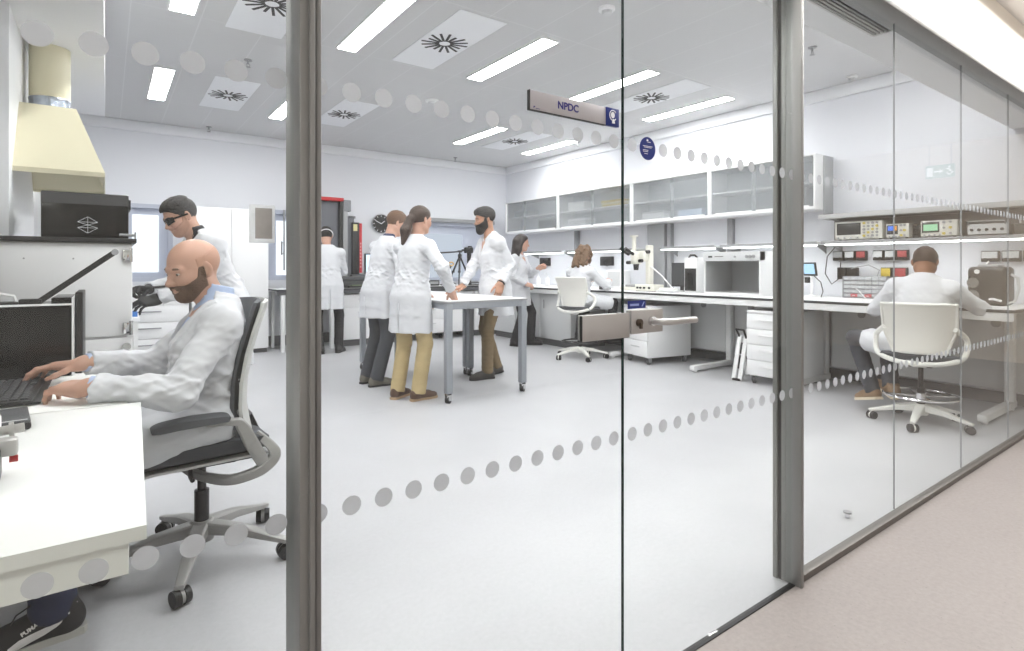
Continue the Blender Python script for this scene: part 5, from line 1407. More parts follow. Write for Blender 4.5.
def make_head(nk, h=0.005, fem=False):
    lo = np.minimum((-0.135, -0.115, -0.14), np.array(nk) - (0.11, 0.11, 0.09)); hi = np.maximum((0.14, 0.115, 0.14), np.array(nk) + 0.09)
    return head_core(Field(lo, hi, h), nk, fem)

def hand_mesh(pose='relaxed', h=0.0026):
    """a right hand: wrist at the origin, fingers along +x, back of the hand +z, thumb on +y."""
    F = Field((-0.06, -0.08, -0.11), (0.215, 0.11, 0.06), h)
    F.add(p_cone((-0.028, 0, 0), (0.0, 0, 0), 0.0255, 0.026))
    F.add(p_ell((0.0, 0, 0), (0.035, 0.031, 0.022)), 0.02)
    F.add(p_box((0.052, 0.0, -0.002), (0.095, 0.078, 0.030), None, 0.014), 0.025)
    F.add(p_ell((0.035, 0.026, -0.012), (0.034, 0.018, 0.016)), 0.02)
    F.add(p_ell((0.030, -0.026, -0.010), (0.036, 0.014, 0.014)), 0.02)
    curls = {'flat': (0.12, 0.15, 0.1), 'relaxed': (0.45, 0.55, 0.35), 'type': (0.30, 0.75, 0.45), 'grip': (1.05, 1.25, 0.7), 'pinch': (0.85, 0.85, 0.5), 'mouse': (0.18, 0.45, 0.35)}[pose]
    base = [(0.094, 0.031, 0.0), (0.099, 0.010, 0.002), (0.095, -0.011, 0.001), (0.086, -0.030, -0.002)]
    lens = [(0.044, 0.026, 0.021), (0.049, 0.030, 0.022), (0.045, 0.028, 0.021), (0.035, 0.021, 0.018)]
    rad = [(0.0092, 0.0084, 0.0076, 0.0064), (0.0094, 0.0086, 0.0078, 0.0066), (0.0090, 0.0082, 0.0074, 0.0062), (0.0080, 0.0072, 0.0066, 0.0056)]
    spread = [0.10, 0.02, -0.06, -0.15]
    for i in range(4):
        p = np.array(base[i]); a = 0.0; k = 1.0 + (0.12 if i in (2, 3) else 0.0) * (1 if pose != 'flat' else 0)
        F.add(p_cone(p - (0.04, 0, 0), p, 0.010, rad[i][0] + 0.001), 0.012)
        for j in range(3):
            a += curls[j] * k
            d = np.array((math.cos(a) * math.cos(spread[i]), math.cos(a) * math.sin(spread[i]) + 0.0, -math.sin(a)))
            q = p + d * lens[i][j]
            F.add(p_cone(p, q, rad[i][j], rad[i][j + 1]), 0.004); F.add(p_ell(p, (rad[i][j] + 0.0008,) * 3), 0.004)
            p = q
    tp = np.array((0.022, 0.034, -0.008))
    tang = {'flat': (0.75, -0.15), 'relaxed': (0.55, -0.45), 'type': (0.5, -0.5), 'grip': (0.25, -0.85), 'pinch': (0.2, -0.75), 'mouse': (0.65, -0.4)}[pose]
    F.add(p_cone((0.012, 0.018, -0.006), tp, 0.015, 0.0135), 0.015)
    yaw, dz = tang
    for L, r0, r1, dy in ((0.042, 0.0125, 0.0105, 0.0), (0.031, 0.0105, 0.0095, -0.28), (0.025, 0.0095, 0.0072, -0.22)):
        yaw += dy; d = unit((math.cos(yaw), math.sin(yaw), dz))
        q = tp + d * L; F.add(p_cone(tp, q, r0, r1), 0.006); tp = q
    return F.mesh()
_HANDS = {}
def hand(pose):
    if pose not in _HANDS: _HANDS[pose] = hand_mesh(pose)
    return _HANDS[pose]
def hand_matrix(wrist, fdir, back, side):
    """fdir: finger direction, back: where the back of the hand faces; side 'L' or 'R'."""
    x = unit(fdir); z = np.array(back, float); z = unit(z - x * (z @ x)); y = np.cross(z, x)
    R = np.stack([x, y, z], 1)
    if side == 'L': R = np.stack([x, -y, z], 1)
    return mat4(R, wrist)
# ---------------------------------------------------------------- people
M_COAT = mat('lab coat cotton', (208, 209, 213), 0.75, spec=0.2, bump=0.10, bscale=22)
SKIN = {'fair': mat('skin fair', (192, 152, 133), 0.5, spec=0.35, var=0.05, vscale=14, subs=0.12), 'tan': mat('skin tan', (184, 140, 117), 0.5, spec=0.35, var=0.05, vscale=14, subs=0.12),
        'dark': mat('skin brown', (140, 96, 70), 0.5, spec=0.35, var=0.05, vscale=14, subs=0.1)}
M_HBLK = mat('black hair', (30, 26, 25), 0.55, var=0.3, vscale=60, bump=0.5, bscale=90)
M_HDRK = mat('dark brown hair', (62, 46, 38), 0.5, var=0.3, vscale=60, bump=0.5, bscale=90)
M_HBRN = mat('brown hair', (98, 72, 54), 0.5, var=0.3, vscale=60, bump=0.5, bscale=90)
M_HCURL = mat('curly brown hair', (110, 84, 62), 0.55, var=0.4, vscale=50, bump=0.7, bscale=70)
M_LIP = mat('lips', (176, 112, 100), 0.45)
M_EYEW = mat('eye white', (196, 188, 182), 0.3)
M_IRIS = mat('dark iris', (46, 32, 24), 0.2)
UPZ = np.array((0, 0, 1.0))

def hair_mesh(style, h=0.005):
    F = Field((-0.24, -0.17, -0.36), (0.16, 0.17, 0.17), h)
    n = unit((-0.69, 0, 0.72)); p0 = n * -0.0085
    keep = half(p0, -n)
    if style in ('short', 'fade', 'crop'):
        t = {'short': 0.010, 'fade': 0.0035, 'crop': 0.004}[style]
        F.add(p_ell((-0.013, 0, 0.031), (0.100 + t, 0.077 + t, 0.088 + t * 1.3)), 0, keep)
        if style == 'fade': F.add(p_ell((-0.006, 0, 0.070), (0.102, 0.076, 0.062)), 0.01, half((0.085, 0, 0.066), (-0.18, 0, -1)))
    elif style == 'bowl':
        F.add(p_ell((-0.012, 0, 0.038), (0.116, 0.091, 0.098)), 0, half(unit((-0.52, 0, 0.85)) * 0.004, -unit((-0.52, 0, 0.85))))
        F.add(p_ell((0.050, 0, 0.090), (0.048, 0.072, 0.034)), 0.02)
    elif style == 'pony':
        F.add(p_ell((-0.014, 0, 0.033), (0.107, 0.084, 0.096)), 0, keep)
        F.add(p_ell((-0.115, 0, -0.005), (0.030, 0.034, 0.034)), 0.02)
        F.add(p_cone((-0.125, 0, -0.02), (-0.150, 0.012, -0.12), 0.036, 0.046), 0.02)
        F.add(p_cone((-0.150, 0.012, -0.12), (-0.150, 0.024, -0.235), 0.046, 0.022), 0.02)
        F.add(p_cone((-0.150, 0.030, -0.12), (-0.135, 0.050, -0.22), 0.03, 0.014), 0.02)
    elif style == 'long':
        F.add(p_ell((-0.014, 0, 0.033), (0.110, 0.088, 0.098)), 0, half(p0 + n * 0.006, -n))
        for s in (-1, 1):
            F.add(p_cone((-0.03, s * 0.070, 0.02), (-0.055, s * 0.082, -0.11), 0.034, 0.040), 0.03)
            F.add(p_cone((-0.055, s * 0.082, -0.11), (-0.065, s * 0.085, -0.23), 0.040, 0.022), 0.03)
        F.add(p_cone((-0.09, 0, 0.0), (-0.11, 0, -0.20), 0.055, 0.035), 0.04)
        F.add(p_cone((-0.09, 0.04, 0.0), (-0.11, 0.05, -0.24), 0.04, 0.02), 0.03); F.add(p_cone((-0.09, -0.04, 0.0), (-0.11, -0.05, -0.24), 0.04, 0.02), 0.03)
    elif style == 'curly':
        F.add(p_ell((-0.016, 0, 0.03), (0.108, 0.090, 0.096)), 0, half(p0 + n * 0.006, -n))
        for s in (-1, 1): F.add(p_cone((-0.05, s * 0.06, 0.0), (-0.07, s * 0.075, -0.14), 0.045, 0.035), 0.03)
        F.add(p_cone((-0.08, 0, 0.0), (-0.10, 0, -0.15), 0.055, 0.045), 0.03)
        r = np.random.RandomState(3)
        for k in range(150):
            a = r.uniform(0.35, 2 * PI - 0.35); zz = r.uniform(-0.20, 0.115); w = math.sqrt(max(0.05, 1 - (max(zz, 0) / 0.13) ** 2))
            F.add(p_ell((-0.016 + 0.108 * w * math.cos(a), 0.096 * w * math.sin(a), zz), (r.uniform(0.014, 0.024),) * 3), 0.010)
    x, y, z = F.grid()
    F.F += (0.003 * np.sin(190 * y + 30 * np.sin(16 * z)) * np.sin(60 * x + 2)).astype(np.float32)
    return F.mesh()

def beard_mesh(style, h=0.004):
    F = Field((-0.06, -0.10, -0.18), (0.15, 0.10, 0.06), h)
    head_core(F, None)
    t = {'short': 0.0040, 'full': 0.012, 'stubble': 0.0035}[style]
    if style == 'full': F.add(p_ell((0.070, 0, -0.112), (0.034, 0.036, 0.034)), 0.02)
    x, y, z = F.grid()
    G = F.F - t
    top = np.where(x < 0.018, 0.012, np.where(x < 0.03, 0.012 - (x - 0.018) * (2.6 if style == 'full' else 3.25), (-0.019 if style == 'full' else -0.027) - (x - 0.03) * (0.42 if style != 'full' else 0.45)))
    top = np.maximum(top, -0.0475)
    G = np.maximum(G, z - top)
    G = np.maximum(G, -0.001 - x + 0.12 * np.minimum(z + 0.03, 0))
    G = np.maximum(G, -(np.sqrt(((x - 0.100) / 0.03) ** 2 + (y / 0.022) ** 2 + ((z + 0.0665) / 0.0105) ** 2) - 1) * 0.009)   # mouth
    G = np.maximum(G, -(np.sqrt(((x - 0.112) / 0.03) ** 2 + (y / 0.024) ** 2 + ((z + 0.034) / 0.017) ** 2) - 1) * 0.015)   # nose
    G = G + 0.0012 * np.sin(420 * y + 60 * z) * np.sin(380 * z)
    F.F = G.astype(np.float32)
    return F.mesh()

def frame(spine, yaw):
    up = unit(spine); fw = np.array((math.cos(yaw), math.sin(yaw), 0)); fw = unit(fw - up * (fw @ up))
    return np.stack([fw, np.cross(up, fw), up], 1)

def build_person(label, loc, rz, P, K):
    """P = pose in the person's own frame (facing +x, left +y); K = looks."""
    root = thing('person', label, 'person', loc, rz)
    H = K.get('h', 0.008); sc = K.get('scale', 1.0)
    pel = np.array(P.get('pel', (0, 0, 0.95)), float); nk = np.array(P.get('neck', (0.0, 0, 1.47)), float)
    tyaw = P.get('tyaw', 0.0); R = frame(nk - pel, tyaw); fw, lf, up = R[:, 0], R[:, 1], R[:, 2]
    Lt = np.linalg.norm(nk - pel); fem = K.get('fem', False)
    sw = (0.155 if fem else 0.175) * sc * K.get('sw', 1.0); g = K.get('girth', 1.0)
    sh = {s: nk - up * 0.098 * sc + lf * sgn * sw for s, sgn in (('L', 1), ('R', -1))}
    for s in 'LR':
        if 'sh' + s in P: sh[s] = sh[s] + np.array(P['sh' + s])
    ua, fa = 0.285 * sc, 0.25 * sc
    wr = {s: np.array(P['wr'][s], float) for s in 'LR'}
    el = {s: ik(sh[s], wr[s], ua, fa, P.get('eh', {}).get(s, (-0.6, 0.5 if s == 'L' else -0.5, -0.5))) for s in 'LR'}
    for s in 'LR':                                            # keep the arm reachable
        d = wr[s] - el[s]; Ld = np.linalg.norm(d)
        if Ld > fa * 1.03: wr[s] = el[s] + d / Ld * fa * 1.03
    hipR = frame(UPZ, P.get('hyaw', tyaw * 0.5)); hl = hipR[:, 1]
    hp = {s: pel + hl * sgn * 0.092 * sc - UPZ * 0.03 for s, sgn in (('L', 1), ('R', -1))}
    an = {s: np.array(P['an'][s][:3], float) for s in 'LR'}; ayaw = {s: P['an'][s][3] for s in 'LR'}
    th, shn = 0.435 * sc, 0.425 * sc
    kn = {s: ik(hp[s], an[s], th, shn, P.get('kh', {}).get(s, (math.cos(ayaw[s]), math.sin(ayaw[s]), 0.0))) for s in 'LR'}
    hc = nk + np.array(P.get('head', (0.055, 0, 0.150)), float); RH = rotm(P.get('hy', 0), P.get('hpitch', 0), P.get('hroll', 0))
    nkh = RH.T @ (nk - up * 0.035 + fw * 0.012 - hc)
    skin = SKIN[K.get('skin', 'fair')]
    MH = mat4(RH * K.get('hs', 1.0), hc)

    # ---- body: one surface (head, neck, trunk, arms, hands, legs)
    allp = np.array([pel, nk, hc] + [q[s] for q in (sh, el, wr, kn, an) for s in 'LR'])
    lo, hi = allp.min(0) - 0.22, allp.max(0) + 0.22
    B = Field(lo, hi, 0.011)
    tk = lambda f: [(-0.06 * sc, 0, 0, 0.125 * f * g, 0.165 * f), (0.14 * Lt / 0.52, 0.005, 0, 0.105 * f * g, 0.14 * f), (0.32 * Lt / 0.52, 0.012, 0, 0.115 * f * g, 0.16 * f), (0.43 * Lt / 0.52, 0.0, 0, 0.095 * f, 0.165 * f * sw / 0.175), (0.50 * Lt / 0.52, -0.005, 0, 0.06 * f, 0.10 * f)]
    B.add(p_loft(pel, R, tk(0.92)))
    for s in 'LR':
        B.add(p_cone(nk - up * 0.055, sh[s], 0.04, 0.046), 0.04)
        B.add(p_cone(sh[s], el[s], 0.046, 0.036), 0.03); B.add(p_cone(el[s], wr[s], 0.036, 0.026), 0.02)
        B.add(p_cone(hp[s], kn[s], 0.072, 0.048), 0.04); B.add(p_cone(kn[s], an[s], 0.047, 0.034), 0.02)
        B.add(p_cone(an[s], an[s] + np.array((math.cos(ayaw[s]), math.sin(ayaw[s]), -0.6)) * 0.08, 0.032, 0.018), 0.02)
    B.add(p_cone(nk - up * 0.06, nk - up * 0.02, 0.06, 0.05), 0.03)
    parts = [(*B.mesh(), None)]
    hh = K.get('hh', 0.005)
    parts.append((*make_head(nkh, hh, fem).mesh(), MH))
    hands = {}
    for s in 'LR':
        spec = P.get('hand', {}).get(s, {})
        fd = spec.get('dir'); fd = unit(wr[s] - el[s]) if fd is None else unit(fd)
        bk = spec.get('back', (0.2, 0.9 if s == 'L' else -0.9, 0.1))
        hands[s] = (*hand(spec.get('pose', 'relaxed')), hand_matrix(wr[s], fd, bk, s) @ np.diag([sc * K.get('hands', 1.0)] * 3 + [1]))
        if not K.get('gloves'): parts.append(hands[s])
    body = np_mesh('body', parts, skin, root, 1)
    if K.get('gloves'):
        for s in 'LR': np_mesh('glove', [hands[s]], M_RUBBER, root, 1)

    # ---- hair, beard, face
    if K.get('hair'):
        hm = K['hairm']; np_mesh('hair', [(*hair_mesh(K['hair'], K.get('hairh', 0.006)), MH)], hm, root, 1)
    if K.get('beard'):
        np_mesh('beard', [(*beard_mesh(K['beard'], K.get('bh', 0.0045)), MH)], K['beardm'], root, 1)
    M4 = Matrix([list(r) for r in MH])
    if K.get('face', True):
        for s in (-1, 1):
            e = MB(); e.ell((0.0752, s * 0.032, 0.0008), (0.0114, 0.0120, 0.0064)); e.bm.transform(M4); o = e.build('eye', M_EYEW, body)
            e = MB(); e.ell((0.0850, s * 0.0325, -0.0015), (0.0026, 0.0056, 0.0048)); e.bm.transform(M4); e.build('iris', M_IRIS, body)
            e = MB(); e.tube([(0.0895, s * 0.014, 0.0180), (0.0895, s * 0.028, 0.0222), (0.082, s * 0.044, 0.0205), (0.070, s * 0.055, 0.0130)], [0.0040, 0.0050, 0.0044, 0.002], 8); e.bm.transform(M4); e.build('eyebrow', K.get('browm', M_HDRK), body)

    # ---- lab coat
    c = K.get('coat', True)
    seated = P.get('seated', False)
    hem = K.get('hem', 0.55)
    C = Field(lo - 0.03, hi + 0.03, H)
    g2 = g
    keys = [(-0.15, 0, 0, 0.08 * g2, 0.11), (-0.06, 0, 0, 0.124 * g2, 0.160), (0.05, 0, 0, 0.130 * g2, 0.170), (0.14 * Lt / 0.52, 0.005, 0, 0.122 * g2, 0.160 * K.get('waist', 1.0)), (0.30 * Lt / 0.52, 0.012, 0, 0.134 * g2, 0.178 * sw / 0.175),
            (0.40 * Lt / 0.52, -0.002, 0, 0.114, 0.176 * sw / 0.175), (0.475 * Lt / 0.52, -0.012, 0, 0.084, 0.110), (0.515 * Lt / 0.52, -0.008, 0, 0.070, 0.080)]
    C.add(p_loft(pel, R, [(a, b, d, e * sc, f_ * sc) for a, b, d, e, f_ in keys]))
    for s, sgn in (('L', 1), ('R', -1)):
        C.add(p_cone(nk - up * 0.055 + lf * sgn * 0.05, sh[s], 0.052, 0.061 * sc), 0.05)
        C.add(p_cone(sh[s], el[s], 0.062 * sc, 0.055 * sc), 0.04)
        fdir = unit(wr[s] - el[s]); cuff = wr[s] - fdir * K.get('cuff', 0.015)
        C.add(p_cone(el[s], cuff + fdir * 0.03, 0.056 * sc, 0.042 * sc), 0.025, half(cuff, fdir))
    if not seated:
        z1 = pel[2] + 0.06; dxy = P.get('skirt', (0, 0))
        sk = [(hem, dxy[0], dxy[1], 0.172 * sc * g, 0.218 * sc * K.get('flare', 1.0)), (pel[2] - 0.14, dxy[0] * 0.5, dxy[1] * 0.5, 0.156 * sc * g, 0.202 * sc), (pel[2] - 0.02, 0, 0, 0.144 * sc * g, 0.184 * sc), (z1 + 0.0, 0, 0, 0.10 * sc, 0.13 * sc), (z1 + 0.05, 0, 0, 0.05 * sc, 0.07 * sc)]
        C.add(p_loft((pel[0], pel[1], 0), hipR, sk, 0.035, 7, K.get('seed', 0.0)), 0.10)
    else:
        cutk = K.get('coatcut', 0.86)
        for s in 'LR':
            kd = kn[s] - hp[s]; e = hp[s] + kd * cutk
            C.add(p_cone(hp[s] + kd * 0.03, e, K.get('lap', 0.104) * sc, 0.092 * sc), 0.05, half(e, kd))
        C.add(p_ell(pel - UPZ * 0.04, (0.130, 0.180, 0.10)), 0.05)
        mid = (hp['L'] + hp['R']) / 2; kd = (kn['L'] + kn['R']) / 2 - mid
        C.add(p_cone(mid + kd * 0.1, mid + kd * cutk * 0.9, 0.085, 0.07), 0.06, half(mid + kd * cutk * 0.93, kd))
        if K.get('tail'):
            tl = K['tail']; C.add(p_box(pel + np.array((-0.10, 0, tl / 2 - 0.02)), (0.05, 0.36, -tl + 0.1), None, 0.02), 0.06)
    x, y, z = C.grid()
    X, Y, Z = x - pel[0], y - pel[1], z - pel[2]
    u = R[0, 0] * X + R[1, 0] * Y + R[2, 0] * Z; v = R[0, 1] * X + R[1, 1] * Y + R[2, 1] * Z; w = R[0, 2] * X + R[1, 2] * Y + R[2, 2] * Z
    F0 = C.F
    near = np.abs(F0) < 0.05
    sd = K.get('seed', 0.0)
    wb_ = np.exp(-((w - 0.13) / 0.09) ** 2) * 0.8 + 0.12
    for s in 'LR':
        for pt, rr, am in ((el[s], 0.11, 1.2), ((el[s] + wr[s]) / 2, 0.10, 0.7), (sh[s] - up * 0.07, 0.09, 0.9), (hp[s], 0.14, 0.9 if seated else 0.3)):
            wb_ = np.maximum(wb_, am * np.exp(-((x - pt[0]) ** 2 + (y - pt[1]) ** 2 + (z - pt[2]) ** 2) / rr ** 2))
    F0 = F0 + np.where(near, 0.0045 * fold_a(x, y, z, sd) - K.get('wamp', 0.010) * wb_ * fold_b(x, y, z, sd), 0).astype(np.float32)
    vb = K.get('vb', 0.27) * Lt / 0.52                                           # bottom of the neck opening
    vt = 0.515 * Lt / 0.52
    if not K.get('closed', False):
        sl_ = K.get('vwid', 0.080) / (vt - vb)
        edge = np.abs(v) - np.maximum(w - vb, 0) * sl_ * 1.0
        opening = np.maximum(np.maximum(edge, vb - w), 0.035 - u)   # negative inside the V
        lap = np.maximum(np.maximum(np.abs(edge - 0.020) - 0.020, 0.02 - u), np.maximum(vb - 0.04 - w, w - vt))
        F0 = np.minimum(F0, np.maximum(F0 - 0.006, lap))
        F0 = np.maximum(F0, np.minimum(-opening, F0 + 0.03))
    if not seated:
        pl = np.maximum(np.maximum(np.abs(v - 0.012) - 0.016, -u), w - vb)
        F0 = np.minimum(F0, np.maximum(F0 - 0.004, pl))
        for sg in (-1, 1):
            pk = np.maximum(np.maximum(np.abs(v - sg * 0.125) - 0.065, np.abs(w + 0.17) - 0.08), -u)
            F0 = np.minimum(F0, np.maximum(F0 - 0.005, pk))
        bs = np.maximum(np.maximum(np.abs(w - 0.10) - 0.022, np.abs(v) - 0.13), u)   # half belt at the back
        F0 = np.minimum(F0, np.maximum(F0 - 0.004, bs))
        vent_ = np.maximum(np.maximum(np.abs(v) - 0.003, u), w + 0.10)
        F0 = np.maximum(F0, np.minimum(-vent_, F0 + 0.02))
    ch = np.maximum(np.maximum(np.abs(v - 0.095) - 0.045, np.abs(w - vb - 0.005) - 0.055), -u)
    F0 = np.minimum(F0, np.maximum(F0 - 0.004, ch))
    C.F = F0.astype(np.float32)
    # collar ring round the neck, then a hole for the neck itself
    ct = nk + up * 0.022 + fw * 0.012
    C.add(p_cone(nk - up * 0.05, ct, 0.088, 0.072), 0.015, half(ct, up * 0.9 + fw * -0.15))
    C.cut(p_cone(nk - up * 0.02 + fw * 0.004, ct + up * 0.05 + fw * 0.02, 0.062, 0.072), 0.004)
    vc = K.get('vcut', 0.15)
    C.cut(p_box(nk + fw * 0.110 + up * 0.025, (0.17, vc, vc), R @ rotm(0, 0, PI / 4), 0.006), 0.006)
    coat = np_mesh('lab_coat', [(*C.mesh(), None)], K.get('coatm', M_COAT), root, 1)
    root['_tmp'] = 0; del root['_tmp']

    # ---- shirt seen at neck and cuffs
    if K.get('shirt'):
        S = Field(lo, hi, K.get('sh_h', 0.008))
        S.add(p_loft(pel, R, [(a, b + 0.0, d, (e - 0.012) * sc, (f_ - 0.016) * sc) for a, b, d, e, f_ in keys[2:]]))
        ct2 = nk + up * 0.045 + fw * 0.015
        S.add(p_cone(nk - up * 0.06, ct2, 0.075, 0.063), 0.02, half(ct2, up * 0.9 - fw * 0.1))
        for s, sgn in (('L', 1), ('R', -1)): S.add(p_cone(nk - up * 0.06 + lf * sgn * 0.04, sh[s], 0.038, 0.042), 0.03)
        for s in 'LR':
            fdir = unit(wr[s] - el[s]); cf = wr[s] + fdir * 0.004
            S.add(p_cone(el[s], cf + fdir * 0.02, 0.04 * sc, 0.035 * sc), 0.0, half(cf, fdir))
        S.cut(p_cone(nk - up * 0.01 + fw * 0.03, ct2 + up * 0.06 + fw * 0.04, 0.050, 0.060), 0.004)
        if K.get('opencollar', True):
            Vn = nk + fw * 0.10 - up * 0.01
            S.cut(p_box(Vn, (0.10, 0.055, 0.055), R @ rotm(0, 0, PI / 4), 0.003), 0.004)
        np_mesh('shirt', [(*S.mesh(), None)], K['shirt'], root, 1)

    # ---- trousers
    T = Field(np.minimum(lo, an['L'] - 0.12), hi, K.get('th', 0.0085))
    T.add(p_ell(pel - UPZ * 0.03, (0.118 * sc, 0.160 * sc, 0.13)))
    lw = K.get('legw', 1.0)
    for s in 'LR':
        hm_ = an[s] + UPZ * 0.005 * 0 - UPZ * K.get('hemdrop', 0.025)
        T.add(p_cone(hp[s], kn[s], 0.088 * sc * lw, 0.064 * sc * lw), 0.05)
        T.add(p_cone(kn[s], hm_ + unit(hm_ - kn[s]) * 0.03, 0.064 * sc * lw, K.get('hemr', 0.056) * sc), 0.02, half(hm_, unit(hm_ - kn[s])))
    x, y, z = T.grid()
    T.F += np.where(np.abs(T.F) < 0.04, 0.006 * wrinkle(x, y, z * 1.8, 2.0 + K.get('seed', 0), 1.2), 0).astype(np.float32)
    np_mesh('trousers', [(*T.mesh(), None)], K['trousers'], root, 1)

    # ---- shoes
    for s in 'LR':
        if K.get('noshoes'): break
        sm = shoe_mesh(K.get('shoe_style', 'plain'))
        Ms = mat4(rotm(ayaw[s], P.get('fp', {}).get(s, 0.0), 0) * sc, an[s] - np.array((0, 0, 0.085)) * sc)
        if s == 'R': Ms = Ms @ np.diag([1, -1, 1, 1])
        sh_o = np_mesh('shoe', [(*sm, Ms)], K['shoes'], root, 1)
        so = MB(); so.prism(SOLE, lambda a, b, d: (a, b, d), -0.001, 0.020); so.bm.transform(Matrix([list(r) for r in Ms])); so.build('sole', K.get('sole', M_RUBBER), sh_o)
    return root, dict(R=R, pel=pel, nk=nk, el=el, wr=wr, kn=kn, an=an, hp=hp, MH=M4, sh=sh, body=body, coat=coat, hc=hc)

SOLE = [(-0.078, -0.020), (-0.070, -0.034), (-0.03, -0.038), (0.05, -0.039), (0.11, -0.046), (0.155, -0.043), (0.188, -0.026), (0.200, 0.004), (0.190, 0.030), (0.155, 0.046), (0.10, 0.044), (0.04, 0.034), (-0.03, 0.036), (-0.070, 0.033), (-0.079, 0.018)]
_SH = {}
def shoe_mesh(style):
    if style in _SH: return _SH[style]
    F = Field((-0.11, -0.08, -0.01), (0.23, 0.08, 0.17), 0.005)
    F.add(p_cone((-0.035, 0, 0.045), (0.10, 0.0, 0.036), 0.040, 0.036))
    F.add(p_ell((0.135, 0.002, 0.030), (0.062, 0.044, 0.032)), 0.03)
    F.add(p_cone((-0.030, 0, 0.05), (-0.012, 0, 0.095), 0.038, 0.043), 0.03)
    F.add(p_cone((0.02, 0, 0.06), (0.09, 0, 0.045), 0.034, 0.028), 0.03)
    x, y, z = F.grid()
    F.F = np.maximum(F.F, 0.012 - z).astype(np.float32); F.F = np.maximum(F.F, (z - 0.105)).astype(np.float32)
    _SH[style] = F.mesh()
    return _SH[style]

def to_local(p, loc, rz):
    d = np.array(p, float) - np.array(loc, float); c, s = math.cos(-rz), math.sin(-rz)
    return (c * d[0] - s * d[1], s * d[0] + c * d[1], d[2])

M_JEAN = mat('charcoal trousers', (66, 68, 74), 0.8, var=0.1, vscale=10)
M_KHAKI = mat('khaki trousers', (184, 164, 122), 0.8, var=0.08, vscale=10)
M_OLIVE = mat('olive brown trousers', (120, 102, 74), 0.8, var=0.08, vscale=10)
M_BLKT = mat('black trousers', (34, 33, 36), 0.8)
M_NAVYJ = mat('navy jeans', (36, 42, 66), 0.8, var=0.15, vscale=14)
M_BROWNSH = mat('brown leather', (84, 60, 46), 0.5)
M_GREYSH = mat('grey green suede', (104, 100, 90), 0.7)
M_DARKSH = mat('dark suede', (58, 54, 52), 0.7)
M_BLKSH = mat('black leather', (28, 27, 28), 0.4)
M_NAVYSHIRT = mat('navy shirt', (48, 56, 86), 0.7)
M_BLUESHIRT = mat('pale blue shirt', (176, 192, 222), 0.7, var=0.04, vscale=60)
M_BLKSHIRT = mat('black tee shirt', (40, 38, 42), 0.8)

# -- woman with ponytail at the near end of the table
LOC = (2.13, 4.52, 0); RZ = 22 * D2R
tl = lambda p: to_local(p, LOC, RZ)
build_person('woman with long dark ponytail in white coat and khaki trousers, seen from behind', LOC, RZ,
    dict(pel=(0.05, 0, 0.945), neck=(0.115, 0.0, 1.445), head=(0.06, -0.01, 0.150), hy=-0.15, hpitch=0.12,
         wr=dict(R=tl((2.44, 4.27, 0.955)), L=tl((2.46, 4.80, 0.93))), hand=dict(R=dict(pose='relaxed', back=(0.25, -0.2, 0.9)), L=dict(pose='relaxed', back=(0, 0.2, 0.95))), eh=dict(R=(-0.5, -0.8, -0.3)),
         an=dict(L=(0.02, 0.13, 0.085, 0.15), R=(0.06, -0.08, 0.085, -0.28)), skirt=(0.0, 0)),
    dict(hair='pony', hairm=M_HDRK, trousers=M_KHAKI, shoes=M_BROWNSH, sole=mat('tan sole', (176, 150, 120), 0.6), fem=False, scale=0.98, hem=0.60, seed=1.0, skin='fair', legw=1.08, hemr=0.066, sw=0.95, waist=0.97, wamp=0.011))
# -- stooping man with navy collar
LOC = (2.15, 5.32, 0); RZ = 12 * D2R
tl = lambda p: to_local(p, LOC, RZ)
build_person('man with navy collar under white coat, stooping behind ponytailed woman', LOC, RZ,
    dict(pel=(0.06, 0, 0.955), neck=(0.175, 0, 1.465), head=(0.10, -0.01, 0.155), hy=-0.35, hpitch=0.45,
         wr=dict(R=tl((2.50, 5.05, 0.96)), L=tl((2.54, 5.55, 0.95))), hand=dict(R=dict(back=(0, 0, 1)), L=dict(back=(0, 0, 1))),
         an=dict(L=(0.0, 0.12, 0.085, 0.1), R=(-0.03, -0.09, 0.085, -0.2))),
    dict(hair='short', hairm=M_HBRN, trousers=M_JEAN, shoes=M_GREYSH, hem=0.67, seed=2.3, shirt=M_NAVYSHIRT, skin='fair', legw=1.05, hemr=0.068, girth=1.05))
# -- bearded man on the far side of the table
LOC = (3.34, 4.97, 0); RZ = 172 * D2R
tl = lambda p: to_local(p, LOC, RZ)
_, J = build_person('bearded man with black hair in white coat and olive trousers, facing the table', LOC, RZ,
    dict(pel=(-0.03, 0, 0.99), neck=(0.03, 0, 1.53), head=(0.065, 0.0, 0.148), hy=0.05 - 0.22, hpitch=0.20,
         wr=dict(L=tl((3.30, 4.76, 1.0)), R=tl((3.02, 5.08, 0.955))), hand=dict(L=dict(pose='relaxed', dir=(0.25, 0.1, -0.9), back=(-0.1, 0.9, 0.2)), R=dict(pose='flat', dir=(0.9, 0.1, -0.25), back=(0, 0, 1))),
         eh=dict(L=(-0.9, -0.35, -0.4), R=(-0.5, -0.6, -0.6)),
         an=dict(L=(0.10, 0.08, 0.085, 0.0), R=(-0.10, -0.10, 0.10, 0.12)), fp=dict(R=0.12), skirt=(-0.01, 0)),
    dict(hair='bowl', hairm=M_HBLK, beard='full', beardm=M_HBLK, browm=M_HBLK, trousers=M_OLIVE, shoes=M_DARKSH, hem=0.66, seed=3.1, skin='tan', scale=1.04, cuff=0.02, hemr=0.058, flare=0.95, sw=0.95))
wb = MB(); wL = J['wr']['L']; fd = unit(J['wr']['L'] - J['el']['L']); q = Vector(fd).to_track_quat('Z', 'Y').to_matrix()
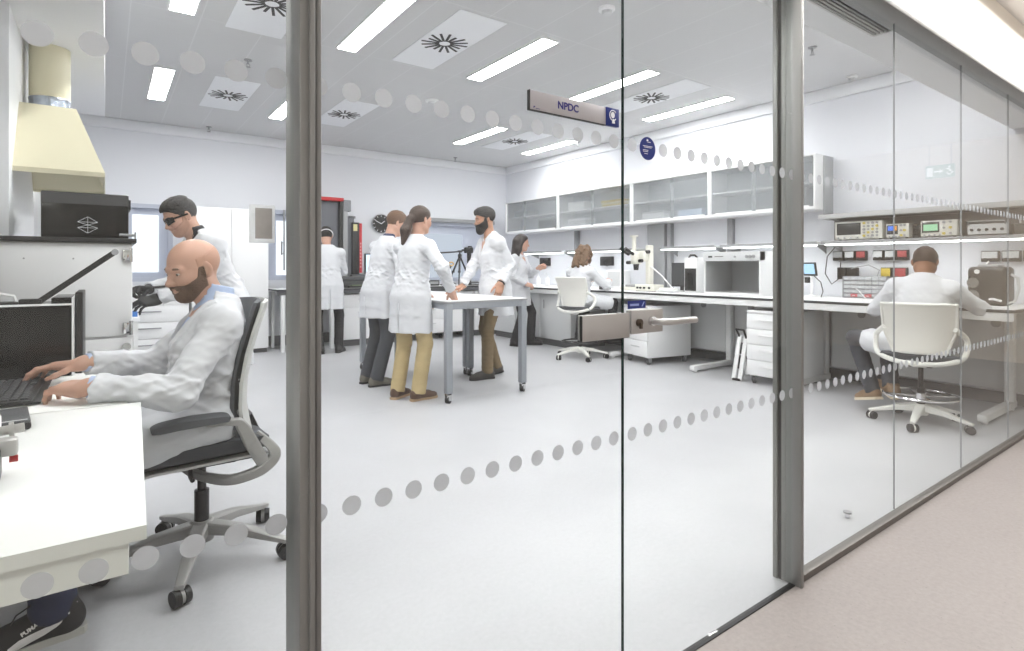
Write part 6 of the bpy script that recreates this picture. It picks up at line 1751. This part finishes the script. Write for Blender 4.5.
wb.tube([Vector(wL) - Vector(fd) * 0.006 + q @ Vector((0.036 * math.cos(a), 0.033 * math.sin(a), 0)) for a in [k * 2 * PI / 24 for k in range(24)]], 0.009, 8, True)
wb.build('wristwatch', M_BLACK, _)
# -- woman with long dark hair at the end of the right bench
LOC = (4.98, 6.70, 0); RZ = -62 * D2R
tl = lambda p: to_local(p, LOC, RZ)
build_person('woman with long dark hair in white coat and black trousers, standing at bench', LOC, RZ,
    dict(pel=(0, 0, 0.90), neck=(-0.01, 0, 1.385), head=(0.055, 0, 0.145), hy=0.70, hpitch=0.12,
         wr=dict(L=(0.26, 0.13, 1.155), R=(0.17, -0.13, 0.925)), hand=dict(L=dict(pose='grip', dir=(0.8, 0.3, 0.35), back=(0, 0.8, 0.5)), R=dict(pose='pinch', dir=(0.6, 0.4, -0.2), back=(0.5, -0.3, 0.8))),
         eh=dict(L=(-0.3, 0.5, -0.8), R=(-0.6, -0.7, -0.3)),
         an=dict(L=(0.12, 0.13, 0.085, 0.45), R=(-0.03, -0.10, 0.085, -0.1))),
    dict(hair='long', hairm=mat('very dark hair', (44, 34, 32), 0.45, var=0.3, vscale=60, bump=0.4, bscale=90), trousers=M_BLKT, shoes=M_BLKSH, hem=0.60, seed=4.2, fem=True, scale=0.95, skin='fair', shirt=mat('lilac blouse', (190, 186, 200), 0.7), legw=1.0, hemr=0.075))
# -- person in a dark cap and white strap, far left
LOC = (2.43, 7.62, 0); RZ = 82 * D2R
_, J = build_person('person with black hair and white head strap, back turned, beside left post', LOC, RZ,
    dict(pel=(0, 0, 0.95), neck=(0.07, 0, 1.46), head=(0.08, 0, 0.140), hy=-0.1, hpitch=0.40,
         wr=dict(L=(0.40, 0.14, 1.05), R=(0.40, -0.16, 1.05)), an=dict(L=(0.0, 0.10, 0.085, 0.2), R=(0.02, -0.15, 0.085, -0.5))),
    dict(hair='short', hairm=M_HBLK, trousers=M_BLKT, shoes=M_BLKSH, hem=0.60, seed=5.0, skin='fair', h=0.010, face=False))
sb = MB(); sb.tube([(0.095 * math.cos(a) * 1.1 - 0.012, 0.080 * math.sin(a) * 1.12, 0.012 - 0.03 * math.cos(a)) for a in [k * 2 * PI / 28 for k in range(28)]], 0.009, 8, True); sb.bm.transform(J['MH']); sb.build('head_strap', M_WHITE, _)
# -- young man with dark glasses and gloves
LOC = (0.57, 4.30, 0); RZ = 190 * D2R
tl = lambda p: to_local(p, LOC, RZ)
_, J = build_person('young man in dark safety glasses, white coat and black gloves, bending down', LOC, RZ,
    dict(pel=(-0.10, 0, 0.93), neck=(0.085, 0, 1.40), head=(0.095, 0.0, 0.105), hy=0.10, hpitch=0.50, tyaw=0.15,
         wr=dict(L=tl((0.265, 4.15, 0.975)), R=tl((0.22, 4.45, 1.02))), hand=dict(L=dict(pose='relaxed', dir=(0.95, 0.1, -0.25), back=(0.1, 0.5, 0.8)), R=dict(pose='grip', dir=(0.8, 0.5, 0.1), back=(0, -0.3, 0.9))),
         eh=dict(L=(-0.75, 0.55, -0.1), R=(-0.6, -0.7, -0.3)),
         an=dict(L=(0.0, 0.12, 0.085, 0.0), R=(0.0, -0.12, 0.085, 0.0))),
    dict(hair='fade', hairm=M_HBLK, beard='stubble', beardm=mat('stubble brown', (172, 134, 116), 0.7), browm=M_HBLK, trousers=M_BLKT, shoes=M_BLKSH, hem=0.50, seed=6.0, skin='fair', shirt=M_BLKSHIRT, opencollar=False, gloves=True, hh=0.0045, hairh=0.005, h=0.007, wamp=0.008))
gb = MB()
for s in (-1, 1):
    gb.sheet(lambda u, v, s=s: (0.101 - 0.020 * (u ** 1.6) * 1.6, s * (0.008 + 0.056 * u), 0.022 - 0.050 * v * (1 - 0.3 * u)), 8, 6, 0.003)
    gb.ribbon([(0.075, s * 0.064, 0.010), (0.03, s * 0.079, 0.008), (-0.02, s * 0.086, 0.004)], 0.003, 0.012)
gb.box((0.101, 0, 0.010), (0.006, 0.024, 0.008), None, 0.002); gb.bm.transform(J['MH']); gb.build('safety_glasses', M_BLACKG, _)
tb = thing('probe_tool', 'thin dark hand tool held by the young man in glasses', 'tool', (0.22, 4.43, 1.03))
f = MB(); f.cyl((0.10, 0, 0.01), (-0.02, 0, 0.0), 0.007, 0.009, 12); f.build('tool_handle', M_BLACK, tb)
f = MB(); f.cyl((-0.02, 0, 0.0), (-0.09, 0.0, -0.012), 0.004, 0.002, 10); f.build('tool_tip', M_GREYP, tb)
# -- curly-haired woman on the white swivel chair
LOC = (4.93, 5.35, 0); RZ = 18 * D2R
build_person('woman with curly brown hair in white coat, seated with back to camera', LOC, RZ,
    dict(seated=True, pel=(-0.03, 0, 0.77), neck=(0.09, 0, 1.19), head=(0.06, 0, 0.140), hy=-0.25, hpitch=0.30,
         wr=dict(L=(0.40, 0.16, 0.98), R=(0.42, -0.22, 0.98)), hand=dict(L=dict(pose='relaxed', back=(0, 0, 1)), R=dict(pose='pinch', back=(0, -0.3, 0.9))),
         an=dict(L=(0.30, 0.16, 0.30, 0.0), R=(0.26, -0.32, 0.30, -0.5)), kh=dict(L=(1, 0.1, 0.8), R=(0.8, -0.7, 0.8))),
    dict(hair='curly', hairm=M_HCURL, trousers=M_BLKT, shoes=M_BLKSH, seed=7.0, fem=True, scale=0.95, skin='fair', face=False, coatcut=0.92))
# -- seated man at the right, back turned
LOC = (4.93, 1.62, 0); RZ = 14 * D2R
_, J = build_person('man with cropped dark hair in white coat, back turned, on white stool chair', LOC, RZ,
    dict(seated=True, pel=(-0.02, 0.0, 0.60), neck=(0.16, -0.03, 1.10), head=(0.085, 0, 0.105), hy=-0.1, hpitch=0.55, hyaw=0.55,
         wr=dict(L=(0.45, 0.17, 0.93), R=(0.46, -0.20, 0.93)), hand=dict(L=dict(pose='relaxed', back=(0, 0.2, 1)), R=dict(pose='pinch', back=(0, -0.2, 1))),
         eh=dict(L=(-0.5, 0.55, -0.5), R=(-0.4, -0.7, -0.4)),
         an=dict(L=(0.14, 0.30, 0.19, 0.75), R=(0.10, 0.18, 0.25, 0.62)), kh=dict(L=(0.5, 0.8, 0.6), R=(0.8, 0.5, 0.6)), fp=dict(L=0.25, R=-0.25)),
    dict(hair='crop', hairm=mat('cropped hair', (60, 42, 32), 0.7, var=0.2, vscale=60), trousers=M_JEAN, shoes=mat('tan trainers', (140, 112, 84), 0.6), sole=mat('cream sole', (214, 200, 176), 0.6), seed=8.0, skin='dark', face=False, hh=0.0045, coatcut=0.72, girth=1.05, wamp=0.008))

# -- bald man at the desk in the foreground
LOC = (0.36, 2.50, 0); RZ = 180 * D2R
tl = lambda p: to_local(p, LOC, RZ)
BALD, J = build_person('bald bearded man in white coat seated at desk, typing on keyboard', LOC, RZ,
    dict(seated=True, pel=(0.055, 0.0, 0.60), neck=(0.0, 0.0, 1.055), head=(0.088, 0.0, 0.108), hy=0.42, hpitch=0.27, hroll=0.0,
         wr=dict(L=tl((-0.045, 2.27, 0.782)), R=tl((-0.065, 2.71, 0.802))),
         hand=dict(L=dict(pose='type', dir=(0.80, -0.70, -0.02), back=(0.05, 0.10, 1)), R=dict(pose='mouse', dir=(0.97, -0.18, -0.05), back=(0.0, -0.1, 1))),
         eh=dict(L=(-0.45, 0.45, -0.75), R=(-0.3, -0.6, -0.7)),
         an=dict(L=(0.50, 0.225, 0.095, 0.12), R=(0.40, -0.16, 0.095, -0.1)), kh=dict(L=(1, 0.1, 0.6), R=(1, 0, 0.6))),
    dict(hair=None, beard='short', beardm=mat('brown beard', (98, 74, 58), 0.7, var=0.25, vscale=120, bump=0.4, bscale=200), bh=0.0032, browm=M_HBRN, trousers=M_NAVYJ, shoes=M_BLKSH, noshoes=True, seed=9.0,
         skin='fair', shirt=M_BLUESHIRT, hh=0.003, h=0.0055, sh_h=0.005, wamp=0.0095, coatcut=0.93, cuff=0.012, legw=0.95, hs=0.96, hemdrop=0.030, hemr=0.062, vcut=0.20, lap=0.094, vb=0.19, vwid=0.10))
# close-cropped sides of the head
Fh = Field((-0.14, -0.11, -0.10), (0.06, 0.11, 0.13), 0.0035)
Fh.add(p_ell((-0.012, 0, 0.030), (0.1018, 0.0785, 0.0895)))
x, y, z = Fh.grid(); Gm = np.maximum(Fh.F, z - (0.052 - 0.25 * x)); Gm = np.maximum(Gm, x - 0.022 - 0.0 * z); Gm = np.maximum(Gm, -0.055 - z + 0.0 * x); Fh.F = Gm.astype(np.float32)
np_mesh('cropped_hair', [(*Fh.mesh(), np.array(J['MH']))], mat('shaved hair shade', (184, 142, 121), 0.6, var=0.08, vscale=150), BALD, 2)
PB = J

def trainer(side, ank, yaw, root):
    """black trainer with a white side stripe and lettering."""
    F = Field((-0.13, -0.08, -0.01), (0.25, 0.08, 0.19), 0.0042)
    F.add(p_cone((-0.040, 0, 0.052), (0.10, 0.0, 0.040), 0.043, 0.038))
    F.add(p_ell((0.145, 0.002, 0.034), (0.066, 0.047, 0.036)), 0.03)
    F.add(p_cone((-0.035, 0, 0.05), (-0.020, 0, 0.105), 0.040, 0.046), 0.03)
    F.add(p_cone((0.02, 0, 0.075), (0.10, 0, 0.050), 0.036, 0.030), 0.03)
    x, y, z = F.grid(); G = np.maximum(F.F, 0.016 - z); G = np.maximum(G, z - 0.118 + 0.12 * x); F.F = G.astype(np.float32)
    M = mat4(rotm(yaw, 0, 0), ank - np.array((0, 0, 0.095)))
    if side == 'R': M = M @ np.diag([1, -1, 1, 1])
    M4 = Matrix([list(r) for r in M])
    V, Q = F.mesh()
    o = np_mesh('shoe', [(V, Q, M)], mat('black trainer', (30, 29, 30), 0.6), root, 1)
    s = MB(); s.prism([(a * 1.06 - 0.004, b * 1.08) for a, b in SOLE], lambda a, b, d: (a, b, d), 0.0, 0.022); s.bm.transform(M4); s.build('sole', mat('trainer sole', (186, 184, 178), 0.6), o)
    # white flowing stripe on the outer side (projected on to the shoe's own surface)
    def surf(a, b):                                          # a along the shoe, b height -> outermost y
        iy = F.sub((a, 0.0, b), (a, 0.079, b))
        ia = int(round((a - F.lo[0]) / F.h)); ib = int(round((b - F.lo[2]) / F.h)); col = F.F[ia, :, ib]
        ys = F.ax[1][col < 0]
        return (ys.max() if len(ys) else 0.03) + 0.0035
    sp = [(-0.062, 0.105, 0.004), (-0.040, 0.084, 0.009), (-0.010, 0.066, 0.015), (0.020, 0.054, 0.021), (0.052, 0.046, 0.026), (0.080, 0.038, 0.028), (0.105, 0.028, 0.022)]
    st = MB(); prev = None
    for a, b, w in sp:
        row = []
        for q in range(5):
            bb = max(0.023, b - w / 2 + w * q / 4); row.append(st.bm.verts.new((a, surf(a, bb), bb)))
        if prev:
            for q in range(4): st.bm.faces.new((prev[q], row[q], row[q + 1], prev[q + 1]))
        prev = row
    st.bm.transform(M4)
    so = st.build('white_stripe', mat('trainer white', (226, 222, 220), 0.5), o)
    if side == 'L':
        y0 = surf(0.062, 0.068)
        Mt = M4 @ Matrix.Translation((0.055, y0 + 0.001, 0.072)) @ Matrix.Rotation(PI, 4, 'Z') @ FACE_Y @ Matrix.Rotation(0.45, 4, 'Z') @ Matrix.Rotation(-0.35, 4, 'X')
        text_mesh('PUMA', 'lettering', mat('trainer white', (226, 222, 220), 0.5), 0.016, Mt, o, 0.001, 0.0005)
    lc = MB()
    for k in range(4):
        a = 0.035 + 0.018 * k; zz = 0.112 - 0.011 * k; lc.tube([(a, -0.022, zz - 0.008), (a + 0.004, 0, zz + 0.004), (a, 0.022, zz - 0.008)], 0.0028, 6)
    lc.tube([(0.03, 0.0, 0.118), (0.05, 0.02, 0.135), (0.085, 0.035, 0.125), (0.10, 0.04, 0.10)], 0.0025, 6)
    lc.bm.transform(M4); lc.build('laces', M_BLACK, o)
for s in 'LR': trainer(s, PB['an'][s], PB_yaw[s] if False else (0.12 if s == 'L' else -0.1), BALD)
# ---------------------------------------------------------------- swivel chairs
M_CHG = mat('chair grey alloy', (158, 157, 155), 0.4, 0.2)
M_CHL = mat('chair pale grey', (196, 196, 194), 0.45)
M_PAD = mat('chair dark fabric', (80, 82, 86), 0.85, var=0.06, vscale=120, bump=0.15, bscale=300)
M_CHW = mat('chair white plastic', (232, 231, 226), 0.4)
M_MESHW = mat('white chair mesh', (226, 224, 218), 0.6, var=0.03, vscale=200)

def chair_base(t, m, R, zhub, a0, top, colm=None, wheel_r=0.03):
    f = MB(); f.lathe([(0.045, zhub - 0.05), (0.05, zhub - 0.02), (0.048, zhub + 0.02), (0.036, zhub + 0.03)])
    for k in range(5):
        a = a0 + k * 2 * PI / 5; d = Vector((math.cos(a), math.sin(a), 0))
        f.ribbon([d * 0.03 + Vector((0, 0, zhub)), d * (R * 0.5) + Vector((0, 0, zhub - 0.012)), d * (R * 0.92) + Vector((0, 0, wheel_r * 2 + 0.018)), d * (R + 0.02) + Vector((0, 0, wheel_r * 2 + 0.010))], [0.062, 0.05, 0.036, 0.03], [0.05, 0.036, 0.022, 0.016], up=(0, 0, 1))
    f.build('star_base', m, t)
    for k in range(5):
        a = a0 + k * 2 * PI / 5; d = Vector((math.cos(a), math.sin(a), 0)); n = Vector((-math.sin(a + 0.7), math.cos(a + 0.7), 0)); c = d * R + Vector((0, 0, wheel_r))
        f = MB()
        for s in (-1, 1): f.cyl(c + n * s * 0.007, c + n * s * 0.028, wheel_r, wheel_r * 0.93, 22)
        w = f.build('castor', M_BLACK, t)
        f = MB(); f.cyl(c - n * 0.0065, c + n * 0.0065, wheel_r * 0.86, None, 18); f.cyl(c + Vector((0, 0, wheel_r * 0.5)), c + Vector((0, 0, wheel_r + 0.02)), 0.009); f.build('castor_hood', m, w)
    f = MB(); f.cyl((0, 0, zhub + 0.02), (0, 0, zhub + 0.15), 0.027); f.cyl((0, 0, zhub + 0.14), (0, 0, top), 0.016); f.build('gas_column', colm or M_BLACK, t)

def smooth_path(P, m=5):
    P = [Vector(p) for p in P]; out = []
    for i in range(len(P) - 1):
        p0, p1, p2, p3 = P[max(i - 1, 0)], P[i], P[i + 1], P[min(i + 2, len(P) - 1)]
        for k in range(m):
            u = k / m; out.append(0.5 * ((2 * p1) + (p2 - p0) * u + (2 * p0 - 5 * p1 + 4 * p2 - p3) * u * u + (3 * p1 - p0 - 3 * p2 + p3) * u ** 3))
    return out + [P[-1]]
def smooth_vals(v, m=5):
    out = []
    for i in range(len(v) - 1): out += [v[i] + (v[i + 1] - v[i]) * k / m for k in range(m)]
    return out + [v[-1]]
def sribbon(f, pts, w, h, side): f.ribbon(smooth_path(pts), smooth_vals(w), smooth_vals(h), side=side)

# -- grey task chair of the man in the foreground (front = local +x)
t = thing('swivel_chair', 'grey task chair with dark pad and pale frame, foreground left', 'chair', (0.31, 2.56, 0), PI)
chair_base(t, M_CHG, 0.335, 0.125, 1.2566, 0.40)
def seatpt(u, v):
    x = -0.20 + 0.47 * u; y = (v - 0.5) * 0.50
    return (x, y, 0.475 - 0.03 * max(0, (u - 0.8) / 0.2) ** 2 * 0.8 + 0.012 * abs(2 * v - 1) ** 2 + 0.012 * (1 - u))
f = MB(); f.sheet(seatpt, 14, 12, 0.075); f.build('seat', M_PAD, t)
f = MB(); f.sheet(lambda u, v: (seatpt(u, v)[0], seatpt(u, v)[1] * 1.01, seatpt(u, v)[2] - 0.046), 14, 12, 0.016); f.build('seat_shell', M_CHL, t)
f = MB(); f.span(-0.12, 0.14, -0.09, 0.09, 0.385, 0.425, 0.012); f.span(-0.20, -0.06, -0.05, 0.05, 0.375, 0.42, 0.012); f.build('tilt_mechanism', M_BLACK, t)
f = MB(); f.tube([(0.05, 0.08, 0.40), (0.06, 0.2, 0.395), (0.06, 0.25, 0.40)], 0.008, 8); f.build('height_lever', M_BLACK, t)
PROF = [(-0.140, 0.505), (-0.128, 0.56), (-0.118, 0.63), (-0.122, 0.72), (-0.140, 0.82), (-0.168, 0.92), (-0.205, 1.03)]
def prof(u):
    i = u * (len(PROF) - 1); k = min(int(i), len(PROF) - 2); fr = i - k
    return (PROF[k][0] * (1 - fr) + PROF[k + 1][0] * fr, PROF[k][1] * (1 - fr) + PROF[k + 1][1] * fr)
def backpt(u, v, off=0.0, wid=1.0):
    x, z = prof(u); w = (0.46 - 0.06 * u) * wid; q = 2 * v - 1
    return (x + 0.045 * q * q + off, q * w / 2, z + 0.01 * (1 - q * q) * u)
f = MB(); f.sheet(lambda u, v: backpt(u, v), 24, 14, 0.026); f.build('backrest', M_PAD, t)
f = MB(); f.sheet(lambda u, v: backpt(u, v, -0.027, 1.06), 24, 14, 0.022); f.build('back_frame', M_CHL, t)
f = MB(); f.ribbon([(-0.165, 0, 0.56), (-0.19, 0, 0.50), (-0.215, 0, 0.455), (-0.20, 0, 0.42), (-0.10, 0, 0.40)], 0.12, 0.03, side=(0, 1, 0)); f.build('back_bracket', M_BLACK, t)
for s in (-1, 1):
    y = s * 0.275
    f = MB(); sribbon(f, [(-0.165, s * 0.215, 0.52), (-0.20, y * 0.95, 0.485), (-0.215, y, 0.455), (-0.20, y, 0.425), (-0.15, y, 0.395), (-0.06, y * 0.9, 0.375), (0.02, y * 0.5, 0.375), (0.06, y * 0.2, 0.385)], [0.03, 0.03, 0.032, 0.034, 0.036, 0.036, 0.034, 0.03], [0.03, 0.036, 0.04, 0.04, 0.036, 0.032, 0.028, 0.026], side=(0, 1, 0))
    sribbon(f, [(-0.175, y, 0.42), (-0.135, y, 0.50), (-0.10, y, 0.575), (-0.075, y, 0.596), (0.02, y, 0.602)], [0.03, 0.034, 0.034, 0.034, 0.03], [0.045, 0.05, 0.042, 0.026, 0.016], side=(0, 1, 0))
    a = f.build('armrest', M_CHG, t)
    f = MB(); sribbon(f, [(-0.055, y, 0.612), (-0.03, y, 0.618), (0.07, y, 0.618), (0.16, y, 0.610), (0.188, y, 0.604)], [0.05, 0.075, 0.085, 0.075, 0.045], [0.02, 0.03, 0.032, 0.03, 0.018], side=(0, 1, 0)); f.build('arm_pad', M_PAD, a)

# -- white mesh-backed chairs
def white_chair(label, loc, rz, seat_z, a0, ring, R=0.33, hb=0.42, wb=0.44):
    t = thing('swivel_chair', label, 'chair', loc, rz, None)
    chair_base(t, M_CHW, R, 0.12, a0, seat_z - 0.06, M_BLACK if ring else None)
    z0 = seat_z
    sp = lambda u, v: (-0.19 + 0.43 * u, (v - 0.5) * 0.47, z0 - 0.02 + 0.012 * abs(2 * v - 1) ** 2 - 0.02 * max(0, (u - 0.75) / 0.25) ** 2)
    f = MB(); f.sheet(sp, 12, 10, 0.05); f.build('seat', M_PAD, t)
    f = MB(); f.span(-0.12, 0.12, -0.08, 0.08, z0 - 0.095, z0 - 0.045, 0.012); f.build('tilt_mechanism', M_BLACK, t)
    def bp(u, v):
        q = 2 * v - 1; w = (wb - 0.05 * (1 - u) ** 2) / 2
        return (-0.225 - 0.075 * u + 0.05 * math.sin(PI * u) * 0.6 + 0.05 * q * q, q * w * (0.78 + 0.22 * min(1, u * 2.2)), z0 + 0.015 + hb * u)
    f = MB(); f.sheet(bp, 18, 12, 0.010); f.build('backrest', M_MESHW, t)
    rim = [Vector(bp(u, 0)) for u in [k / 12 for k in range(13)]] + [Vector(bp(1, v)) for v in [k / 10 for k in range(1, 10)]] + [Vector(bp(1 - k / 12, 1)) for k in range(13)]
    f = MB(); f.tube(rim, 0.011, 8); f.build('back_rim', M_CHW, t)
    f = MB()
    pts = []
    for s in (1, -1):
        seg = [(-0.20, s * wb * 0.47, z0 + 0.20), (-0.10, s * (wb / 2 + 0.045), z0 + 0.135), (-0.11, s * (wb / 2 + 0.05), z0 + 0.05), (-0.17, s * (wb / 2 + 0.02), z0 - 0.01), (-0.225, s * wb * 0.30, z0 - 0.045), (-0.235, s * 0.03, z0 - 0.055)]
        pts += seg if s == 1 else seg[::-1]
    # smooth the loop with Catmull-Rom
    P = [Vector(p) for p in pts]; out = []
    for i in range(len(P) - 1):
        p0, p1, p2, p3 = P[max(i - 1, 0)], P[i], P[i + 1], P[min(i + 2, len(P) - 1)]
        for k in range(6):
            u = k / 6; out.append(0.5 * ((2 * p1) + (p2 - p0) * u + (2 * p0 - 5 * p1 + 4 * p2 - p3) * u * u + (3 * p1 - p0 - 3 * p2 + p3) * u ** 3))
    out.append(P[-1]); f.tube(out, 0.018, 10); f.build('arm_loop', M_CHW, t)
    f = MB(); f.ribbon([(-0.235, 0, z0 - 0.055), (-0.15, 0, z0 - 0.075), (0.0, 0, z0 - 0.07)], 0.09, 0.03, side=(0, 1, 0)); f.build('back_bracket', M_CHW, t)
    if ring:
        f = MB(); f.tube([(0.235 * math.cos(a), 0.235 * math.sin(a), 0.215) for a in [k * 2 * PI / 40 for k in range(40)]], 0.010, 8, True)
        for k in range(4):
            a = k * PI / 2 + 0.4; f.cyl((0.02 * math.cos(a), 0.02 * math.sin(a), 0.205), (0.235 * math.cos(a), 0.235 * math.sin(a), 0.215), 0.007, None, 8)
        f.cyl((0, 0, 0.18), (0, 0, 0.23), 0.034); f.build('foot_ring', M_CHROME if ring != 'black' else M_BLACK, t)
    return t
white_chair('white swivel chair with curly-haired woman, behind strike plate', (4.93, 5.32, 0), 18 * D2R, 0.66, 0.2, 'black', 0.33, 0.36, 0.42)
white_chair('white swivel stool chair with foot ring under seated man at right', (4.93, 1.60, 0), 14 * D2R, 0.53, 0.55, 'chrome', 0.31, 0.36, 0.44)
